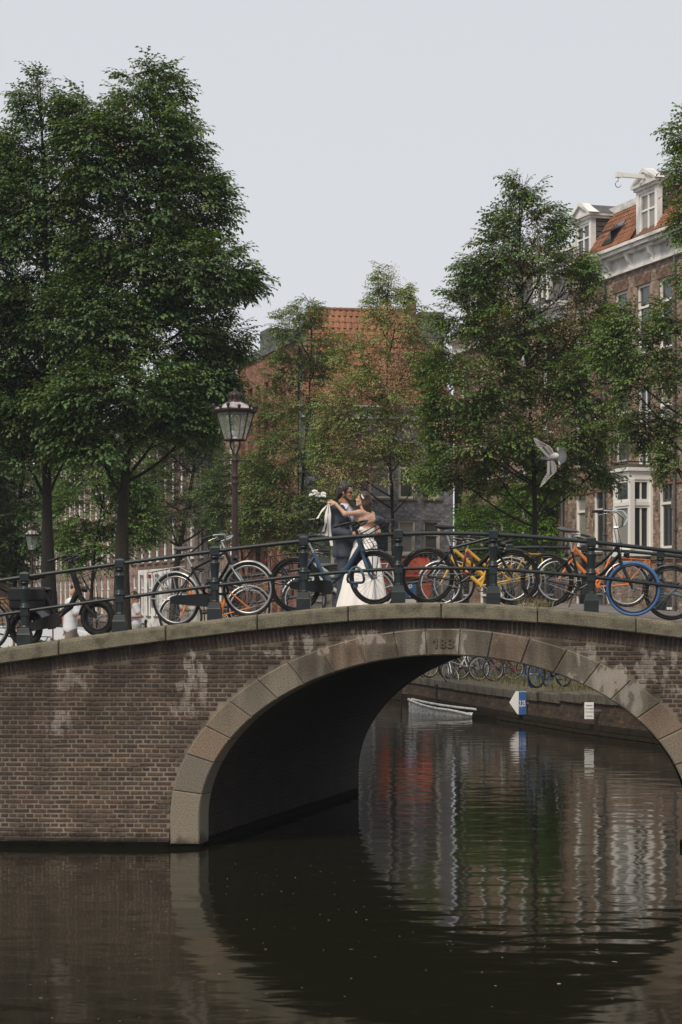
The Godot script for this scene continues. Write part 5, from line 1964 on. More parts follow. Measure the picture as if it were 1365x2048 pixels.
func build_car() -> void:
	# white hatchback parked on the left bank, nose to the right
	var at := Vector3(-9.2, 1.58, -45.4)
	var root := thing("parked_car", "white parked car behind the man at the left end of the railing", "car", at)
	var side := func(z: float, pts: Array) -> PackedVector3Array:
		var r := PackedVector3Array()
		for p in pts: r.append(Vector3(p.x, p.y, z))
		return r
	var low := [Vector2(0.05, 0.30), Vector2(4.05, 0.28), Vector2(4.12, 0.5), Vector2(4.05, 0.70), Vector2(3.2, 0.92), Vector2(2.0, 0.96), Vector2(0.25, 0.98), Vector2(0.02, 0.72), Vector2(0.0, 0.45)]
	var shrink := func(f: float) -> Array:
		var r := []
		for p in low: r.append(Vector2(2.06 + (p.x - 2.06) * f, 0.62 + (p.y - 0.62) * (0.55 + 0.45 * f)))
		return r
	var b := MB.new()
	b.loft([side.call(0.86, shrink.call(0.95)), side.call(0.83, shrink.call(0.99)), side.call(0.6, low), side.call(-0.6, low), side.call(-0.83, shrink.call(0.99)), side.call(-0.86, shrink.call(0.95))], true, true, false)
	part("body", b.mesh(), M.car_white if M.has("car_white") else _car_white(), root)
	var cab := [Vector2(0.22, 0.95), Vector2(3.15, 0.93), Vector2(2.35, 1.42), Vector2(1.6, 1.52), Vector2(0.75, 1.50), Vector2(0.35, 1.3)]
	b = MB.new()
	b.loft([side.call(0.80, [cab[0], cab[1], cab[1].lerp(cab[2], 0.05), cab[1].lerp(cab[3], 0.05), cab[0].lerp(cab[4], 0.05), cab[0].lerp(cab[5], 0.05)]), side.call(0.62, cab), side.call(-0.62, cab), side.call(-0.80, [cab[0], cab[1], cab[1].lerp(cab[2], 0.05), cab[1].lerp(cab[3], 0.05), cab[0].lerp(cab[4], 0.05), cab[0].lerp(cab[5], 0.05)])], true, true, false)
	part("window", b.mesh(), M.pane, root)
	b = MB.new()
	b.loft([side.call(0.63, [Vector2(0.7, 1.48), Vector2(2.38, 1.42), Vector2(1.62, 1.55), Vector2(0.75, 1.54)]), side.call(-0.63, [Vector2(0.7, 1.48), Vector2(2.38, 1.42), Vector2(1.62, 1.55), Vector2(0.75, 1.54)])], true, true, false)
	part("roof", b.mesh(), M.car_white, root)
	for x in [0.75, 1.55, 2.35]:
		for s in [-1.0, 1.0]:
			b = MB.new()
			b.tube([Vector3(x, 0.95, s * 0.815), Vector3(x - 0.08 if x < 2 else x - 0.1, 1.48, s * 0.65)], 0.035, 6)
			part("pillar", b.mesh(), M.car_white, root)
	for x in [0.72, 3.3]:
		for s in [-1.0, 1.0]:
			b = MB.new()
			b.lathe([Vector2(0.16, -0.1), Vector2(0.29, -0.1), Vector2(0.31, -0.06), Vector2(0.31, 0.06), Vector2(0.29, 0.1), Vector2(0.2, 0.1)], 18)
			var wl := part("wheel", b.mesh(), M.rubber, root)
			wl.transform = Transform3D(Basis(Vector3.RIGHT, PI / 2), Vector3(x, 0.31, s * 0.78))
			b = MB.new()
			b.lathe([Vector2(0.0, -0.09), Vector2(0.19, -0.1), Vector2(0.19, 0.1), Vector2(0.0, 0.09)], 12, false)
			part("rim", b.mesh(), M.alu, wl)
	for s in [-1.0, 1.0]:
		b = MB.new()
		b.ball(Vector3(3.98, 0.66, s * 0.6), Vector3(0.12, 0.08, 0.16))
		part("headlight", b.mesh(), M.chrome, root)


func _car_white() -> StandardMaterial3D:
	M.car_white = mat(0.72, 0.73, 0.74, 0.3)
	M.car_white.clearcoat_enabled = true
	M.car_white.clearcoat = 0.6
	return M.car_white


func build_ladder() -> void:
	var root := thing("quay_ladder", "dark iron ladder fixed to the quay wall left of the boat", "ladder", Vector3(2.02, 0.0, -61.9), 0.25)
	var b := MB.new()
	for x in [-0.2, 0.2]:
		b = MB.new()
		b.tube([Vector3(x, -0.4, 0.12), Vector3(x, 0.75, 0.12)], 0.025, 7)
		part("stile", b.mesh(), M.matt, root)
	for k in 5:
		b = MB.new()
		b.tube([Vector3(-0.2, -0.2 + k * 0.22, 0.12), Vector3(0.2, -0.2 + k * 0.22, 0.12)], 0.016, 6)
		part("rung", b.mesh(), M.steel, root)
	var pole := thing("mooring_post", "thin dark mooring post standing before the quay wall behind the boat", "post", Vector3(2.75, 0, -57.7))
	b = MB.new()
	b.lathe([Vector2(0.035, -0.5), Vector2(0.035, 0.6), Vector2(0.05, 0.62), Vector2(0.05, 0.68), Vector2(0.02, 0.7)], 8)
	part("shaft", b.mesh(), M.matt, pole)


func build_fence() -> void:
	var a := Vector3(-7.7, 1.62, -58.0)
	var c := Vector3(-4.9, 1.62, -50.2)
	var d := c - a
	var root := thing("iron_fence", "low black iron fence along the left bank behind the railing", "fence", a, atan2(-d.z, d.x))
	var l := d.length()
	for k in 2:
		var b := MB.new()
		b.tube([Vector3(0, 0.45 + k * 0.45, 0), Vector3(l, 0.45 + k * 0.45, 0)], 0.022, 6)
		part("rail", b.mesh(), M.black, root)
	for k in 7:
		var b := MB.new()
		b.lathe([Vector2(0.05, 0), Vector2(0.05, 0.1), Vector2(0.03, 0.14), Vector2(0.03, 0.92), Vector2(0.05, 0.95), Vector2(0.03, 1.0), Vector2(0.0, 1.02)], 8, true, Vector3(l * k / 6.0, 0, 0))
		part("post", b.mesh(), M.black, root)
	var b2 := MB.new()
	for k in 70: b2.tube([Vector3(l * (k + 0.5) / 70.0, 0.1, 0), Vector3(l * (k + 0.5) / 70.0, 0.9, 0)], 0.009, 4, false)
	tag(part("bars", b2.mesh(), M.black, root), "", "", "", "stuff")


func blade(b: MB, at: Vector3, turn: float, lean: float, h: float, w: float) -> void:
	var d := Vector3(cos(turn), 0, sin(turn))
	var s := Vector3(-d.z, 0, d.x) * w
	var m := at + Vector3(0, h * 0.6, 0) + d * lean * 0.35
	var t := at + Vector3(0, h, 0) + d * lean
	b.quad(at - s, at + s, m + s * 0.7, m - s * 0.7)
	b.tri(m - s * 0.7, m + s * 0.7, t)


func build_plants() -> void:
	var r := RandomNumberGenerator.new()
	r.seed = 5150
	# dry grass tuft on the coping joint
	var g := thing("grass_tuft", "dry grass tuft growing on the coping joint below the black bicycle", "grass", bl(1.2, deck(1.2, 0) - 0.005, -0.12), BRIDGE_TURN)
	var b := MB.new()
	for k in 170:
		b.col = Color(0.15, 0.15, 0.05).lerp(Color(0.32, 0.24, 0.13), r.randf())
		var x := r.randfn(0, 0.16)
		blade(b, Vector3(x, 0, r.randfn(0, 0.05)), r.randf() * TAU, r.randf_range(0.03, 0.22), r.randf_range(0.04, 0.17) * exp(-x * x * 6.0), 0.0035)
	for k in 26:
		b.col = Color(0.16, 0.15, 0.06)
		blade(b, Vector3(r.randfn(0.06, 0.07), 0.0, 0.17), PI / 2 + r.randfn(0, 0.4), r.randf_range(0.03, 0.06), r.randf_range(-0.16, -0.04), 0.003)
	tag(part("blades", b.mesh(), M.grass, g), "", "", "", "stuff")
	# thin weeds along the left end of the coping
	var w := thing("weed_strip", "low green weeds along the back of the coping at the left end", "weeds", bl(0, 0, -0.42), BRIDGE_TURN)
	b = MB.new()
	for k in 900:
		b.col = Color(0.06, 0.09, 0.025).lerp(Color(0.17, 0.16, 0.06), r.randf())
		var x := r.randf_range(-6.4, -3.6)
		blade(b, Vector3(x, deck(x, -0.4) - 0.01, r.randfn(0, 0.06)), r.randf() * TAU, r.randf_range(0.01, 0.05), r.randf_range(0.01, 0.055), 0.004)
	tag(part("blades", b.mesh(), M.grass, w), "", "", "", "stuff")
	# grass on the quay bed and at its edge
	b = MB.new()
	for k in 3600:
		b.col = Color(0.05, 0.075, 0.022).lerp(Color(0.17, 0.14, 0.06), pow(r.randf(), 1.4))
		var z := r.randf_range(-62.0, -46.5)
		var x := 4.3 + (z + 54.0) * 0.27 + r.randf_range(-0.1, 3.2) + (0.5 if z > -50 else 0.0)
		if r.randf() < 0.4: x = 4.2 + (z + 54.0) * 0.27 + r.randfn(1.2, 0.7)
		blade(b, Vector3(x, 0.86, z), r.randf() * TAU, r.randf_range(0.02, 0.1), r.randf_range(0.03, 0.16), 0.009)
	var q := part("quay_grass", b.mesh(), M.grass, self)
	tag(q, "patchy grass on the far quay around the parked bicycles", "grass", "", "stuff")
	# shrub behind the quay row
	var hd := thing("hedge", "dark hedge behind the bicycles on the far quay", "hedge", Vector3(7.4, 0.9, -62.0))
	var where: Array[Transform3D] = []
	var tint := PackedColorArray()
	for k in 420:
		var p := Vector3(r.randf_range(-3.4, 3.2), r.randf_range(0.05, 1.0), r.randf_range(-0.5, 0.5))
		where.append(Transform3D(Basis(Vector3.UP, r.randf() * TAU).scaled(Vector3.ONE * 0.6), p))
		tint.append(Color(0.04, 0.07, 0.03) * r.randf_range(0.7, 1.3))
	scatter("foliage", M.sprays[0], M.leaf, where, tint, hd)
	# petals and seeds on the water
	b = MB.new()
	for k in 190:
		var z := -r.randf_range(9.5, 24.5)
		var x := r.randf_range(-0.19, 0.14) * -z
		if k % 3 == 0:
			z = -r.randf_range(17.0, 24.0); x = r.randfn(-0.6, 1.3)
		var s := r.randf_range(0.005, 0.013) * (2.0 if k % 37 == 0 else 1.0)
		b.col = Color(0.30, 0.22, 0.12) * r.randf_range(0.25, 1.2)
		var a := r.randf() * TAU
		var u := Vector3(cos(a), 0, sin(a)) * s
		var v := Vector3(-sin(a), 0, cos(a)) * s * 0.6
		var p := Vector3(x, 0.006, z)
		b.quad(p - u - v, p - u + v, p + u + v, p + u - v)
	var fl := part("floating_seeds", b.mesh(), M.seed, self)
	tag(fl, "pale fallen seeds floating on the dark water before the arch", "seeds", "", "stuff")


func build_pigeon() -> void:
	# seen from behind and below, banking with spread wings and fanned tail
	var root := thing("pigeon", "grey and white pigeon in flight with spread wings before the trees", "pigeon", Vector3(2.33, 4.63, -22.0))
	M.feather = vmat(0.75)
	# body: a closed skin along its axis from tail root to head
	var b := MB.new()
	var axis := [Vector3(0.066, 0.072, 0.02), Vector3(0.05, 0.072, 0.015), Vector3(0.025, 0.068, 0.0), Vector3(-0.01, 0.058, -0.02), Vector3(-0.045, 0.050, -0.035), Vector3(-0.075, 0.046, -0.045), Vector3(-0.10, 0.045, -0.05), Vector3(-0.122, 0.045, -0.05), Vector3(-0.138, 0.043, -0.05)]
	var rad := [0.018, 0.036, 0.046, 0.046, 0.038, 0.028, 0.026, 0.021, 0.004]
	var cols := [Color(0.60, 0.58, 0.565), Color(0.56, 0.54, 0.525), Color(0.34, 0.33, 0.325), Color(0.20, 0.195, 0.19), Color(0.20, 0.20, 0.21), Color(0.10, 0.11, 0.12), Color(0.07, 0.08, 0.09), Color(0.07, 0.08, 0.085), Color(0.05, 0.05, 0.05)]
	b.tube(axis, rad, 12)
	for i in mini(b.v.size(), 108): b.c[i] = cols[i / 12]
	part("body", b.mesh(), M.feather, root)
	b = MB.new()
	b.tube([Vector3(-0.13, 0.044, -0.05), Vector3(-0.158, 0.038, -0.05)], [0.008, 0.001], 6)
	part("beak", b.mesh(), M.matt, root)
	b = MB.new()
	for z in [-0.022, 0.022]: b.ball(Vector3(-0.118, 0.05, -0.05 + z), Vector3(0.004, 0.004, 0.003), Basis(), 4, 6)
	part("eye", b.mesh(), M.matt, root).set_meta("kind", "stuff")
	# tail fan
	var c0 := Vector3(0.055, 0.072, 0.02)
	for k in 12:
		var fan := MB.new()
		var a := lerpf(1.62, -1.42, k / 11.0)
		var d := Vector3(cos(a) * 0.95 + 0.02, sin(a), 0.15)
		feather(fan, c0 + Vector3(0, 0, 0.0015 * k), c0 + d.normalized() * 0.100, 0.0135, Color(0.15, 0.155, 0.165), Color(0.55, 0.53, 0.51) if k in [0, 11] else Color(0.13, 0.135, 0.145))
		part("tail_feather", fan.mesh(), M.feather, root)
	# wings: lining, dark barred coverts and long quills
	wing(root, Vector3(0.005, 0.095, 0.0), Vector3(-0.045, 0.180, 0.01), Vector3(-0.168, 0.085, 0.03), Vector3(-0.125, -0.035, 0.02), Vector3(-0.075, -0.075, 0.01))
	wing(root, Vector3(0.005, 0.015, 0.0), Vector3(0.034, -0.095, 0.01), Vector3(-0.175, -0.168, 0.03), Vector3(-0.135, -0.045, 0.02), Vector3(-0.085, -0.01, 0.01))


func feather(b: MB, a: Vector3, e: Vector3, w: float, c0: Color, c1: Color) -> void:
	var d := (e - a).normalized()
	var s := d.cross(Vector3(0.1, 0.05, 1)).normalized() * w
	b.col = c0
	b.quad(a - s * 0.5, a + s * 0.5, a.lerp(e, 0.6) + s * 0.9, a.lerp(e, 0.6) - s * 0.9)
	b.col = c1
	b.quad(a.lerp(e, 0.6) - s * 0.9, a.lerp(e, 0.6) + s * 0.9, a.lerp(e, 0.93) + s * 0.7, a.lerp(e, 0.93) - s * 0.7)
	b.tri(a.lerp(e, 0.93) - s * 0.7, a.lerp(e, 0.93) + s * 0.7, e)


func wing(root: Node3D, shoulder: Vector3, wrist: Vector3, tip: Vector3, mid: Vector3, inner: Vector3) -> void:
	var b := MB.new()
	b.col = Color(0.36, 0.345, 0.33)
	b.tube([shoulder, shoulder.lerp(wrist, 0.5) - (mid + inner) * 0.04, wrist, wrist + tip * 0.35, wrist + tip * 0.8], [0.013, 0.011, 0.009, 0.004, 0.0015], 8)
	var arm := part("wing", b.mesh(), M.feather, root)
	var quills := MB.new()
	for k in 11:
		var t := k / 10.0
		var d := tip.lerp(mid, t) if t < 0.6 else tip.lerp(mid, 0.6).lerp(mid, (t - 0.6) / 0.4)
		d = d.normalized() * lerpf(tip.length(), mid.length() * 0.80, t)
		feather(quills, wrist + tip * 0.12 * (1.0 - t) - Vector3(0, 0, 0.0012 * k), wrist + d * 1.04, 0.0105, Color(0.20, 0.19, 0.185), Color(0.15, 0.138, 0.13) if k % 2 else Color(0.44, 0.405, 0.38))
	tag(part("quills", quills.mesh(), M.feather, arm), "", "", "", "stuff")
	var cov := MB.new()
	for row in 4:
		for k in 10:
			var t := k / 9.0
			var at := wrist.lerp(shoulder, t)
			var d := mid.lerp(inner, t).normalized()
			var l: float = [0.092, 0.074, 0.054, 0.032][row] * (0.75 + 0.45 * (1.0 - t))
			var bar: bool = row == 1 or (row == 3 and k % 2 == 0)
			feather(cov, at + Vector3(0, 0, 0.004 + 0.004 * row + 0.0004 * k), at + d * l, 0.0125, [Color(0.24, 0.23, 0.22), Color(0.20, 0.192, 0.19), Color(0.28, 0.27, 0.26), Color(0.21, 0.205, 0.20)][row], Color(0.035, 0.035, 0.04) if bar else Color(0.34, 0.325, 0.31))
	tag(part("coverts", cov.mesh(), M.feather, arm), "", "", "", "stuff")


func torus(b: MB, big: float, small: float, seg := 36, sides := 8, flat_ := 1.0) -> void:
	var rings := []
	for k in seg + 1:
		var a := TAU * k / seg
		var d := Vector3(cos(a), sin(a), 0)
		var ring := PackedVector3Array()
		for j in sides:
			var t := TAU * j / sides
			ring.append(d * (big + cos(t) * small) + Vector3(0, 0, sin(t) * small * flat_))
		rings.append(ring)
	b.loft(rings, false, false)


func cached(key: String, make: Callable) -> Mesh:
	if not wheel_cache.has(key):
		var b := MB.new()
		make.call(b)
		wheel_cache[key] = b.mesh()
	return wheel_cache[key]


func wheel(parent: Node3D, r: float, fat: float, tyre: Material, rim: Material, at: Transform3D) -> void:
	var k := "%d_%d" % [int(r * 1000), int(fat * 1000)]
	var o := part("wheel", cached("tyre" + k, func(b): torus(b, r - fat, fat, 40, 8)), tyre, parent)
	o.transform = at
	part("rim", cached("rim" + k, func(b): torus(b, r - fat * 2.0 - 0.008, 0.014, 40, 6, 0.9)), rim, o)
	var sp := part("spokes", cached("spokes" + k, func(b):
		for i in 28:
			var a := TAU * i / 28.0
			var off := 0.5 * (1.0 if i % 4 < 2 else -1.0)
			var side := 0.028 if i % 2 else -0.028
			b.tube([Vector3(cos(a + off) * 0.025, sin(a + off) * 0.025, side), Vector3(cos(a), sin(a), 0) * (r - fat * 2.0 - 0.01)], 0.0022, 3, false)
		b.tube([Vector3(0, 0, -0.055), Vector3(0, 0, 0.055)], 0.024, 8)), M.spoke, o)
	sp.set_meta("kind", "stuff")


func guard(b: MB, r: float, a0: float, a1: float, wide: float) -> void:
	var rings := []
	for k in 15:
		var a := lerpf(a0, a1, k / 14.0)
		var d := Vector3(cos(a), sin(a), 0)
		var ring := PackedVector3Array()
		for q in [[-1.0, -0.012], [-0.6, 0.004], [0.0, 0.01], [0.6, 0.004], [1.0, -0.012], [0.6, -0.002], [0.0, 0.004], [-0.6, -0.002]]:
			ring.append(d * (r + q[1]) + Vector3(0, 0, q[0] * wide))
		rings.append(ring)
	b.loft(rings)


# at: ground under the rear wheel; the bicycle points along its own x
func bicycle(label: String, rear: Vector3, front: Vector3, o := {}, group := "bicycles parked along the bridge railing") -> Node3D:
	var d := front - rear
	var root := thing("bicycle", label, "bicycle", rear, 0.0, group)
	var fx := d.normalized()
	var fz := fx.cross(Vector3.UP).normalized()
	var fy := fz.cross(fx)
	var bs := Basis(fx, fy, fz)
	root.transform = Transform3D(bs.rotated(fx, o.get("lean", 0.05)), rear)
	var r: float = o.get("r", 0.348)
	var fat: float = o.get("fat", 0.019)
	var wb: float = o.get("wb", 1.09)
	var fm: Material = o.get("frame", M.black)
	var rim: Material = o.get("rim", M.alu)
	var tyre: Material = o.get("tyre", M.rubber)
	var tyre2: Material = o.get("front_tyre", tyre)
	var tr: float = o.get("tube", 0.017)
	var style: String = o.get("style", "diamond")
	var bb := Vector3(0.45, 0.29, 0)
	var st := Vector3(0.29, 0.74, 0)
	var hx: float = o.get("head", 0.0)
	var ht := Vector3(wb - 0.255 + hx, 0.90, 0)
	var hb := Vector3(wb - 0.195 + hx * 0.85, 0.69 + o.get("hy", 0.0), 0)
	var ra := Vector3(0, r, 0)
	var fa := Vector3(wb, r, 0)
	# frame
	var b := MB.new()
	b.tube([bb + Vector3(0.005, -0.02, 0), st], tr, 8)
	b.tube([ht, hb], tr * 1.25, 8)
	for s in [-1.0, 1.0]:
		b.tube([bb + Vector3(0, 0, s * 0.03), ra + Vector3(0, 0, s * 0.06)], tr * 0.62, 6)
		b.tube([st + Vector3(0.01, -0.06, s * 0.02), ra + Vector3(0, 0, s * 0.06)], tr * 0.55, 6)
	b.tube([bb + Vector3(0, 0, -0.045), bb + Vector3(0, 0, 0.045)], 0.03, 10)
	if style == "diamond":
		b.tube([st + Vector3(0.01, -0.03, 0), ht + Vector3(0.01, -0.04, 0)], tr, 8)
		b.tube([bb, hb + Vector3(-0.01, 0.04, 0)], tr * o.get("down", 1.2), 8)
	elif style == "step":
		b.tube([bb + Vector3(0, 0.03, 0), bb + Vector3(0.12, 0.10, 0), hb.lerp(bb, 0.45) + Vector3(0.01, 0.0, 0), hb + Vector3(-0.02, 0.07, 0)], tr * 1.35, 8)
		if o.get("loop", false): b.tube([st + Vector3(0.04, -0.24, 0), st + Vector3(0.16, -0.30, 0), ht.lerp(bb, 0.42), ht + Vector3(0.0, -0.05, 0)], tr, 8)
	else:
		b.tube([bb + Vector3(0.02, 0.02, 0), hb + Vector3(-0.01, 0.02, 0)], tr * 1.5, 8)
		b.tube([bb.lerp(st, 0.35) + Vector3(0.0, 0, 0), ht + Vector3(0.0, -0.03, 0)], tr * 1.35, 8)
		b.tube([bb.lerp(st, 0.35), bb + Vector3(0.07, 0.04, 0)], tr * 1.3, 8)
	part("frame", b.mesh(), fm, root)
	# parts that turn with the handlebar
	var axis := (ht - hb).normalized()
	var q := Basis(axis, o.get("steer", 0.0))
	var sx := Transform3D(q, hb - q * hb)
	b = MB.new()
	for s in [-1.0, 1.0]:
		b.tube([hb + Vector3(0.005, -0.02, s * 0.03), hb.lerp(fa, 0.5) + Vector3(-0.005, 0, s * 0.052), fa + Vector3(-0.03, 0.05, s * 0.055), fa + Vector3(0, 0, s * 0.055)], [tr * 0.9, tr * 0.85, tr * 0.65, tr * 0.6], 7)
	b.box(hb + Vector3(0.005, -0.02, 0), Vector3(0.04, 0.035, 0.09))
	part("fork", b.mesh(), o.get("fork", fm), root).transform = sx
	wheel(root, r, fat, tyre, rim, Transform3D(Basis(), ra))
	wheel(root, r, fat, tyre2, rim, sx * Transform3D(Basis(), fa))
	var gm: Material = o.get("guard", null)
	if gm:
		b = MB.new()
		guard(b, r + 0.018, deg_to_rad(o.get("g0", -5.0) + 25.0), deg_to_rad(190), 0.028)
		for s in [-1.0, 1.0]: b.tube([Vector3(0, 0, s * 0.045), Vector3(-r - 0.01, 0.07, s * 0.025)], 0.003, 4)
		part("mudguard", b.mesh(), gm, root).position = ra
		b = MB.new()
		guard(b, r + 0.018, deg_to_rad(25), deg_to_rad(165), 0.028)
		for s in [-1.0, 1.0]: b.tube([Vector3(0, 0, s * 0.045), Vector3(cos(2.75), sin(2.75), s * 0.04) * (r + 0.015)], 0.003, 4)
		part("mudguard", b.mesh(), gm, root).transform = sx * Transform3D(Basis(), fa)
	# handlebar on its stem
	b = MB.new()
	var bar: String = o.get("bar", "swept")
	var tip := ht + axis * (0.11 if bar != "high" else 0.2)
	b.tube([ht, tip], tr * 0.8, 7)
	var c := tip + Vector3(0.05, 0.01, 0)
	b.tube([tip, c], tr * 0.9, 7)
	var grips := []
	for s in [-1.0, 1.0]:
		var p: Array
		if bar == "flat": p = [c, c + Vector3(-0.01, 0.01, s * 0.12), c + Vector3(-0.05, 0.02, s * 0.24), c + Vector3(-0.09, 0.02, s * 0.33)]
		elif bar == "high": p = [c, c + Vector3(0.06, 0.03, s * 0.07), c + Vector3(0.08, 0.13, s * 0.17), c + Vector3(0.0, 0.20, s * 0.26), c + Vector3(-0.13, 0.20, s * 0.30), c + Vector3(-0.27, 0.18, s * 0.33)]
		else: p = [c, c + Vector3(0.05, 0.03, s * 0.09), c + Vector3(0.05, 0.06, s * 0.19), c + Vector3(-0.04, 0.06, s * 0.26), c + Vector3(-0.20, 0.03, s * 0.29)]
		b.tube(p, 0.0125, 7)
		var n := p.size()
		grips.append([p[n - 1].lerp(p[n - 2], 0.85), p[n - 1] + (p[n - 1] - p[n - 2]).normalized() * 0.02])
		b.tube([p[n - 2], p[n - 2] + Vector3(0.03, -0.03, -s * 0.02), p[n - 1].lerp(p[n - 2], 0.3) + Vector3(0.02, -0.045, 0)], 0.006, 5)
	var hbar := part("handlebar", b.mesh(), o.get("bar_mat", M.alu), root)
	hbar.transform = sx
	for g in grips:
		b = MB.new()
		b.tube([g[0], g[1]], 0.018, 8)
		part("grip", b.mesh(), o.get("grip", M.matt), hbar)
	b = MB.new()
	b.tube([grips[1][0] + Vector3(0.03, 0.0, -0.02), grips[1][0] + Vector3(0.12, -0.05, -0.1), ht + Vector3(0.06, -0.02, 0.02), hb + Vector3(0.01, 0.05, 0.03)], 0.004, 4)
	part("brake_cable", b.mesh(), M.matt, hbar)
	b = MB.new()
	b.lathe([Vector2(0.001, -0.045), Vector2(0.025, -0.035), Vector2(0.038, 0.0), Vector2(0.04, 0.025), Vector2(0.03, 0.03)], 10)
	if o.get("lamp", true):
		var hl := part("headlight", b.mesh(), o.get("light", M.black), root)
		hl.transform = sx * Transform3D(Basis(Vector3.BACK, -PI / 2), hb + Vector3(0.075, 0.075, 0))
	# saddle and its post
	var sh: float = o.get("saddle_y", 0.96)
	var top := st + (st - bb).normalized() * (sh - st.y)
	b = MB.new()
	b.tube([st, top], 0.013, 7)
	part("seat_post", b.mesh(), M.alu, root)
	b = MB.new()
	var rings := []
	for k in 8:
		var t := k / 7.0
		var x := lerpf(-0.13, 0.15, t)
		var w: float = [0.05, 0.092, 0.098, 0.08, 0.05, 0.032, 0.026, 0.012][k]
		var hh: float = [0.012, 0.028, 0.032, 0.03, 0.026, 0.022, 0.02, 0.01][k]
		var y: float = [0.015, 0.012, 0.005, 0.0, -0.002, 0.0, 0.0, -0.008][k]
		var ring := PackedVector3Array()
		for j in 10:
			var a := TAU * j / 10.0
			ring.append(top + Vector3(x, y + sin(a) * hh + 0.02, cos(a) * w))
		rings.append(ring)
	b.loft(rings)
	part("saddle", b.mesh(), o.get("saddle", M.matt), root)
	# drive
	b = MB.new()
	torus(b, 0.09, 0.006, 24, 6)
	for k in 5: b.tube([Vector3.ZERO, Vector3(cos(k * 1.2566), sin(k * 1.2566), 0) * 0.09], 0.007, 5)
	var cr := MB.new()
	for s in [-1.0, 1.0]:
		var a: float = o.get("crank", 0.6)
		var e: Vector3 = Vector3(cos(a), sin(a), 0) * 0.17 * s
		cr.tube([bb + Vector3(0, 0, s * 0.05), bb + e + Vector3(0, 0, s * 0.075)], 0.011, 6)
	var crank := part("crank", cr.mesh(), M.steel, root)
	for s in [-1.0, 1.0]:
		var a: float = o.get("crank", 0.6)
		var e: Vector3 = Vector3(cos(a), sin(a), 0) * 0.17 * s
		var pd := MB.new()
		pd.soft(bb + e + Vector3(0, 0, s * 0.13), Vector3(0.085, 0.025, 0.09), 0.006)
		part("pedal", pd.mesh(), M.matt, crank)
	var cm: Material = o.get("case", null)
	if cm:
		b = MB.new()
		var outl := PackedVector2Array()
		for k in 9:
			var a := -PI / 2 + PI * k / 8.0
			outl.append(Vector2(bb.x + cos(a) * 0.088, bb.y + sin(a) * 0.088))
		for k in 7:
			var a := PI / 2 + PI * k / 6.0
			outl.append(Vector2(ra.x + cos(a) * 0.05, ra.y + sin(a) * 0.05))
		b.prism(outl, 0.045, 0.085)
		part("chain_case", b.mesh(), cm, root)
	else:
		var ring := part("chainring", b.mesh(), M.matt, crank)
		ring.transform = Transform3D(Basis(), bb + Vector3(0, 0, 0.05))
		b = MB.new()
		b.tube([bb + Vector3(0, 0.095, 0.05), ra + Vector3(0, 0.035, 0.05)], 0.005, 4)
		b.tube([bb + Vector3(0, -0.095, 0.05), ra + Vector3(0, -0.035, 0.05)], 0.005, 4)
		tag(part("chain", b.mesh(), M.steel, root), "", "", "", "stuff")
	var rm: Material = o.get("rack", null)
	if rm:
		b = MB.new()
		var y: float = o.get("rack_y", r * 2.0 + 0.055)
		for z in [-0.07, -0.025, 0.025, 0.07]: b.tube([Vector3(-0.33, y, z), Vector3(0.16, y + 0.012, z)], 0.007, 6)
		for x in [-0.33, -0.1, 0.14]: b.tube([Vector3(x, y, -0.07), Vector3(x, y, 0.07)], 0.007, 6)
		for s in [-1.0, 1.0]:
			b.tube([ra + Vector3(0, 0, s * 0.065), Vector3(-0.28, y, s * 0.07)], 0.007, 6)
			b.tube([ra + Vector3(0, 0, s * 0.065), Vector3(-0.05, y, s * 0.07)], 0.006, 6)
			b.tube([ra + Vector3(0, 0, s * 0.065), Vector3(-0.34, r + 0.06, s * 0.075), Vector3(-0.33, y, s * 0.07)], 0.007, 6)
		b.tube([Vector3(0.15, y, 0.05), st + Vector3(-0.01, -0.08, 0.02)], 0.006, 6)
		part("rack", b.mesh(), rm, root)
		b = MB.new()
		b.soft(Vector3(-0.35, y - 0.05, 0), Vector3(0.03, 0.05, 0.09), 0.008)
		part("tail_light", b.mesh(), M.red, root)
	b = MB.new()
	b.tube([bb + Vector3(-0.08, 0.0, -0.05), Vector3(0.28, 0.02, -0.17)], 0.009, 6)
	part("kickstand", b.mesh(), M.steel, root)
	if o.has("basket"):
		b = MB.new()
		var tilt: float = o.get("tilt", 0.0)
		var x0 := 0.0
		var x1 := 0.44
		var z0 := 0.18
		var hh := 0.22
		for lev in 3:
			var t := lev / 2.0
			var e := 0.03 * (1.0 - t)
			var y := t * hh
			var pts := [Vector3(x0 + e, y, -z0 + e), Vector3(x1 - e, y, -z0 + e), Vector3(x1 - e, y, z0 - e), Vector3(x0 + e, y, z0 - e)]
			for k in 4: b.tube([pts[k], pts[(k + 1) % 4]], 0.008 if lev == 2 else 0.0034, 5)
		for k in 4:
			var t := k / 3.0
			for z in [-z0, z0]: b.tube([Vector3(lerpf(x0 + 0.03, x1 - 0.03, t), 0, z * 0.85), Vector3(lerpf(x0, x1, t), hh, z)], 0.0036, 4)
			for x in [[x0 + 0.03, x0], [x1 - 0.03, x1]]: b.tube([Vector3(x[0], 0, lerpf(-z0, z0, t) * 0.85), Vector3(x[1], hh, lerpf(-z0, z0, t))], 0.0036, 4)
			b.tube([Vector3(lerpf(x0 + 0.03, x1 - 0.03, t), 0, -z0 * 0.85), Vector3(lerpf(x0 + 0.03, x1 - 0.03, t), 0, z0 * 0.85)], 0.0033, 4)
		var bk := part("basket", b.mesh(), o.basket, root)
		bk.transform = sx * Transform3D(Basis(Vector3.BACK, tilt).scaled(Vector3.ONE * o.get("basket_s", 1.0)), hb + Vector3(o.get("basket_x", 0.05), o.get("basket_y", 0.10), 0))
		b = MB.new()
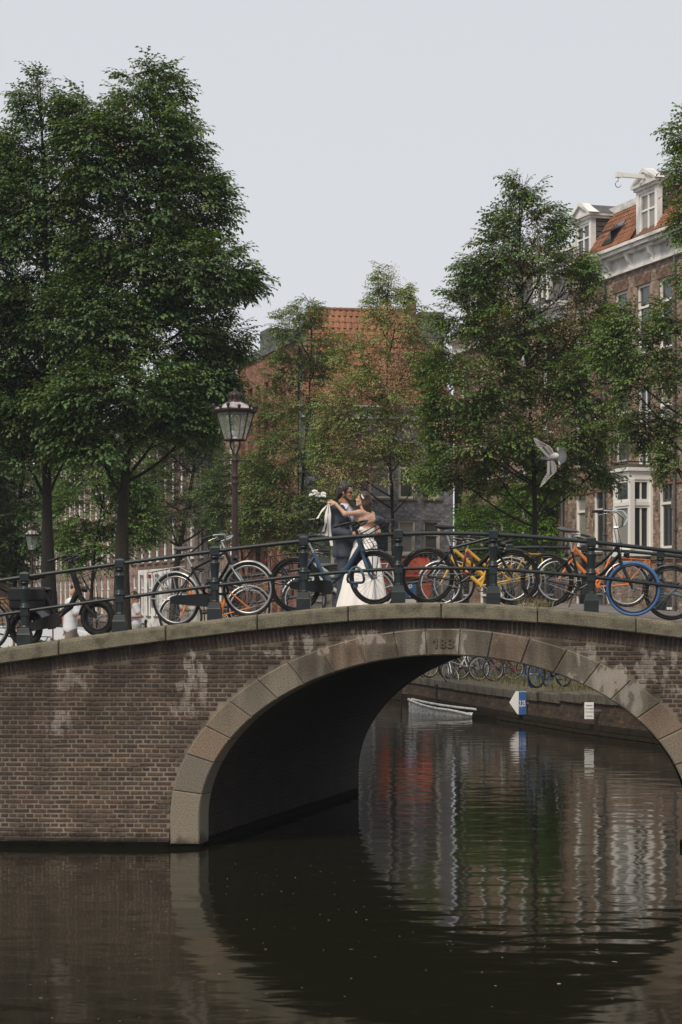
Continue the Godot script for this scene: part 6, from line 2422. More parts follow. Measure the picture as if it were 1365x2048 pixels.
		for s in [-1.0, 1.0]: b.tube([fa + Vector3(0, 0, s * 0.065), hb + Vector3(0.2, 0.10, s * 0.1)], 0.006, 5)
		part("basket_stay", b.mesh(), M.matt, root).transform = sx
	return root


func on_deck(x: float, z: float) -> Vector3:
	return bl(x, deck(x, z) - 0.008, z)


func build_bicycles() -> void:
	var near := "bicycles parked along the near bridge railing"
	var far := "bicycles parked along the far bridge railing"
	bicycle("bicycle cut off by the left picture edge, showing a pale rimmed front wheel", on_deck(-6.85, -0.62), on_deck(-5.78, -0.55), {"rim": M.alu, "frame": M.matt, "guard": null, "style": "step", "rack": M.black}, near)
	bicycle("black electric bicycle with small fat tyres, the one carrying black panniers", on_deck(-5.28, -0.72), on_deck(-4.27, -0.52), {"r": 0.24, "fat": 0.040, "hy": -0.14, "rack_y": 0.66, "frame": M.matt, "tube": 0.030, "style": "step", "loop": false, "rim": M.black, "bar": "swept", "bar_mat": M.black, "rack": M.black, "guard": M.matt, "saddle_y": 0.86, "basket": M.black, "basket_s": 0.62, "tilt": 0.25, "wb": 1.01, "case": M.matt}, near)
	bicycle("black bicycle with silver fork, silver rims, silver luggage rack and grey saddle", on_deck(-3.31, -0.78), on_deck(-2.36, -0.42), {"frame": M.black, "fork": M.alu, "guard": M.alu, "rack": M.alu, "style": "diamond", "bar": "swept", "bar_mat": M.chrome, "saddle": M.saddle_grey if M.has("saddle_grey") else _grey(), "case": M.navy_dark if M.has("navy_dark") else _navy_dark(), "steer": 0.15, "saddle_y": 0.98, "wb": 1.05, "crank": -1.4}, near)
	bicycle("navy blue step-through bicycle with black wire basket tilted on the front", on_deck(-1.77, -0.72), on_deck(-0.77, -0.45), {"frame": M.navy, "tube": 0.029, "style": "step", "rim": M.black, "guard": M.black, "rack": M.black, "bar": "swept", "bar_mat": M.black, "case": M.black, "basket": M.black, "tilt": 0.38, "basket_y": 0.0, "lamp": false, "basket_x": 0.09, "head": 0.095, "steer": -0.12, "wb": 1.07, "fat": 0.024, "saddle_y": 0.95}, near)
	bicycle("matt black bicycle with straight bar and thick down tube, at the crown of the bridge", on_deck(-0.10, -0.66), on_deck(0.955, -0.5), {"frame": M.black, "tube": 0.019, "down": 1.6, "style": "diamond", "rim": M.black, "guard": M.matt, "bar": "flat", "bar_mat": M.black, "steer": 0.1, "saddle_y": 0.97}, near)
	bicycle("black bicycle with bright blue front tyre and high silver handlebar", on_deck(1.40, -0.66), on_deck(2.48, -0.38), {"frame": M.black, "style": "step", "loop": true, "rim": M.black, "front_tyre": M.blue_tyre, "fat": 0.021, "guard": null, "bar": "high", "bar_mat": M.chrome, "saddle": M.saddle_grey, "saddle_y": 1.0, "wb": 1.11}, near)
	bicycle("grey blue bicycle running out of the picture at the right edge", on_deck(2.97, -0.72), on_deck(4.02, -0.5), {"frame": M.grey_blue, "tube": 0.021, "style": "diamond", "rim": M.black, "guard": M.black, "bar": "flat", "bar_mat": M.black}, near)
	# against the far railing
	var rental := {"style": "double", "rim": M.alu, "guard": M.alu, "bar": "swept", "bar_mat": M.steel, "saddle": M.matt, "tube": 0.020}
	var ye := rental.duplicate(); ye.merge({"frame": M.yellow, "rack": M.yellow})
	bicycle("yellow bicycle with twin frame tubes, front one of two against the far railing", on_deck(1.16, -6.35), on_deck(0.13, -6.3), ye, far)
	bicycle("yellow bicycle with twin frame tubes, rear one of two against the far railing", on_deck(1.36, -6.72), on_deck(0.33, -6.7), ye, far)
	var og := rental.duplicate(); og.merge({"frame": M.orange, "rack": M.orange, "basket": M.black})
	bicycle("orange bicycle with twin frame tubes behind the blue-tyred bicycle", on_deck(2.95, -6.5), on_deck(1.83, -6.45), og, far)
	var wg := rental.duplicate(); wg.merge({"frame": M.pale_green, "rack": M.pale_green, "guard": M.pale_green, "style": "step"})
	bicycle("pale green bicycle low behind the navy bicycle", on_deck(-0.95, -6.3), on_deck(-2.0, -6.2), wg, far)
	var o2 := rental.duplicate(); o2.merge({"frame": M.orange})
	bicycle("orange bicycle half hidden behind the silver-forked bicycle", on_deck(-2.95, -6.7), on_deck(-4.0, -6.5), o2, far)
	# on the quay under the arch
	var q := "bicycles parked on the far quay seen through the arch"
	var list := [
		[Vector3(3.1, 0.82, -60.2), 2.2, {"rim": M.white_rim if M.has("white_rim") else _white_rim(), "bar": "swept", "guard": M.black}, "bicycle with pale rims, first from the left on the quay under the arch"],
		[Vector3(3.55, 0.82, -59.6), 2.6, {"rim": M.steel, "guard": M.black, "rack": M.black}, "dark bicycle beside the pale-rimmed one on the quay, second from the left"],
		[Vector3(3.9, 0.82, -59.2), 2.4, {"rim": M.black, "guard": M.black, "style": "step"}, "black step-through bicycle in the middle of the quay row under the arch"],
		[Vector3(4.2, 0.82, -58.7), 2.8, {"rim": M.black, "style": "diamond"}, "black bicycle just left of the silver one in the quay row"],
		[Vector3(4.5, 0.82, -58.2), 2.9, {"rim": M.alu, "frame": M.alu, "bar_mat": M.chrome}, "silver framed bicycle in the quay row under the arch"],
		[Vector3(4.95, 0.82, -57.4), 2.75, {"rim": M.white_rim, "guard": M.black}, "bicycle with two pale rims near the grass bed on the quay"],
		[Vector3(5.3, 0.82, -57.0), 2.7, {"rim": M.steel, "frame": M.red_dark if M.has("red_dark") else _red_dark(), "style": "step"}, "dull red bicycle at the right end of the quay row under the arch"],
		[Vector3(5.2, 0.93, -50.6), 2.0, {"rim": M.grey_blue, "tyre": M.blue_tyre, "frame": M.navy}, "blue rimmed bicycle close to the arch ring on the quay"],
		[Vector3(5.62, 0.93, -50.3), 2.35, {"rim": M.black, "guard": M.black}, "black bicycle on the quay beside the blue rimmed one, under the arch stones"],
	]
	for e in list:
		var p: Vector3 = e[0]
		bicycle(e[3], p, p + Vector3(cos(e[1]), 0.0, sin(e[1])) * 1.09, e[2], q)
	# one hangs over the quay edge
	bicycle("grey bicycle hanging front wheel down over the quay edge", Vector3(4.15, 1.12, -58.0), Vector3(3.12, 0.60, -57.3), {"rim": M.alu, "frame": M.alu, "lean": 0.5, "steer": 0.3, "fork": M.alu}, "")
	# left bank clutter
	bicycle("dark bicycle on the street behind the left end of the railing", Vector3(-6.2, 1.62, -40.5), Vector3(-7.1, 1.62, -40.2), {"rim": M.alu, "guard": M.black, "rack": M.black}, "")
	# panniers, locks, crate
	var pn := thing("pannier_bag", "black double pannier bag over the rack of the small-wheeled black bicycle", "pannier bag", on_deck(-5.28, -0.72), BRIDGE_TURN)
	var b := MB.new()
	for s in [-1.0, 1.0]: b.soft(Vector3(0.02, 0.61, s * 0.16), Vector3(0.46, 0.26, 0.13), 0.03)
	part("bag", b.mesh(), M.matt, pn)
	b = MB.new()
	b.soft(Vector3(0.02, 0.755, 0), Vector3(0.48, 0.04, 0.42), 0.02)
	for s in [-1.0, 1.0]: b.soft(Vector3(0.02, 0.68, s * 0.232), Vector3(0.48, 0.15, 0.016), 0.008)
	part("flap", b.mesh(), M.black, pn)
	chain("chain_lock", "dark chain lock round the post by the silver-forked bicycle", bl(-2.79, deck(-2.79, -0.3) + 0.40, -0.36), 0.16, 0.10, M.matt)
	chain("loop_lock", "navy blue folding lock hanging on the rail beside the navy bicycle", bl(-1.0, deck(-1.0, -0.3) + 0.36, -0.25), 0.105, 0.10, M.navy)
	chain("chain_lock", "red and black chain lock on the rear of the matt black bicycle", bl(0.42, deck(0.42, -0.6) + 0.48, -0.55), 0.05, 0.14, M.red_dark if M.has("red_dark") else _red_dark())
	var cr := thing("wooden_crate", "light wooden crate at the left picture edge behind the pannier bicycle", "crate", on_deck(-5.75, -1.3), BRIDGE_TURN)
	for k in 4:
		b = MB.new()
		b.soft(Vector3(0, 0.42 + k * 0.09, 0.15), Vector3(0.42, 0.07, 0.015), 0.004)
		b.soft(Vector3(0, 0.42 + k * 0.09, -0.15), Vector3(0.42, 0.07, 0.015), 0.004)
		b.soft(Vector3(-0.2, 0.42 + k * 0.09, 0), Vector3(0.015, 0.07, 0.28), 0.004)
		b.soft(Vector3(0.2, 0.42 + k * 0.09, 0), Vector3(0.015, 0.07, 0.28), 0.004)
		tag(part("slat", b.mesh(), M.crate if M.has("crate") else _crate(), cr), "", "", "", "stuff")
	b = MB.new()
	for s in [-1.0, 1.0]:
		for t in [-1.0, 1.0]: b.span(s * 0.18 - 0.015, s * 0.18 + 0.015, 0, 0.72, t * 0.12 - 0.015, t * 0.12 + 0.015)
	tag(part("leg", b.mesh(), M.crate, cr), "", "", "", "stuff")


func chain(called: String, label: String, at: Vector3, rx: float, ry: float, material: Material) -> void:
	var b := MB.new()
	var path := []
	for k in 16:
		var a := TAU * k / 16.0
		path.append(Vector3(cos(a) * rx, sin(a) * ry - 0.03 * cos(a * 2.0), 0.06 * sin(a * 3.0) + 0.05 * cos(a)))
	b.tube(path, 0.017, 7, false, true)
	b.soft(Vector3(0, -ry, 0.02), Vector3(0.06, 0.08, 0.035), 0.01)
	var o := part(called, b.mesh(), material, self)
	o.position = at
	tag(o, label, "bicycle lock")


func _grey() -> StandardMaterial3D:
	M.saddle_grey = mat(0.075, 0.075, 0.08, 0.65)
	return M.saddle_grey
func _navy_dark() -> StandardMaterial3D:
	M.navy_dark = mat(0.007, 0.011, 0.014, 0.4)
	return M.navy_dark
func _white_rim() -> StandardMaterial3D:
	M.white_rim = mat(0.42, 0.42, 0.40, 0.5)
	return M.white_rim
func _red_dark() -> StandardMaterial3D:
	M.red_dark = mat(0.16, 0.02, 0.02, 0.6)
	return M.red_dark
func _crate() -> StandardMaterial3D:
	M.crate = tri_tex(mat(0.33, 0.19, 0.10, 0.8), M.patch, 0.5)
	return M.crate


# skin over tapered bones [from, to, radius, radius]: their distances joined smoothly on a grid and meshed by surface nets
func skin(b: MB, bones: Array, cell: float, k: float, grow := 0.0, cut = null) -> void:
	var lo := Vector3.INF
	var hi := -Vector3.INF
	for q in bones:
		var r: float = maxf(q[2], q[3]) + grow + k * 2.0 + cell * 2.0
		lo = lo.min(q[0].min(q[1]) - Vector3.ONE * r)
		hi = hi.max(q[0].max(q[1]) + Vector3.ONE * r)
	var n := Vector3i(((hi - lo) / cell).ceil()) + Vector3i.ONE
	var f := PackedFloat32Array()
	f.resize(n.x * n.y * n.z)
	var nx := n.x
	var nxy := n.x * n.y
	for q in bones:
		var a: Vector3 = q[0]
		var d: Vector3 = q[1] - a
		var ra: float = q[2] + grow
		var rb: float = q[3] + grow
		var l2 := maxf(d.length_squared(), 1e-9)
		var reach := maxf(ra, rb) + k * 3.0 + cell * 1.8
		var i0 := Vector3i(((a.min(q[1]) - Vector3.ONE * reach - lo) / cell).floor().max(Vector3.ZERO))
		var i1 := Vector3i(((a.max(q[1]) + Vector3.ONE * reach - lo) / cell).ceil().min(Vector3(n - Vector3i.ONE)))
		for z in range(i0.z, i1.z + 1):
			for y in range(i0.y, i1.y + 1):
				var row := z * nxy + y * nx
				for x in range(i0.x, i1.x + 1):
					var p := lo + Vector3(x, y, z) * cell - a
					var t := clampf(p.dot(d) / l2, 0.0, 1.0)
					var dist := (p - d * t).length() - lerpf(ra, rb, t)
					if dist < k * 4.0 + cell * 1.5:
						f[row + x] += exp(clampf(-dist / k, -20.0, 40.0))
	for i in f.size():
		f[i] = -k * log(f[i]) if f[i] > 1e-9 else 1.0
	if cut != null:
		for z in n.z:
			for y in n.y:
				for x in n.x:
					var i := z * nxy + y * nx + x
					if f[i] < cell * 3.0: f[i] = maxf(f[i], cut.call(lo + Vector3(x, y, z) * cell))
	var at := {}
	var base := b.v.size()
	var verts := PackedVector3Array()
	var offs := [0, 1, nx, nx + 1, nxy, nxy + 1, nxy + nx, nxy + nx + 1]
	var edges := [[0, 1], [2, 3], [4, 5], [6, 7], [0, 2], [1, 3], [4, 6], [5, 7], [0, 4], [1, 5], [2, 6], [3, 7]]
	for z in n.z - 1:
		for y in n.y - 1:
			for x in n.x - 1:
				var i := z * nxy + y * nx + x
				if absf(f[i]) > cell * 2.2: continue
				var mask := 0
				for c in 8:
					if f[i + offs[c]] < 0.0: mask |= 1 << c
				if mask == 0 or mask == 255: continue
				var s := Vector3.ZERO
				var cnt := 0
				for e in edges:
					var u: int = e[0]
					var w: int = e[1]
					if ((mask >> u) & 1) == ((mask >> w) & 1): continue
					var fu := f[i + offs[u]]
					var t := fu / (fu - f[i + offs[w]])
					var pu := Vector3(u & 1, (u >> 1) & 1, u >> 2)
					var pw := Vector3(w & 1, (w >> 1) & 1, w >> 2)
					s += pu.lerp(pw, t)
					cnt += 1
				at[i] = verts.size()
				verts.append(lo + (Vector3(x, y, z) + s / cnt) * cell)
	var nn := PackedVector3Array()
	nn.resize(verts.size())
	var faces := PackedInt32Array()
	var steps := [1, nx, nxy]
	for i in at:
		for ax in 3:
			var o: int = i + steps[ax]
			var s0 := f[i] < 0.0
			var s1 := f[o] < 0.0
			if s0 == s1: continue
			var u: int = steps[(ax + 1) % 3]
			var w: int = steps[(ax + 2) % 3]
			if not (at.has(i - u) and at.has(i - w) and at.has(i - u - w)): continue
			var q := [at[i - u - w], at[i - w], at[i], at[i - u]]
			if not s0: q.reverse()
			var g: Vector3 = (verts[q[2]] - verts[q[0]]).cross(verts[q[3]] - verts[q[1]])
			for j in q: nn[j] += g
			faces.append_array([q[0], q[2], q[1], q[0], q[3], q[2]])
	for j in verts.size():
		b.put(verts[j], nn[j].normalized() if nn[j].length_squared() > 0.0 else Vector3.UP)
	for j in faces: b.idx.append(base + j)


# hand: palm, four bent fingers of unequal length and a thumb from the side of the palm
func hand(b: MB, wrist: Vector3, along: Vector3, back: Vector3, thumb: float, curl: float, s := 1.0) -> void:
	var x := along.normalized()
	var y := (back - x * back.dot(x)).normalized()
	var z := x.cross(y) * thumb
	var P := func(a: float, h: float, w: float) -> Vector3: return wrist + (x * a + y * h + z * w) * s
	var bones := [[P.call(-0.02, 0, 0), P.call(0.02, 0, 0), 0.023 * s, 0.021 * s]]
	var w4 := [0.028, 0.010, -0.009, -0.027]
	var l4 := [0.070, 0.080, 0.074, 0.058]
	for i in 4:
		bones.append([P.call(0.012, 0, w4[i] * 0.6), P.call(0.085, 0, w4[i]), 0.014 * s, 0.0105 * s])
	for i in 4:
		var p := Vector2(0.085, 0.0)
		var a := 0.0
		var prev: Vector3 = P.call(p.x, p.y, w4[i])
		for j in 3:
			a -= curl * [0.5, 0.9, 0.6][j]
			p += Vector2(cos(a), sin(a)) * l4[i] * [0.45, 0.32, 0.23][j]
			var nxt: Vector3 = P.call(p.x, p.y, w4[i] * (1.0 + 0.18 * (j + 1)))
			bones.append([prev, nxt, (0.0095 - 0.001 * j) * s, (0.009 - 0.0012 * j) * s])
			prev = nxt
	var t0: Vector3 = P.call(0.022, -0.004, 0.022)
	var t1: Vector3 = P.call(0.052, -0.014, 0.048)
	var t2: Vector3 = P.call(0.082, -0.022 - 0.01 * curl, 0.056)
	bones.append([t0, t1, 0.014 * s, 0.0105 * s])
	bones.append([t1, t2, 0.010 * s, 0.008 * s])
	skin(b, bones, 0.0042, 0.003)


# head about its centre; x looks forward
func head(b: MB, at: Transform3D, s: float, male: bool) -> void:
	var q := []
	var B := func(a: Vector3, c: Vector3, r0: float, r1: float): q.append([at * (a * s), at * (c * s), r0 * s, r1 * s])
	B.call(Vector3(-0.025, 0.035, 0), Vector3(0.02, 0.04, 0), 0.076, 0.072)
	B.call(Vector3(0.03, 0.0, 0), Vector3(0.045, -0.055, 0), 0.058, 0.042)
	for z in [-1.0, 1.0]:
		B.call(Vector3(-0.005, -0.05, 0.042 * z), Vector3(0.058, -0.092, 0.012 * z), 0.026, 0.022 if male else 0.018)
		B.call(Vector3(0.078, 0.022, 0.012 * z), Vector3(0.066, 0.022, 0.042 * z), 0.011, 0.010)
		B.call(Vector3(0.066, -0.022, 0.034 * z), Vector3(0.058, -0.03, 0.042 * z), 0.018, 0.016)
		B.call(Vector3(-0.008, -0.008, 0.074 * z), Vector3(-0.002, -0.034, 0.072 * z), 0.013, 0.008)
		B.call(Vector3(-0.012, 0.004, 0.078 * z), Vector3(-0.016, -0.012, 0.078 * z), 0.009, 0.008)
	B.call(Vector3(0.088, 0.012, 0), Vector3(0.108, -0.028, 0), 0.008, 0.012)
	B.call(Vector3(0.096, -0.034, -0.010), Vector3(0.096, -0.034, 0.010), 0.008, 0.008)
	B.call(Vector3(0.086, -0.058, -0.016), Vector3(0.086, -0.058, 0.016), 0.008, 0.008)
	B.call(Vector3(0.083, -0.072, -0.013), Vector3(0.083, -0.072, 0.013), 0.008, 0.008)
	B.call(Vector3(0.074, -0.100, -0.008), Vector3(0.074, -0.100, 0.008), 0.017, 0.017)
	B.call(Vector3(-0.02, -0.03, 0), Vector3(-0.035, -0.12, 0), 0.055, 0.052)
	skin(b, q, 0.0052 * s, 0.006 * s)


func person(label: String, at: Vector3, turn := 0.0) -> Node3D:
	return thing("person", label, "person", at, turn)


func face_parts(root: Node3D, at: Transform3D, s: float) -> void:
	for z in [-1.0, 1.0]:
		var e := MB.new()
		e.ball(at * (Vector3(0.071, 0.004, 0.031 * z) * s), Vector3(0.0125, 0.010, 0.0125) * s)
		part("eye", e.mesh(), M.eye if M.has("eye") else _eye(), root)
	var l := MB.new()
	l.tube([at * (Vector3(0.086, -0.064, -0.022) * s), at * (Vector3(0.0945, -0.064, 0) * s), at * (Vector3(0.086, -0.064, 0.022) * s)], [0.002, 0.004, 0.002], 6)
	part("mouth", l.mesh(), M.lip if M.has("lip") else _lip(), root)


func _eye() -> StandardMaterial3D:
	M.eye = mat(0.03, 0.02, 0.015, 0.2)
	return M.eye
func _lip() -> StandardMaterial3D:
	M.lip = mat(0.30, 0.10, 0.08, 0.5)
	return M.lip


func build_people() -> void:
	M.skin_m = mat(0.42, 0.235, 0.155, 0.55)
	M.skin_f = mat(0.56, 0.345, 0.245, 0.5)
	for m in [M.skin_m, M.skin_f]:
		m.subsurf_scatter_enabled = true
		m.subsurf_scatter_strength = 0.12
	M.suit = tri_tex(mat(0.052, 0.064, 0.086, 0.85), M.patch, 0.5)
	M.shirt = mat(0.60, 0.60, 0.66, 0.8)
	M.dress = mat(0.80, 0.765, 0.72, 0.62)
	M.dress.rim_enabled = true
	M.dress.rim = 0.2
	M.hair_dark = tri_tex(mat(0.042, 0.033, 0.027, 0.5), M.grain, 0.25)
	M.hair_brown = tri_tex(mat(0.115, 0.058, 0.028, 0.42), M.grain, 0.25)
	M.tee = mat(0.66, 0.66, 0.68, 0.85)
	M.khaki = mat(0.20, 0.165, 0.125, 0.85)
	M.cloth_light = mat(0.50, 0.46, 0.42, 0.85)
	M.leather = mat(0.03, 0.02, 0.015, 0.4)
	couple()
	passers()


func V(x: float, y: float, z: float) -> Vector3:
	return Vector3(x, y, z)


func couple() -> void:
	var spot := bl(-1.26, deck(-1.26, -3.2) - 0.01, -3.2)
	# groom: faces right and half towards the water, his left arm round her back
	var g := person("man in blue grey suit and sunglasses embracing the woman in white", spot, BRIDGE_TURN)
	var hd := Transform3D(Basis(Vector3.UP, -0.22) * Basis(Vector3.BACK, -0.10) * Basis(Vector3.RIGHT, 0.06), V(-0.015, 1.685, 0.02))
	var sr := V(-0.145, 1.415, 0.13)
	var sl := V(0.13, 1.425, -0.15)
	var er := V(-0.15, 1.125, 0.20)
	var wr := V(0.08, 1.085, 0.25)
	var el := V(0.475, 1.265, -0.05)
	var wl := V(0.420, 1.295, 0.145)
	var arms := [[sr, er, 0.052, 0.041], [er, wr, 0.040, 0.028], [sl, el, 0.052, 0.041], [el, wl, 0.040, 0.028]]
	var trunk := [[sr + V(0.02, 0, -0.01), sl + V(-0.02, 0, 0.01), 0.062, 0.062], [V(-0.075, 1.30, 0.075), V(0.065, 1.30, -0.07), 0.098, 0.098], [V(-0.06, 1.12, 0.055), V(0.05, 1.12, -0.055), 0.09, 0.09], [V(-0.065, 0.97, 0.06), V(0.055, 0.97, -0.06), 0.098, 0.098], [V(-0.01, 1.0, 0), V(-0.005, 1.4, 0.0), 0.09, 0.08]]
	var legs := [[V(-0.065, 0.92, 0.06), V(-0.05, 0.5, 0.09), 0.088, 0.058], [V(-0.05, 0.5, 0.09), V(-0.085, 0.09, 0.06), 0.056, 0.038], [V(0.05, 0.92, -0.06), V(0.27, 0.52, -0.20), 0.088, 0.058], [V(0.27, 0.52, -0.20), V(0.455, 0.10, -0.23), 0.056, 0.038]]
	var feet := [[V(-0.085, 0.06, 0.06), V(0.06, 0.035, 0.16), 0.042, 0.034], [V(0.455, 0.06, -0.23), V(0.57, 0.035, -0.12), 0.042, 0.034]]
	var neck := [[V(-0.03, 1.44, 0.0), V(-0.035, 1.60, 0.01), 0.056, 0.052]]
	var b := MB.new()
	skin(b, trunk + arms + legs + feet + neck, 0.014, 0.012)
	head(b, hd, 1.02, true)
	hand(b, wl, V(-0.88, -0.06, 0.20), V(0.25, 0.12, 0.95), 1.0, 0.42, 1.08)
	hand(b, wr, V(0.85, 0.10, 0.05), V(0.0, 0.25, 0.95), 1.0, 0.5, 1.05)
	part("body", b.mesh(), M.skin_m, g)
	face_parts(g, hd, 1.02)
	# jacket with open front over a pale shirt; trousers; shoes
	b = MB.new()
	var fdir := V(0.7, 0, 0.7)
	var jack := trunk + [[V(-0.07, 0.90, 0.06), V(0.06, 0.90, -0.06), 0.105, 0.105], [V(-0.075, 0.80, 0.065), V(0.07, 0.80, -0.065), 0.112, 0.112], [V(-0.10, 1.45, 0.10), V(0.09, 1.455, -0.10), 0.045, 0.045]]
	jack += [[sr, er, 0.062, 0.054], [er, wr.lerp(er, 0.14), 0.053, 0.042], [sl, el, 0.062, 0.054], [el, wl.lerp(el, 0.14), 0.053, 0.042]]
	var open := func(p: Vector3) -> float:
		# open from the collar down to the button, and cut square at the hem
		var f := p.dot(fdir) 
		var s := absf(p.dot(V(0.7, 0, -0.7)) + 0.0)
		var w := clampf((p.y - 1.10) * 0.24, 0.0, 0.085)
		var v := -1.0
		if f > 0.0 and p.y > 1.1: v = w - s
		return maxf(v, 0.765 - p.y)
	skin(b, jack, 0.013, 0.012, 0.014, open)
	part("jacket", b.mesh(), M.suit, g)
	b = MB.new()
	for s in [-1.0, 1.0]:
		var u: Vector3 = V(0.7, 0, -0.7) * s
		var poly := [V(0, 1.50, 0) + u * 0.055 + fdir * 0.03, V(0, 1.46, 0) + u * 0.10 + fdir * 0.085, V(0, 1.36, 0) + u * 0.115 + fdir * 0.128, V(0, 1.15, 0) + u * 0.025 + fdir * 0.135, V(0, 1.30, 0) + u * 0.045 + fdir * 0.14]
		for k in range(1, 4): b.tri(poly[0], poly[k], poly[k + 1])
	part("lapel", b.mesh(), M.suit, g).set_meta("kind", "stuff")
	b = MB.new()
	skin(b, trunk + [[V(-0.03, 1.44, 0.0), V(-0.032, 1.52, 0.008), 0.064, 0.060]], 0.014, 0.012, 0.006, func(p): return maxf(p.y - 1.525, 0.95 - p.y))
	part("shirt", b.mesh(), M.shirt, g)
	b = MB.new()
	for s in [-1.0, 1.0]:
		var u: Vector3 = V(0.7, 0, -0.7) * s
		var c := V(-0.03, 1.525, 0.008)
		b.quad(c + u * 0.065 + V(0, 0.01, 0), c + u * 0.012 + fdir * 0.09 + V(0, -0.03, 0), c + u * 0.06 + fdir * 0.10 + V(0, -0.085, 0), c + u * 0.085 + fdir * 0.03 + V(0, -0.035, 0))
	part("collar", b.mesh(), M.shirt, g).set_meta("kind", "stuff")
	for w in [[er, wr], [el, wl]]:
		b = MB.new()
		b.tube([w[1].lerp(w[0], 0.17), w[1].lerp(w[0], 0.02)], 0.039, 12)
		part("cuff", b.mesh(), M.shirt, g)
	b = MB.new()
	skin(b, legs + [[V(-0.065, 0.97, 0.06), V(0.055, 0.97, -0.06), 0.10, 0.10], [V(-0.05, 0.5, 0.09), V(-0.085, 0.10, 0.06), 0.062, 0.058], [V(0.27, 0.52, -0.20), V(0.455, 0.11, -0.23), 0.062, 0.058]], 0.014, 0.012, 0.010, func(p): return 0.075 - p.y)
	part("trousers", b.mesh(), M.suit, g)
	for q in feet:
		b = MB.new()
		skin(b, [[q[0], q[1], 0.046, 0.038], [q[0] + V(0, -0.02, 0), q[1] + V(0.02, -0.01, 0.02), 0.035, 0.03]], 0.010, 0.008, 0.004, func(p): return 0.012 - p.y)
		part("shoe", b.mesh(), M.leather, g)
	# hair brushed back, beard, sunglasses
	b = MB.new()
	var hq := []
	for q in [[V(0.055, 0.085, 0), V(-0.01, 0.105, 0), 0.034, 0.042], [V(0.05, 0.095, -0.03), V(-0.04, 0.10, -0.03), 0.024, 0.036], [V(0.05, 0.095, 0.03), V(-0.04, 0.10, 0.03), 0.024, 0.036], [V(-0.04, 0.08, 0), V(-0.085, 0.02, 0), 0.052, 0.045], [V(0.0, 0.065, 0.055), V(-0.045, -0.02, 0.06), 0.036, 0.030], [V(0.0, 0.065, -0.055), V(-0.045, -0.02, -0.06), 0.036, 0.030], [V(0.035, 0.06, 0.055), V(0.005, 0.03, 0.07), 0.022, 0.02], [V(0.035, 0.06, -0.055), V(0.005, 0.03, -0.07), 0.022, 0.02], [V(-0.06, 0.05, 0.035), V(-0.078, -0.05, 0.034), 0.046, 0.04], [V(-0.06, 0.05, -0.035), V(-0.078, -0.05, -0.034), 0.046, 0.04], [V(-0.075, 0.0, 0), V(-0.075, -0.075, 0), 0.045, 0.03], [V(0.02, 0.05, 0.068), V(0.012, -0.015, 0.073), 0.014, 0.008], [V(0.02, 0.05, -0.068), V(0.012, -0.015, -0.073), 0.014, 0.008], [V(-0.05, -0.02, 0.04), V(-0.06, -0.08, 0.03), 0.03, 0.02], [V(-0.05, -0.02, -0.04), V(-0.06, -0.08, -0.03), 0.03, 0.02]]:
		hq.append([hd * (q[0] * 1.02), hd * (q[1] * 1.02), q[2], q[3]])
	skin(b, hq, 0.006, 0.006)
	part("hair", b.mesh(), M.hair_dark, g)
	b = MB.new()
	hq = []
	for q in [[V(0.074, -0.104, -0.008), V(0.074, -0.104, 0.008), 0.019, 0.019], [V(0.094, -0.047, -0.018), V(0.094, -0.047, 0.018), 0.006, 0.006], [V(0.0, -0.052, 0.046), V(0.06, -0.095, 0.014), 0.0265, 0.0235], [V(0.0, -0.052, -0.046), V(0.06, -0.095, -0.014), 0.0265, 0.0235]]:
		hq.append([hd * (q[0] * 1.02), hd * (q[1] * 1.02), q[2], q[3]])
	skin(b, hq, 0.006, 0.004)
	part("beard", b.mesh(), M.beard if M.has("beard") else _beard(), g)
	b = MB.new()
	for z in [-1.0, 1.0]:
		b.ball(hd * V(0.092, 0.004, 0.034 * z), V(0.006, 0.020, 0.026), hd.basis * Basis(Vector3.UP, -0.22 * z))
		b.tube([hd * V(0.088, 0.012, 0.058 * z), hd * V(0.0, 0.010, 0.084 * z)], 0.003, 5)
	b.tube([hd * V(0.1, 0.01, -0.012), hd * V(0.1, 0.01, 0.012)], 0.003, 5)
	part("sunglasses", b.mesh(), M.pane_dark if M.has("pane_dark") else _pane_dark(), g)

	# bride: her back to the water, face up to him, left arm over his shoulder
	var f := person("woman in white backless wedding dress with brown bob and hair clip", spot + V(0.02, 0, 0.06), BRIDGE_TURN)
	var hb := Transform3D(Basis(Vector3.UP, PI - 0.30) * Basis(Vector3.BACK, 0.26) * Basis(Vector3.RIGHT, 0.0), V(0.215, 1.575, 0.0))
	var bl_ := V(0.145, 1.385, 0.145)
	var br_ := V(0.335, 1.37, -0.02)
	var be := V(-0.03, 1.365, 0.27)
	var bw := V(-0.165, 1.51, 0.235)
	var ce := V(0.425, 1.125, 0.0)
	var cw := V(0.24, 1.09, -0.13)
	b = MB.new()
	var bt := [[bl_ + V(0.02, 0, -0.01), br_ + V(-0.02, 0, 0.0), 0.046, 0.046], [V(0.175, 1.29, 0.08), V(0.31, 1.285, 0.02), 0.078, 0.078], [V(0.19, 1.15, 0.06), V(0.30, 1.145, 0.02), 0.07, 0.07], [V(0.20, 1.07, 0.05), V(0.285, 1.07, 0.02), 0.07, 0.07], [V(0.18, 0.92, 0.06), V(0.30, 0.92, 0.01), 0.10, 0.10], [V(0.245, 1.36, 0.04), V(0.225, 1.49, 0.01), 0.05, 0.042]]
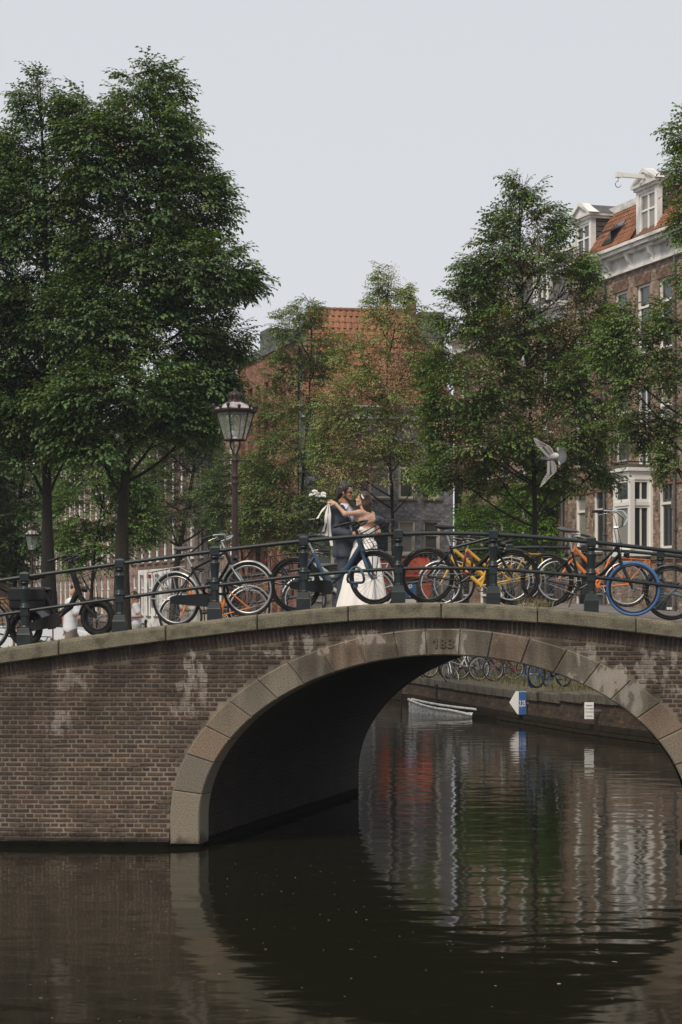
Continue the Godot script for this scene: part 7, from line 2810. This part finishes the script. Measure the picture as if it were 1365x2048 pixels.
	skin(b, bt + [[bl_, be, 0.041, 0.032], [be, bw, 0.032, 0.021], [br_, ce, 0.041, 0.033], [ce, cw, 0.032, 0.021], [V(0.19, 0.9, 0.07), V(0.19, 0.48, 0.05), 0.082, 0.052], [V(0.19, 0.48, 0.05), V(0.2, 0.09, 0.05), 0.05, 0.032], [V(0.29, 0.9, 0.0), V(0.30, 0.48, 0.0), 0.082, 0.052], [V(0.30, 0.48, 0.0), V(0.30, 0.09, 0.0), 0.05, 0.032], [V(0.2, 0.05, 0.05), V(0.08, 0.03, 0.04), 0.035, 0.028], [V(0.3, 0.05, 0.0), V(0.18, 0.03, -0.02), 0.035, 0.028]], 0.0125, 0.011)
	head(b, hb, 0.94, false)
	hand(b, bw, V(-0.82, 0.35, 0.05), V(0.15, 0.45, 0.85), -1.0, 0.95, 0.92)
	hand(b, cw, V(-0.8, 0.05, -0.4), V(0.3, 0.2, -0.9), 1.0, 0.5, 0.9)
	part("body", b.mesh(), M.skin_f, f)
	face_parts(f, hb, 0.94)
	# bob of hair down to the nape, with a pearl clip
	b = MB.new()
	hq = []
	for q in [[V(0.045, 0.085, 0), V(-0.02, 0.095, 0), 0.03, 0.042], [V(0.03, 0.075, 0.04), V(-0.03, 0.07, 0.05), 0.03, 0.04], [V(0.03, 0.075, -0.04), V(-0.03, 0.07, -0.05), 0.03, 0.04], [V(0.035, 0.055, 0.048), V(-0.01, 0.0, 0.068), 0.026, 0.022], [V(0.035, 0.055, -0.048), V(-0.01, 0.0, -0.068), 0.026, 0.022], [V(-0.045, 0.06, 0), V(-0.085, -0.02, 0), 0.058, 0.055], [V(-0.03, 0.04, 0.05), V(-0.065, -0.07, 0.06), 0.042, 0.040], [V(-0.03, 0.04, -0.05), V(-0.065, -0.07, -0.06), 0.042, 0.040], [V(-0.08, -0.03, 0.0), V(-0.115, -0.13, 0.0), 0.058, 0.048], [V(-0.07, -0.06, 0.055), V(-0.105, -0.165, 0.05), 0.042, 0.030], [V(-0.07, -0.06, -0.055), V(-0.105, -0.165, -0.05), 0.042, 0.030], [V(-0.10, -0.11, 0.0), V(-0.13, -0.185, 0.0), 0.045, 0.028]]:
		hq.append([hb * (q[0] * 0.96), hb * (q[1] * 0.96), q[2] * 0.96, q[3] * 0.96])
	skin(b, hq, 0.006, 0.008)
	part("hair", b.mesh(), M.hair_brown, f)
	b = MB.new()
	for s in [-1.0]:
		b.soft(hb * V(-0.012, 0.050, 0.100 * s), V(0.075, 0.012, 0.012), 0.004, hb.basis * Basis(Vector3.BACK, 0.75))
		b.soft(hb * V(-0.010, 0.036, 0.101 * s), V(0.065, 0.010, 0.012), 0.004, hb.basis * Basis(Vector3.BACK, 0.7))
	part("hair_clip", b.mesh(), M.dress, f).set_meta("kind", "stuff")
	# bodice open at the back, skirt in folds
	b = MB.new()
	var back := V(0.35, 0, 0.94)
	var low := func(p: Vector3) -> float:
		var q := p - V(0.245, 0, 0.04)
		var edge := 1.245 if q.dot(back) < 0.0 else 1.155 + 0.45 * absf(q.dot(V(0.94, 0, -0.35)))
		return maxf(p.y - edge - 0.006 * sin(q.x * 160.0), 0.86 - p.y)
	skin(b, bt.slice(1, 5), 0.0115, 0.011, 0.012, low)
	part("bodice", b.mesh(), M.dress, f)
	b = MB.new()
	var rings := []
	var fold := noise(621, 1.0, 2)
	for k in 25:
		var t := k / 24.0
		var y := lerpf(1.045, 0.03, t)
		var r := lerpf(0.095, 0.325, pow(t, 0.78)) + 0.035 * smoothstep(0.0, 0.14, t) - 0.01
		var c := V(0.245, 0, 0.035).lerp(V(0.20, 0, 0.08), t)
		var ring := PackedVector3Array()
		for j in 72:
			var a := TAU * j / 72.0
			var w := 1.0 + (0.055 * sin(a * 9.0 + 1.3 * sin(a * 2.0) + t * 0.6) + 0.03 * sin(a * 17.0 + 2.0) + 0.10 * fold.get_noise_2d(cos(a) * 2.0, sin(a) * 2.0 + t * 0.8)) * smoothstep(0.05, 0.7, t)
			ring.append(V(c.x + cos(a) * r * w * 1.03, y + 0.012 * sin(a * 9.0) * t, c.z - sin(a) * r * w * 0.92))
		rings.append(ring)
	b.loft(rings, true, true)
	part("skirt", b.mesh(), M.dress, f)
	b = MB.new()
	for k in 9:
		var y := 1.15 - k * 0.018
		b.ball(V(0.245, y, 0.04) + back * (0.092 - 0.001 * k), V(0.006, 0.006, 0.006), Basis(), 4, 6)
	part("buttons", b.mesh(), M.dress, f).set_meta("kind", "stuff")

	# bouquet held over his shoulder
	var q := thing("bouquet", "bouquet of white roses with long white ribbons in the bride's hand", "bouquet", spot + V(-0.40, 1.64, 0.22).rotated(Vector3.UP, BRIDGE_TURN), BRIDGE_TURN)
	var r := RandomNumberGenerator.new()
	r.seed = 88
	var hold := V(0.17, -0.10, 0.06)
	for k in 11:
		var p := V(r.randfn(0, 0.055), r.randfn(0.02, 0.035), r.randfn(0, 0.05))
		if k == 0: p = V(0.08, 0.02, 0.04)
		if k == 1: p = V(-0.085, 0.0, 0.03)
		var rose := MB.new()
		for j in 9:
			var a := j * 2.4
			var rr := 0.006 + 0.0032 * j
			rose.ball(p + V(cos(a) * rr, -0.001 * j, sin(a) * rr), V(0.017, 0.020, 0.010), Basis(Vector3.UP, -a) * Basis(Vector3.BACK, 0.4), 5, 7)
		part("rose", rose.mesh(), M.dress, q)
	b = MB.new()
	for k in 120:
		b.col = Color(0.05, 0.09, 0.03) * r.randf_range(0.6, 1.5)
		leaf_into(b, V(r.randfn(0.02, 0.07), r.randfn(-0.035, 0.035), r.randfn(0, 0.06)), r.randf() * TAU, r.randf_range(-1.0, 0.6), r.randf_range(0.03, 0.07))
	tag(part("greenery", b.mesh(), M.leaf, q), "", "", "", "stuff")
	b = MB.new()
	for k in 8: b.tube([V(r.randfn(0, 0.03), -0.02, r.randfn(0, 0.03)), hold + V(0.0, 0.0, 0.0) + V(r.randfn(0, 0.006), r.randfn(0, 0.006), 0), hold + V(0.06, -0.045, 0.01) + V(r.randfn(0, 0.01), r.randfn(0, 0.01), 0)], 0.0035, 4)
	tag(part("stems", b.mesh(), M.stem if M.has("stem") else _stem(), q), "", "", "", "stuff")
	var ribbons := [
		[V(0.17, -0.12, 0.09), V(0.175, -0.35, 0.10), V(0.185, -0.58, 0.09), V(0.205, -0.72, 0.08)],
		[V(0.16, -0.12, 0.09), V(0.13, -0.26, 0.10), V(0.12, -0.40, 0.11), V(0.085, -0.52, 0.10)],
		[V(0.16, -0.12, 0.08), V(0.145, -0.30, 0.07), V(0.15, -0.45, 0.06), V(0.13, -0.58, 0.06)],
		[V(0.15, -0.13, 0.08), V(0.06, -0.24, 0.10), V(0.0, -0.34, 0.09), V(-0.11, -0.345, 0.07)]]
	for e in ribbons:
		var rb := MB.new()
		var cv := Curve3D.new()
		for k in e.size(): cv.add_point(e[k], (e[maxi(k - 1, 0)] - e[mini(k + 1, 3)]) * 0.16, (e[mini(k + 1, 3)] - e[maxi(k - 1, 0)]) * 0.16)
		var pr := []
		for k in 17:
			var t := k / 16.0
			var p := cv.sample_baked(cv.get_baked_length() * t)
			var tw := 0.9 * sin(t * 5.0 + e[3].x * 9.0)
			var wd := V(cos(tw), 0.15, sin(tw)).normalized() * lerpf(0.006, 0.021, minf(1.0, t * 4.0))
			pr.append([p - wd, p + wd])
		for k in 16:
			rb.quad(pr[k][0], pr[k][1], pr[k + 1][1], pr[k + 1][0])
		part("ribbon", rb.mesh(), M.dress, q)


func _beard() -> StandardMaterial3D:
	M.beard = mat(0.085, 0.05, 0.035, 0.8)
	return M.beard
func _pane_dark() -> StandardMaterial3D:
	M.pane_dark = mat(0.01, 0.009, 0.009, 0.12)
	return M.pane_dark
func _stem() -> StandardMaterial3D:
	M.stem = mat(0.07, 0.10, 0.03, 0.7)
	return M.stem


func passers() -> void:
	# man walking to the right on the street at left
	var g := person("man in white T-shirt and khaki trousers walking behind the left railing", Vector3(-4.97, 1.62, -37.0), 0.25)
	var hd := Transform3D(Basis(Vector3.UP, 0.15) * Basis(Vector3.BACK, -0.32), V(0.075, 1.735, 0.0))
	var b := MB.new()
	var tr := [[V(-0.02, 1.46, 0.17), V(-0.02, 1.46, -0.17), 0.062, 0.062], [V(-0.02, 1.34, 0.085), V(-0.02, 1.34, -0.085), 0.10, 0.10], [V(-0.03, 1.24, 0.078), V(-0.03, 1.24, -0.078), 0.1, 0.1], [V(-0.035, 1.14, 0.075), V(-0.035, 1.14, -0.075), 0.10, 0.10], [V(-0.038, 1.05, 0.075), V(-0.038, 1.05, -0.075), 0.10, 0.10], [V(-0.04, 0.98, 0.075), V(-0.04, 0.98, -0.075), 0.10, 0.10], [V(-0.03, 1.0, 0), V(-0.01, 1.45, 0), 0.09, 0.085], [V(0.0, 1.48, 0), V(0.055, 1.66, 0), 0.056, 0.052]]
	var arms := [[V(-0.02, 1.45, 0.19), V(0.10, 1.17, 0.25), 0.05, 0.042], [V(0.10, 1.17, 0.25), V(0.245, 1.0, 0.22), 0.040, 0.028], [V(-0.02, 1.45, -0.19), V(-0.14, 1.18, -0.24), 0.05, 0.042], [V(-0.14, 1.18, -0.24), V(-0.1, 0.93, -0.22), 0.040, 0.028]]
	var legs := [[V(-0.03, 0.93, 0.09), V(-0.08, 0.50, 0.10), 0.09, 0.06], [V(-0.08, 0.50, 0.10), V(-0.22, 0.10, 0.10), 0.056, 0.04], [V(-0.03, 0.93, -0.09), V(0.20, 0.53, -0.09), 0.09, 0.06], [V(0.20, 0.53, -0.09), V(0.27, 0.09, -0.09), 0.056, 0.04]]
	var feet := [[V(-0.22, 0.06, 0.10), V(-0.07, 0.03, 0.12), 0.042, 0.034], [V(0.27, 0.06, -0.09), V(0.43, 0.04, -0.09), 0.042, 0.034]]
	skin(b, tr + arms + legs + feet, 0.015, 0.012)
	head(b, hd, 1.03, true)
	hand(b, V(0.245, 1.0, 0.22), V(0.75, -0.6, 0.0), V(0.2, 0.3, 0.9), 1.0, 0.7, 1.05)
	hand(b, V(-0.1, 0.93, -0.22), V(0.2, -0.95, 0.0), V(0.3, 0.0, -0.9), -1.0, 0.6, 1.05)
	part("body", b.mesh(), M.skin_m, g)
	face_parts(g, hd, 1.03)
	b = MB.new()
	skin(b, tr.slice(0, 7) + [[V(-0.02, 1.45, 0.19), V(0.05, 1.28, 0.235), 0.066, 0.064], [V(-0.02, 1.45, -0.19), V(-0.09, 1.29, -0.22), 0.066, 0.064], [V(-0.042, 0.95, 0.078), V(-0.042, 0.95, -0.078), 0.102, 0.102]], 0.014, 0.014, 0.016, func(p): return maxf(0.90 + 0.03 * sin(p.z * 20.0) - p.y, p.y - 1.545))
	part("t_shirt", b.mesh(), M.tee, g)
	b = MB.new()
	skin(b, legs + [[V(-0.04, 0.98, 0.075), V(-0.04, 0.98, -0.075), 0.10, 0.10]], 0.015, 0.014, 0.018, func(p): return 0.07 - p.y)
	part("trousers", b.mesh(), M.khaki, g)
	for q in feet:
		b = MB.new()
		skin(b, [[q[0], q[1], 0.046, 0.038]], 0.012, 0.008, 0.004)
		part("shoe", b.mesh(), M.white_clean, g)
	b = MB.new()
	var hq := []
	for q in [[V(0.05, 0.08, 0), V(-0.02, 0.10, 0), 0.036, 0.042], [V(0.03, 0.08, 0.035), V(-0.03, 0.08, 0.045), 0.03, 0.036], [V(0.03, 0.08, -0.035), V(-0.03, 0.08, -0.045), 0.03, 0.036], [V(-0.05, 0.06, 0), V(-0.075, -0.02, 0), 0.05, 0.04], [V(-0.03, 0.04, 0.06), V(-0.04, -0.02, 0.062), 0.024, 0.016], [V(-0.03, 0.04, -0.06), V(-0.04, -0.02, -0.062), 0.024, 0.016]]:
		hq.append([hd * q[0], hd * q[1], q[2], q[3]])
	skin(b, hq, 0.007, 0.006)
	part("hair", b.mesh(), M.hair_dark, g)
	# somebody in white beside the mossy trunk, looking down at the hands
	var w := person("person in white T-shirt and pale trousers standing beside the mossy trunk", Vector3(-4.83, 1.62, -47.2), 0.0)
	b = MB.new()
	var t2 := [[V(0, 1.36, 0.15), V(0, 1.36, -0.15), 0.055, 0.055], [V(0, 1.25, 0.075), V(0, 1.25, -0.075), 0.09, 0.09], [V(0.0, 1.16, 0.07), V(0.0, 1.16, -0.07), 0.09, 0.09], [V(0.0, 1.06, 0.07), V(0.0, 1.06, -0.07), 0.092, 0.092], [V(0.0, 0.99, 0.072), V(0.0, 0.99, -0.072), 0.096, 0.096], [V(0.0, 0.92, 0.075), V(0.0, 0.92, -0.075), 0.10, 0.10], [V(0.0, 0.95, 0), V(0.0, 1.36, 0), 0.08, 0.07], [V(0.0, 1.38, 0), V(-0.03, 1.52, 0), 0.048, 0.045]]
	var a2 := [[V(0, 1.35, 0.17), V(0.13, 1.12, 0.22), 0.044, 0.038], [V(0.13, 1.12, 0.22), V(-0.09, 1.10, 0.20), 0.036, 0.026], [V(0, 1.35, -0.17), V(0.06, 1.10, -0.2), 0.044, 0.038], [V(0.06, 1.10, -0.2), V(-0.12, 1.10, 0.0), 0.036, 0.026]]
	var l2 := [[V(0, 0.88, 0.08), V(-0.02, 0.48, 0.09), 0.085, 0.056], [V(-0.02, 0.48, 0.09), V(0.0, 0.09, 0.09), 0.052, 0.038], [V(0, 0.88, -0.08), V(-0.02, 0.48, -0.09), 0.085, 0.056], [V(-0.02, 0.48, -0.09), V(0.0, 0.09, -0.09), 0.052, 0.038], [V(0.0, 0.05, 0.09), V(-0.14, 0.03, 0.1), 0.038, 0.03], [V(0.0, 0.05, -0.09), V(-0.14, 0.03, -0.1), 0.038, 0.03]]
	var h2 := Transform3D(Basis(Vector3.UP, PI) * Basis(Vector3.BACK, -0.35), V(-0.05, 1.585, 0))
	skin(b, t2 + a2 + l2, 0.016, 0.012)
	head(b, h2, 0.96, false)
	hand(b, V(-0.09, 1.10, 0.20), V(-0.9, 0.3, 0.1), V(0.0, 0.3, 0.9), 1.0, 0.8, 0.95)
	hand(b, V(-0.12, 1.10, 0.0), V(-0.9, 0.3, 0.3), V(0.0, 0.3, -0.9), 1.0, 0.8, 0.95)
	part("body", b.mesh(), M.skin_m, w)
	b = MB.new()
	skin(b, t2.slice(0, 7) + [[V(0, 1.35, 0.17), V(0.06, 1.22, 0.20), 0.06, 0.058], [V(0, 1.35, -0.17), V(0.03, 1.22, -0.19), 0.06, 0.058]], 0.015, 0.013, 0.014, func(p): return maxf(0.92 - p.y, p.y - 1.43))
	part("t_shirt", b.mesh(), M.tee, w)
	b = MB.new()
	skin(b, l2.slice(0, 4) + [[V(0.0, 0.92, 0.075), V(0.0, 0.92, -0.075), 0.10, 0.10]], 0.016, 0.013, 0.016, func(p): return 0.08 - p.y)
	part("trousers", b.mesh(), M.cloth_light, w)
	b = MB.new()
	hq = []
	for q in [[V(0.04, 0.08, 0), V(-0.03, 0.09, 0), 0.036, 0.045], [V(-0.05, 0.05, 0), V(-0.085, -0.06, 0), 0.056, 0.04], [V(-0.03, 0.05, 0.05), V(-0.05, -0.05, 0.05), 0.036, 0.03], [V(-0.03, 0.05, -0.05), V(-0.05, -0.05, -0.05), 0.036, 0.03]]:
		hq.append([h2 * q[0], h2 * q[1], q[2], q[3]])
	skin(b, hq, 0.008, 0.006)
	part("hair", b.mesh(), M.hair_brown, w)
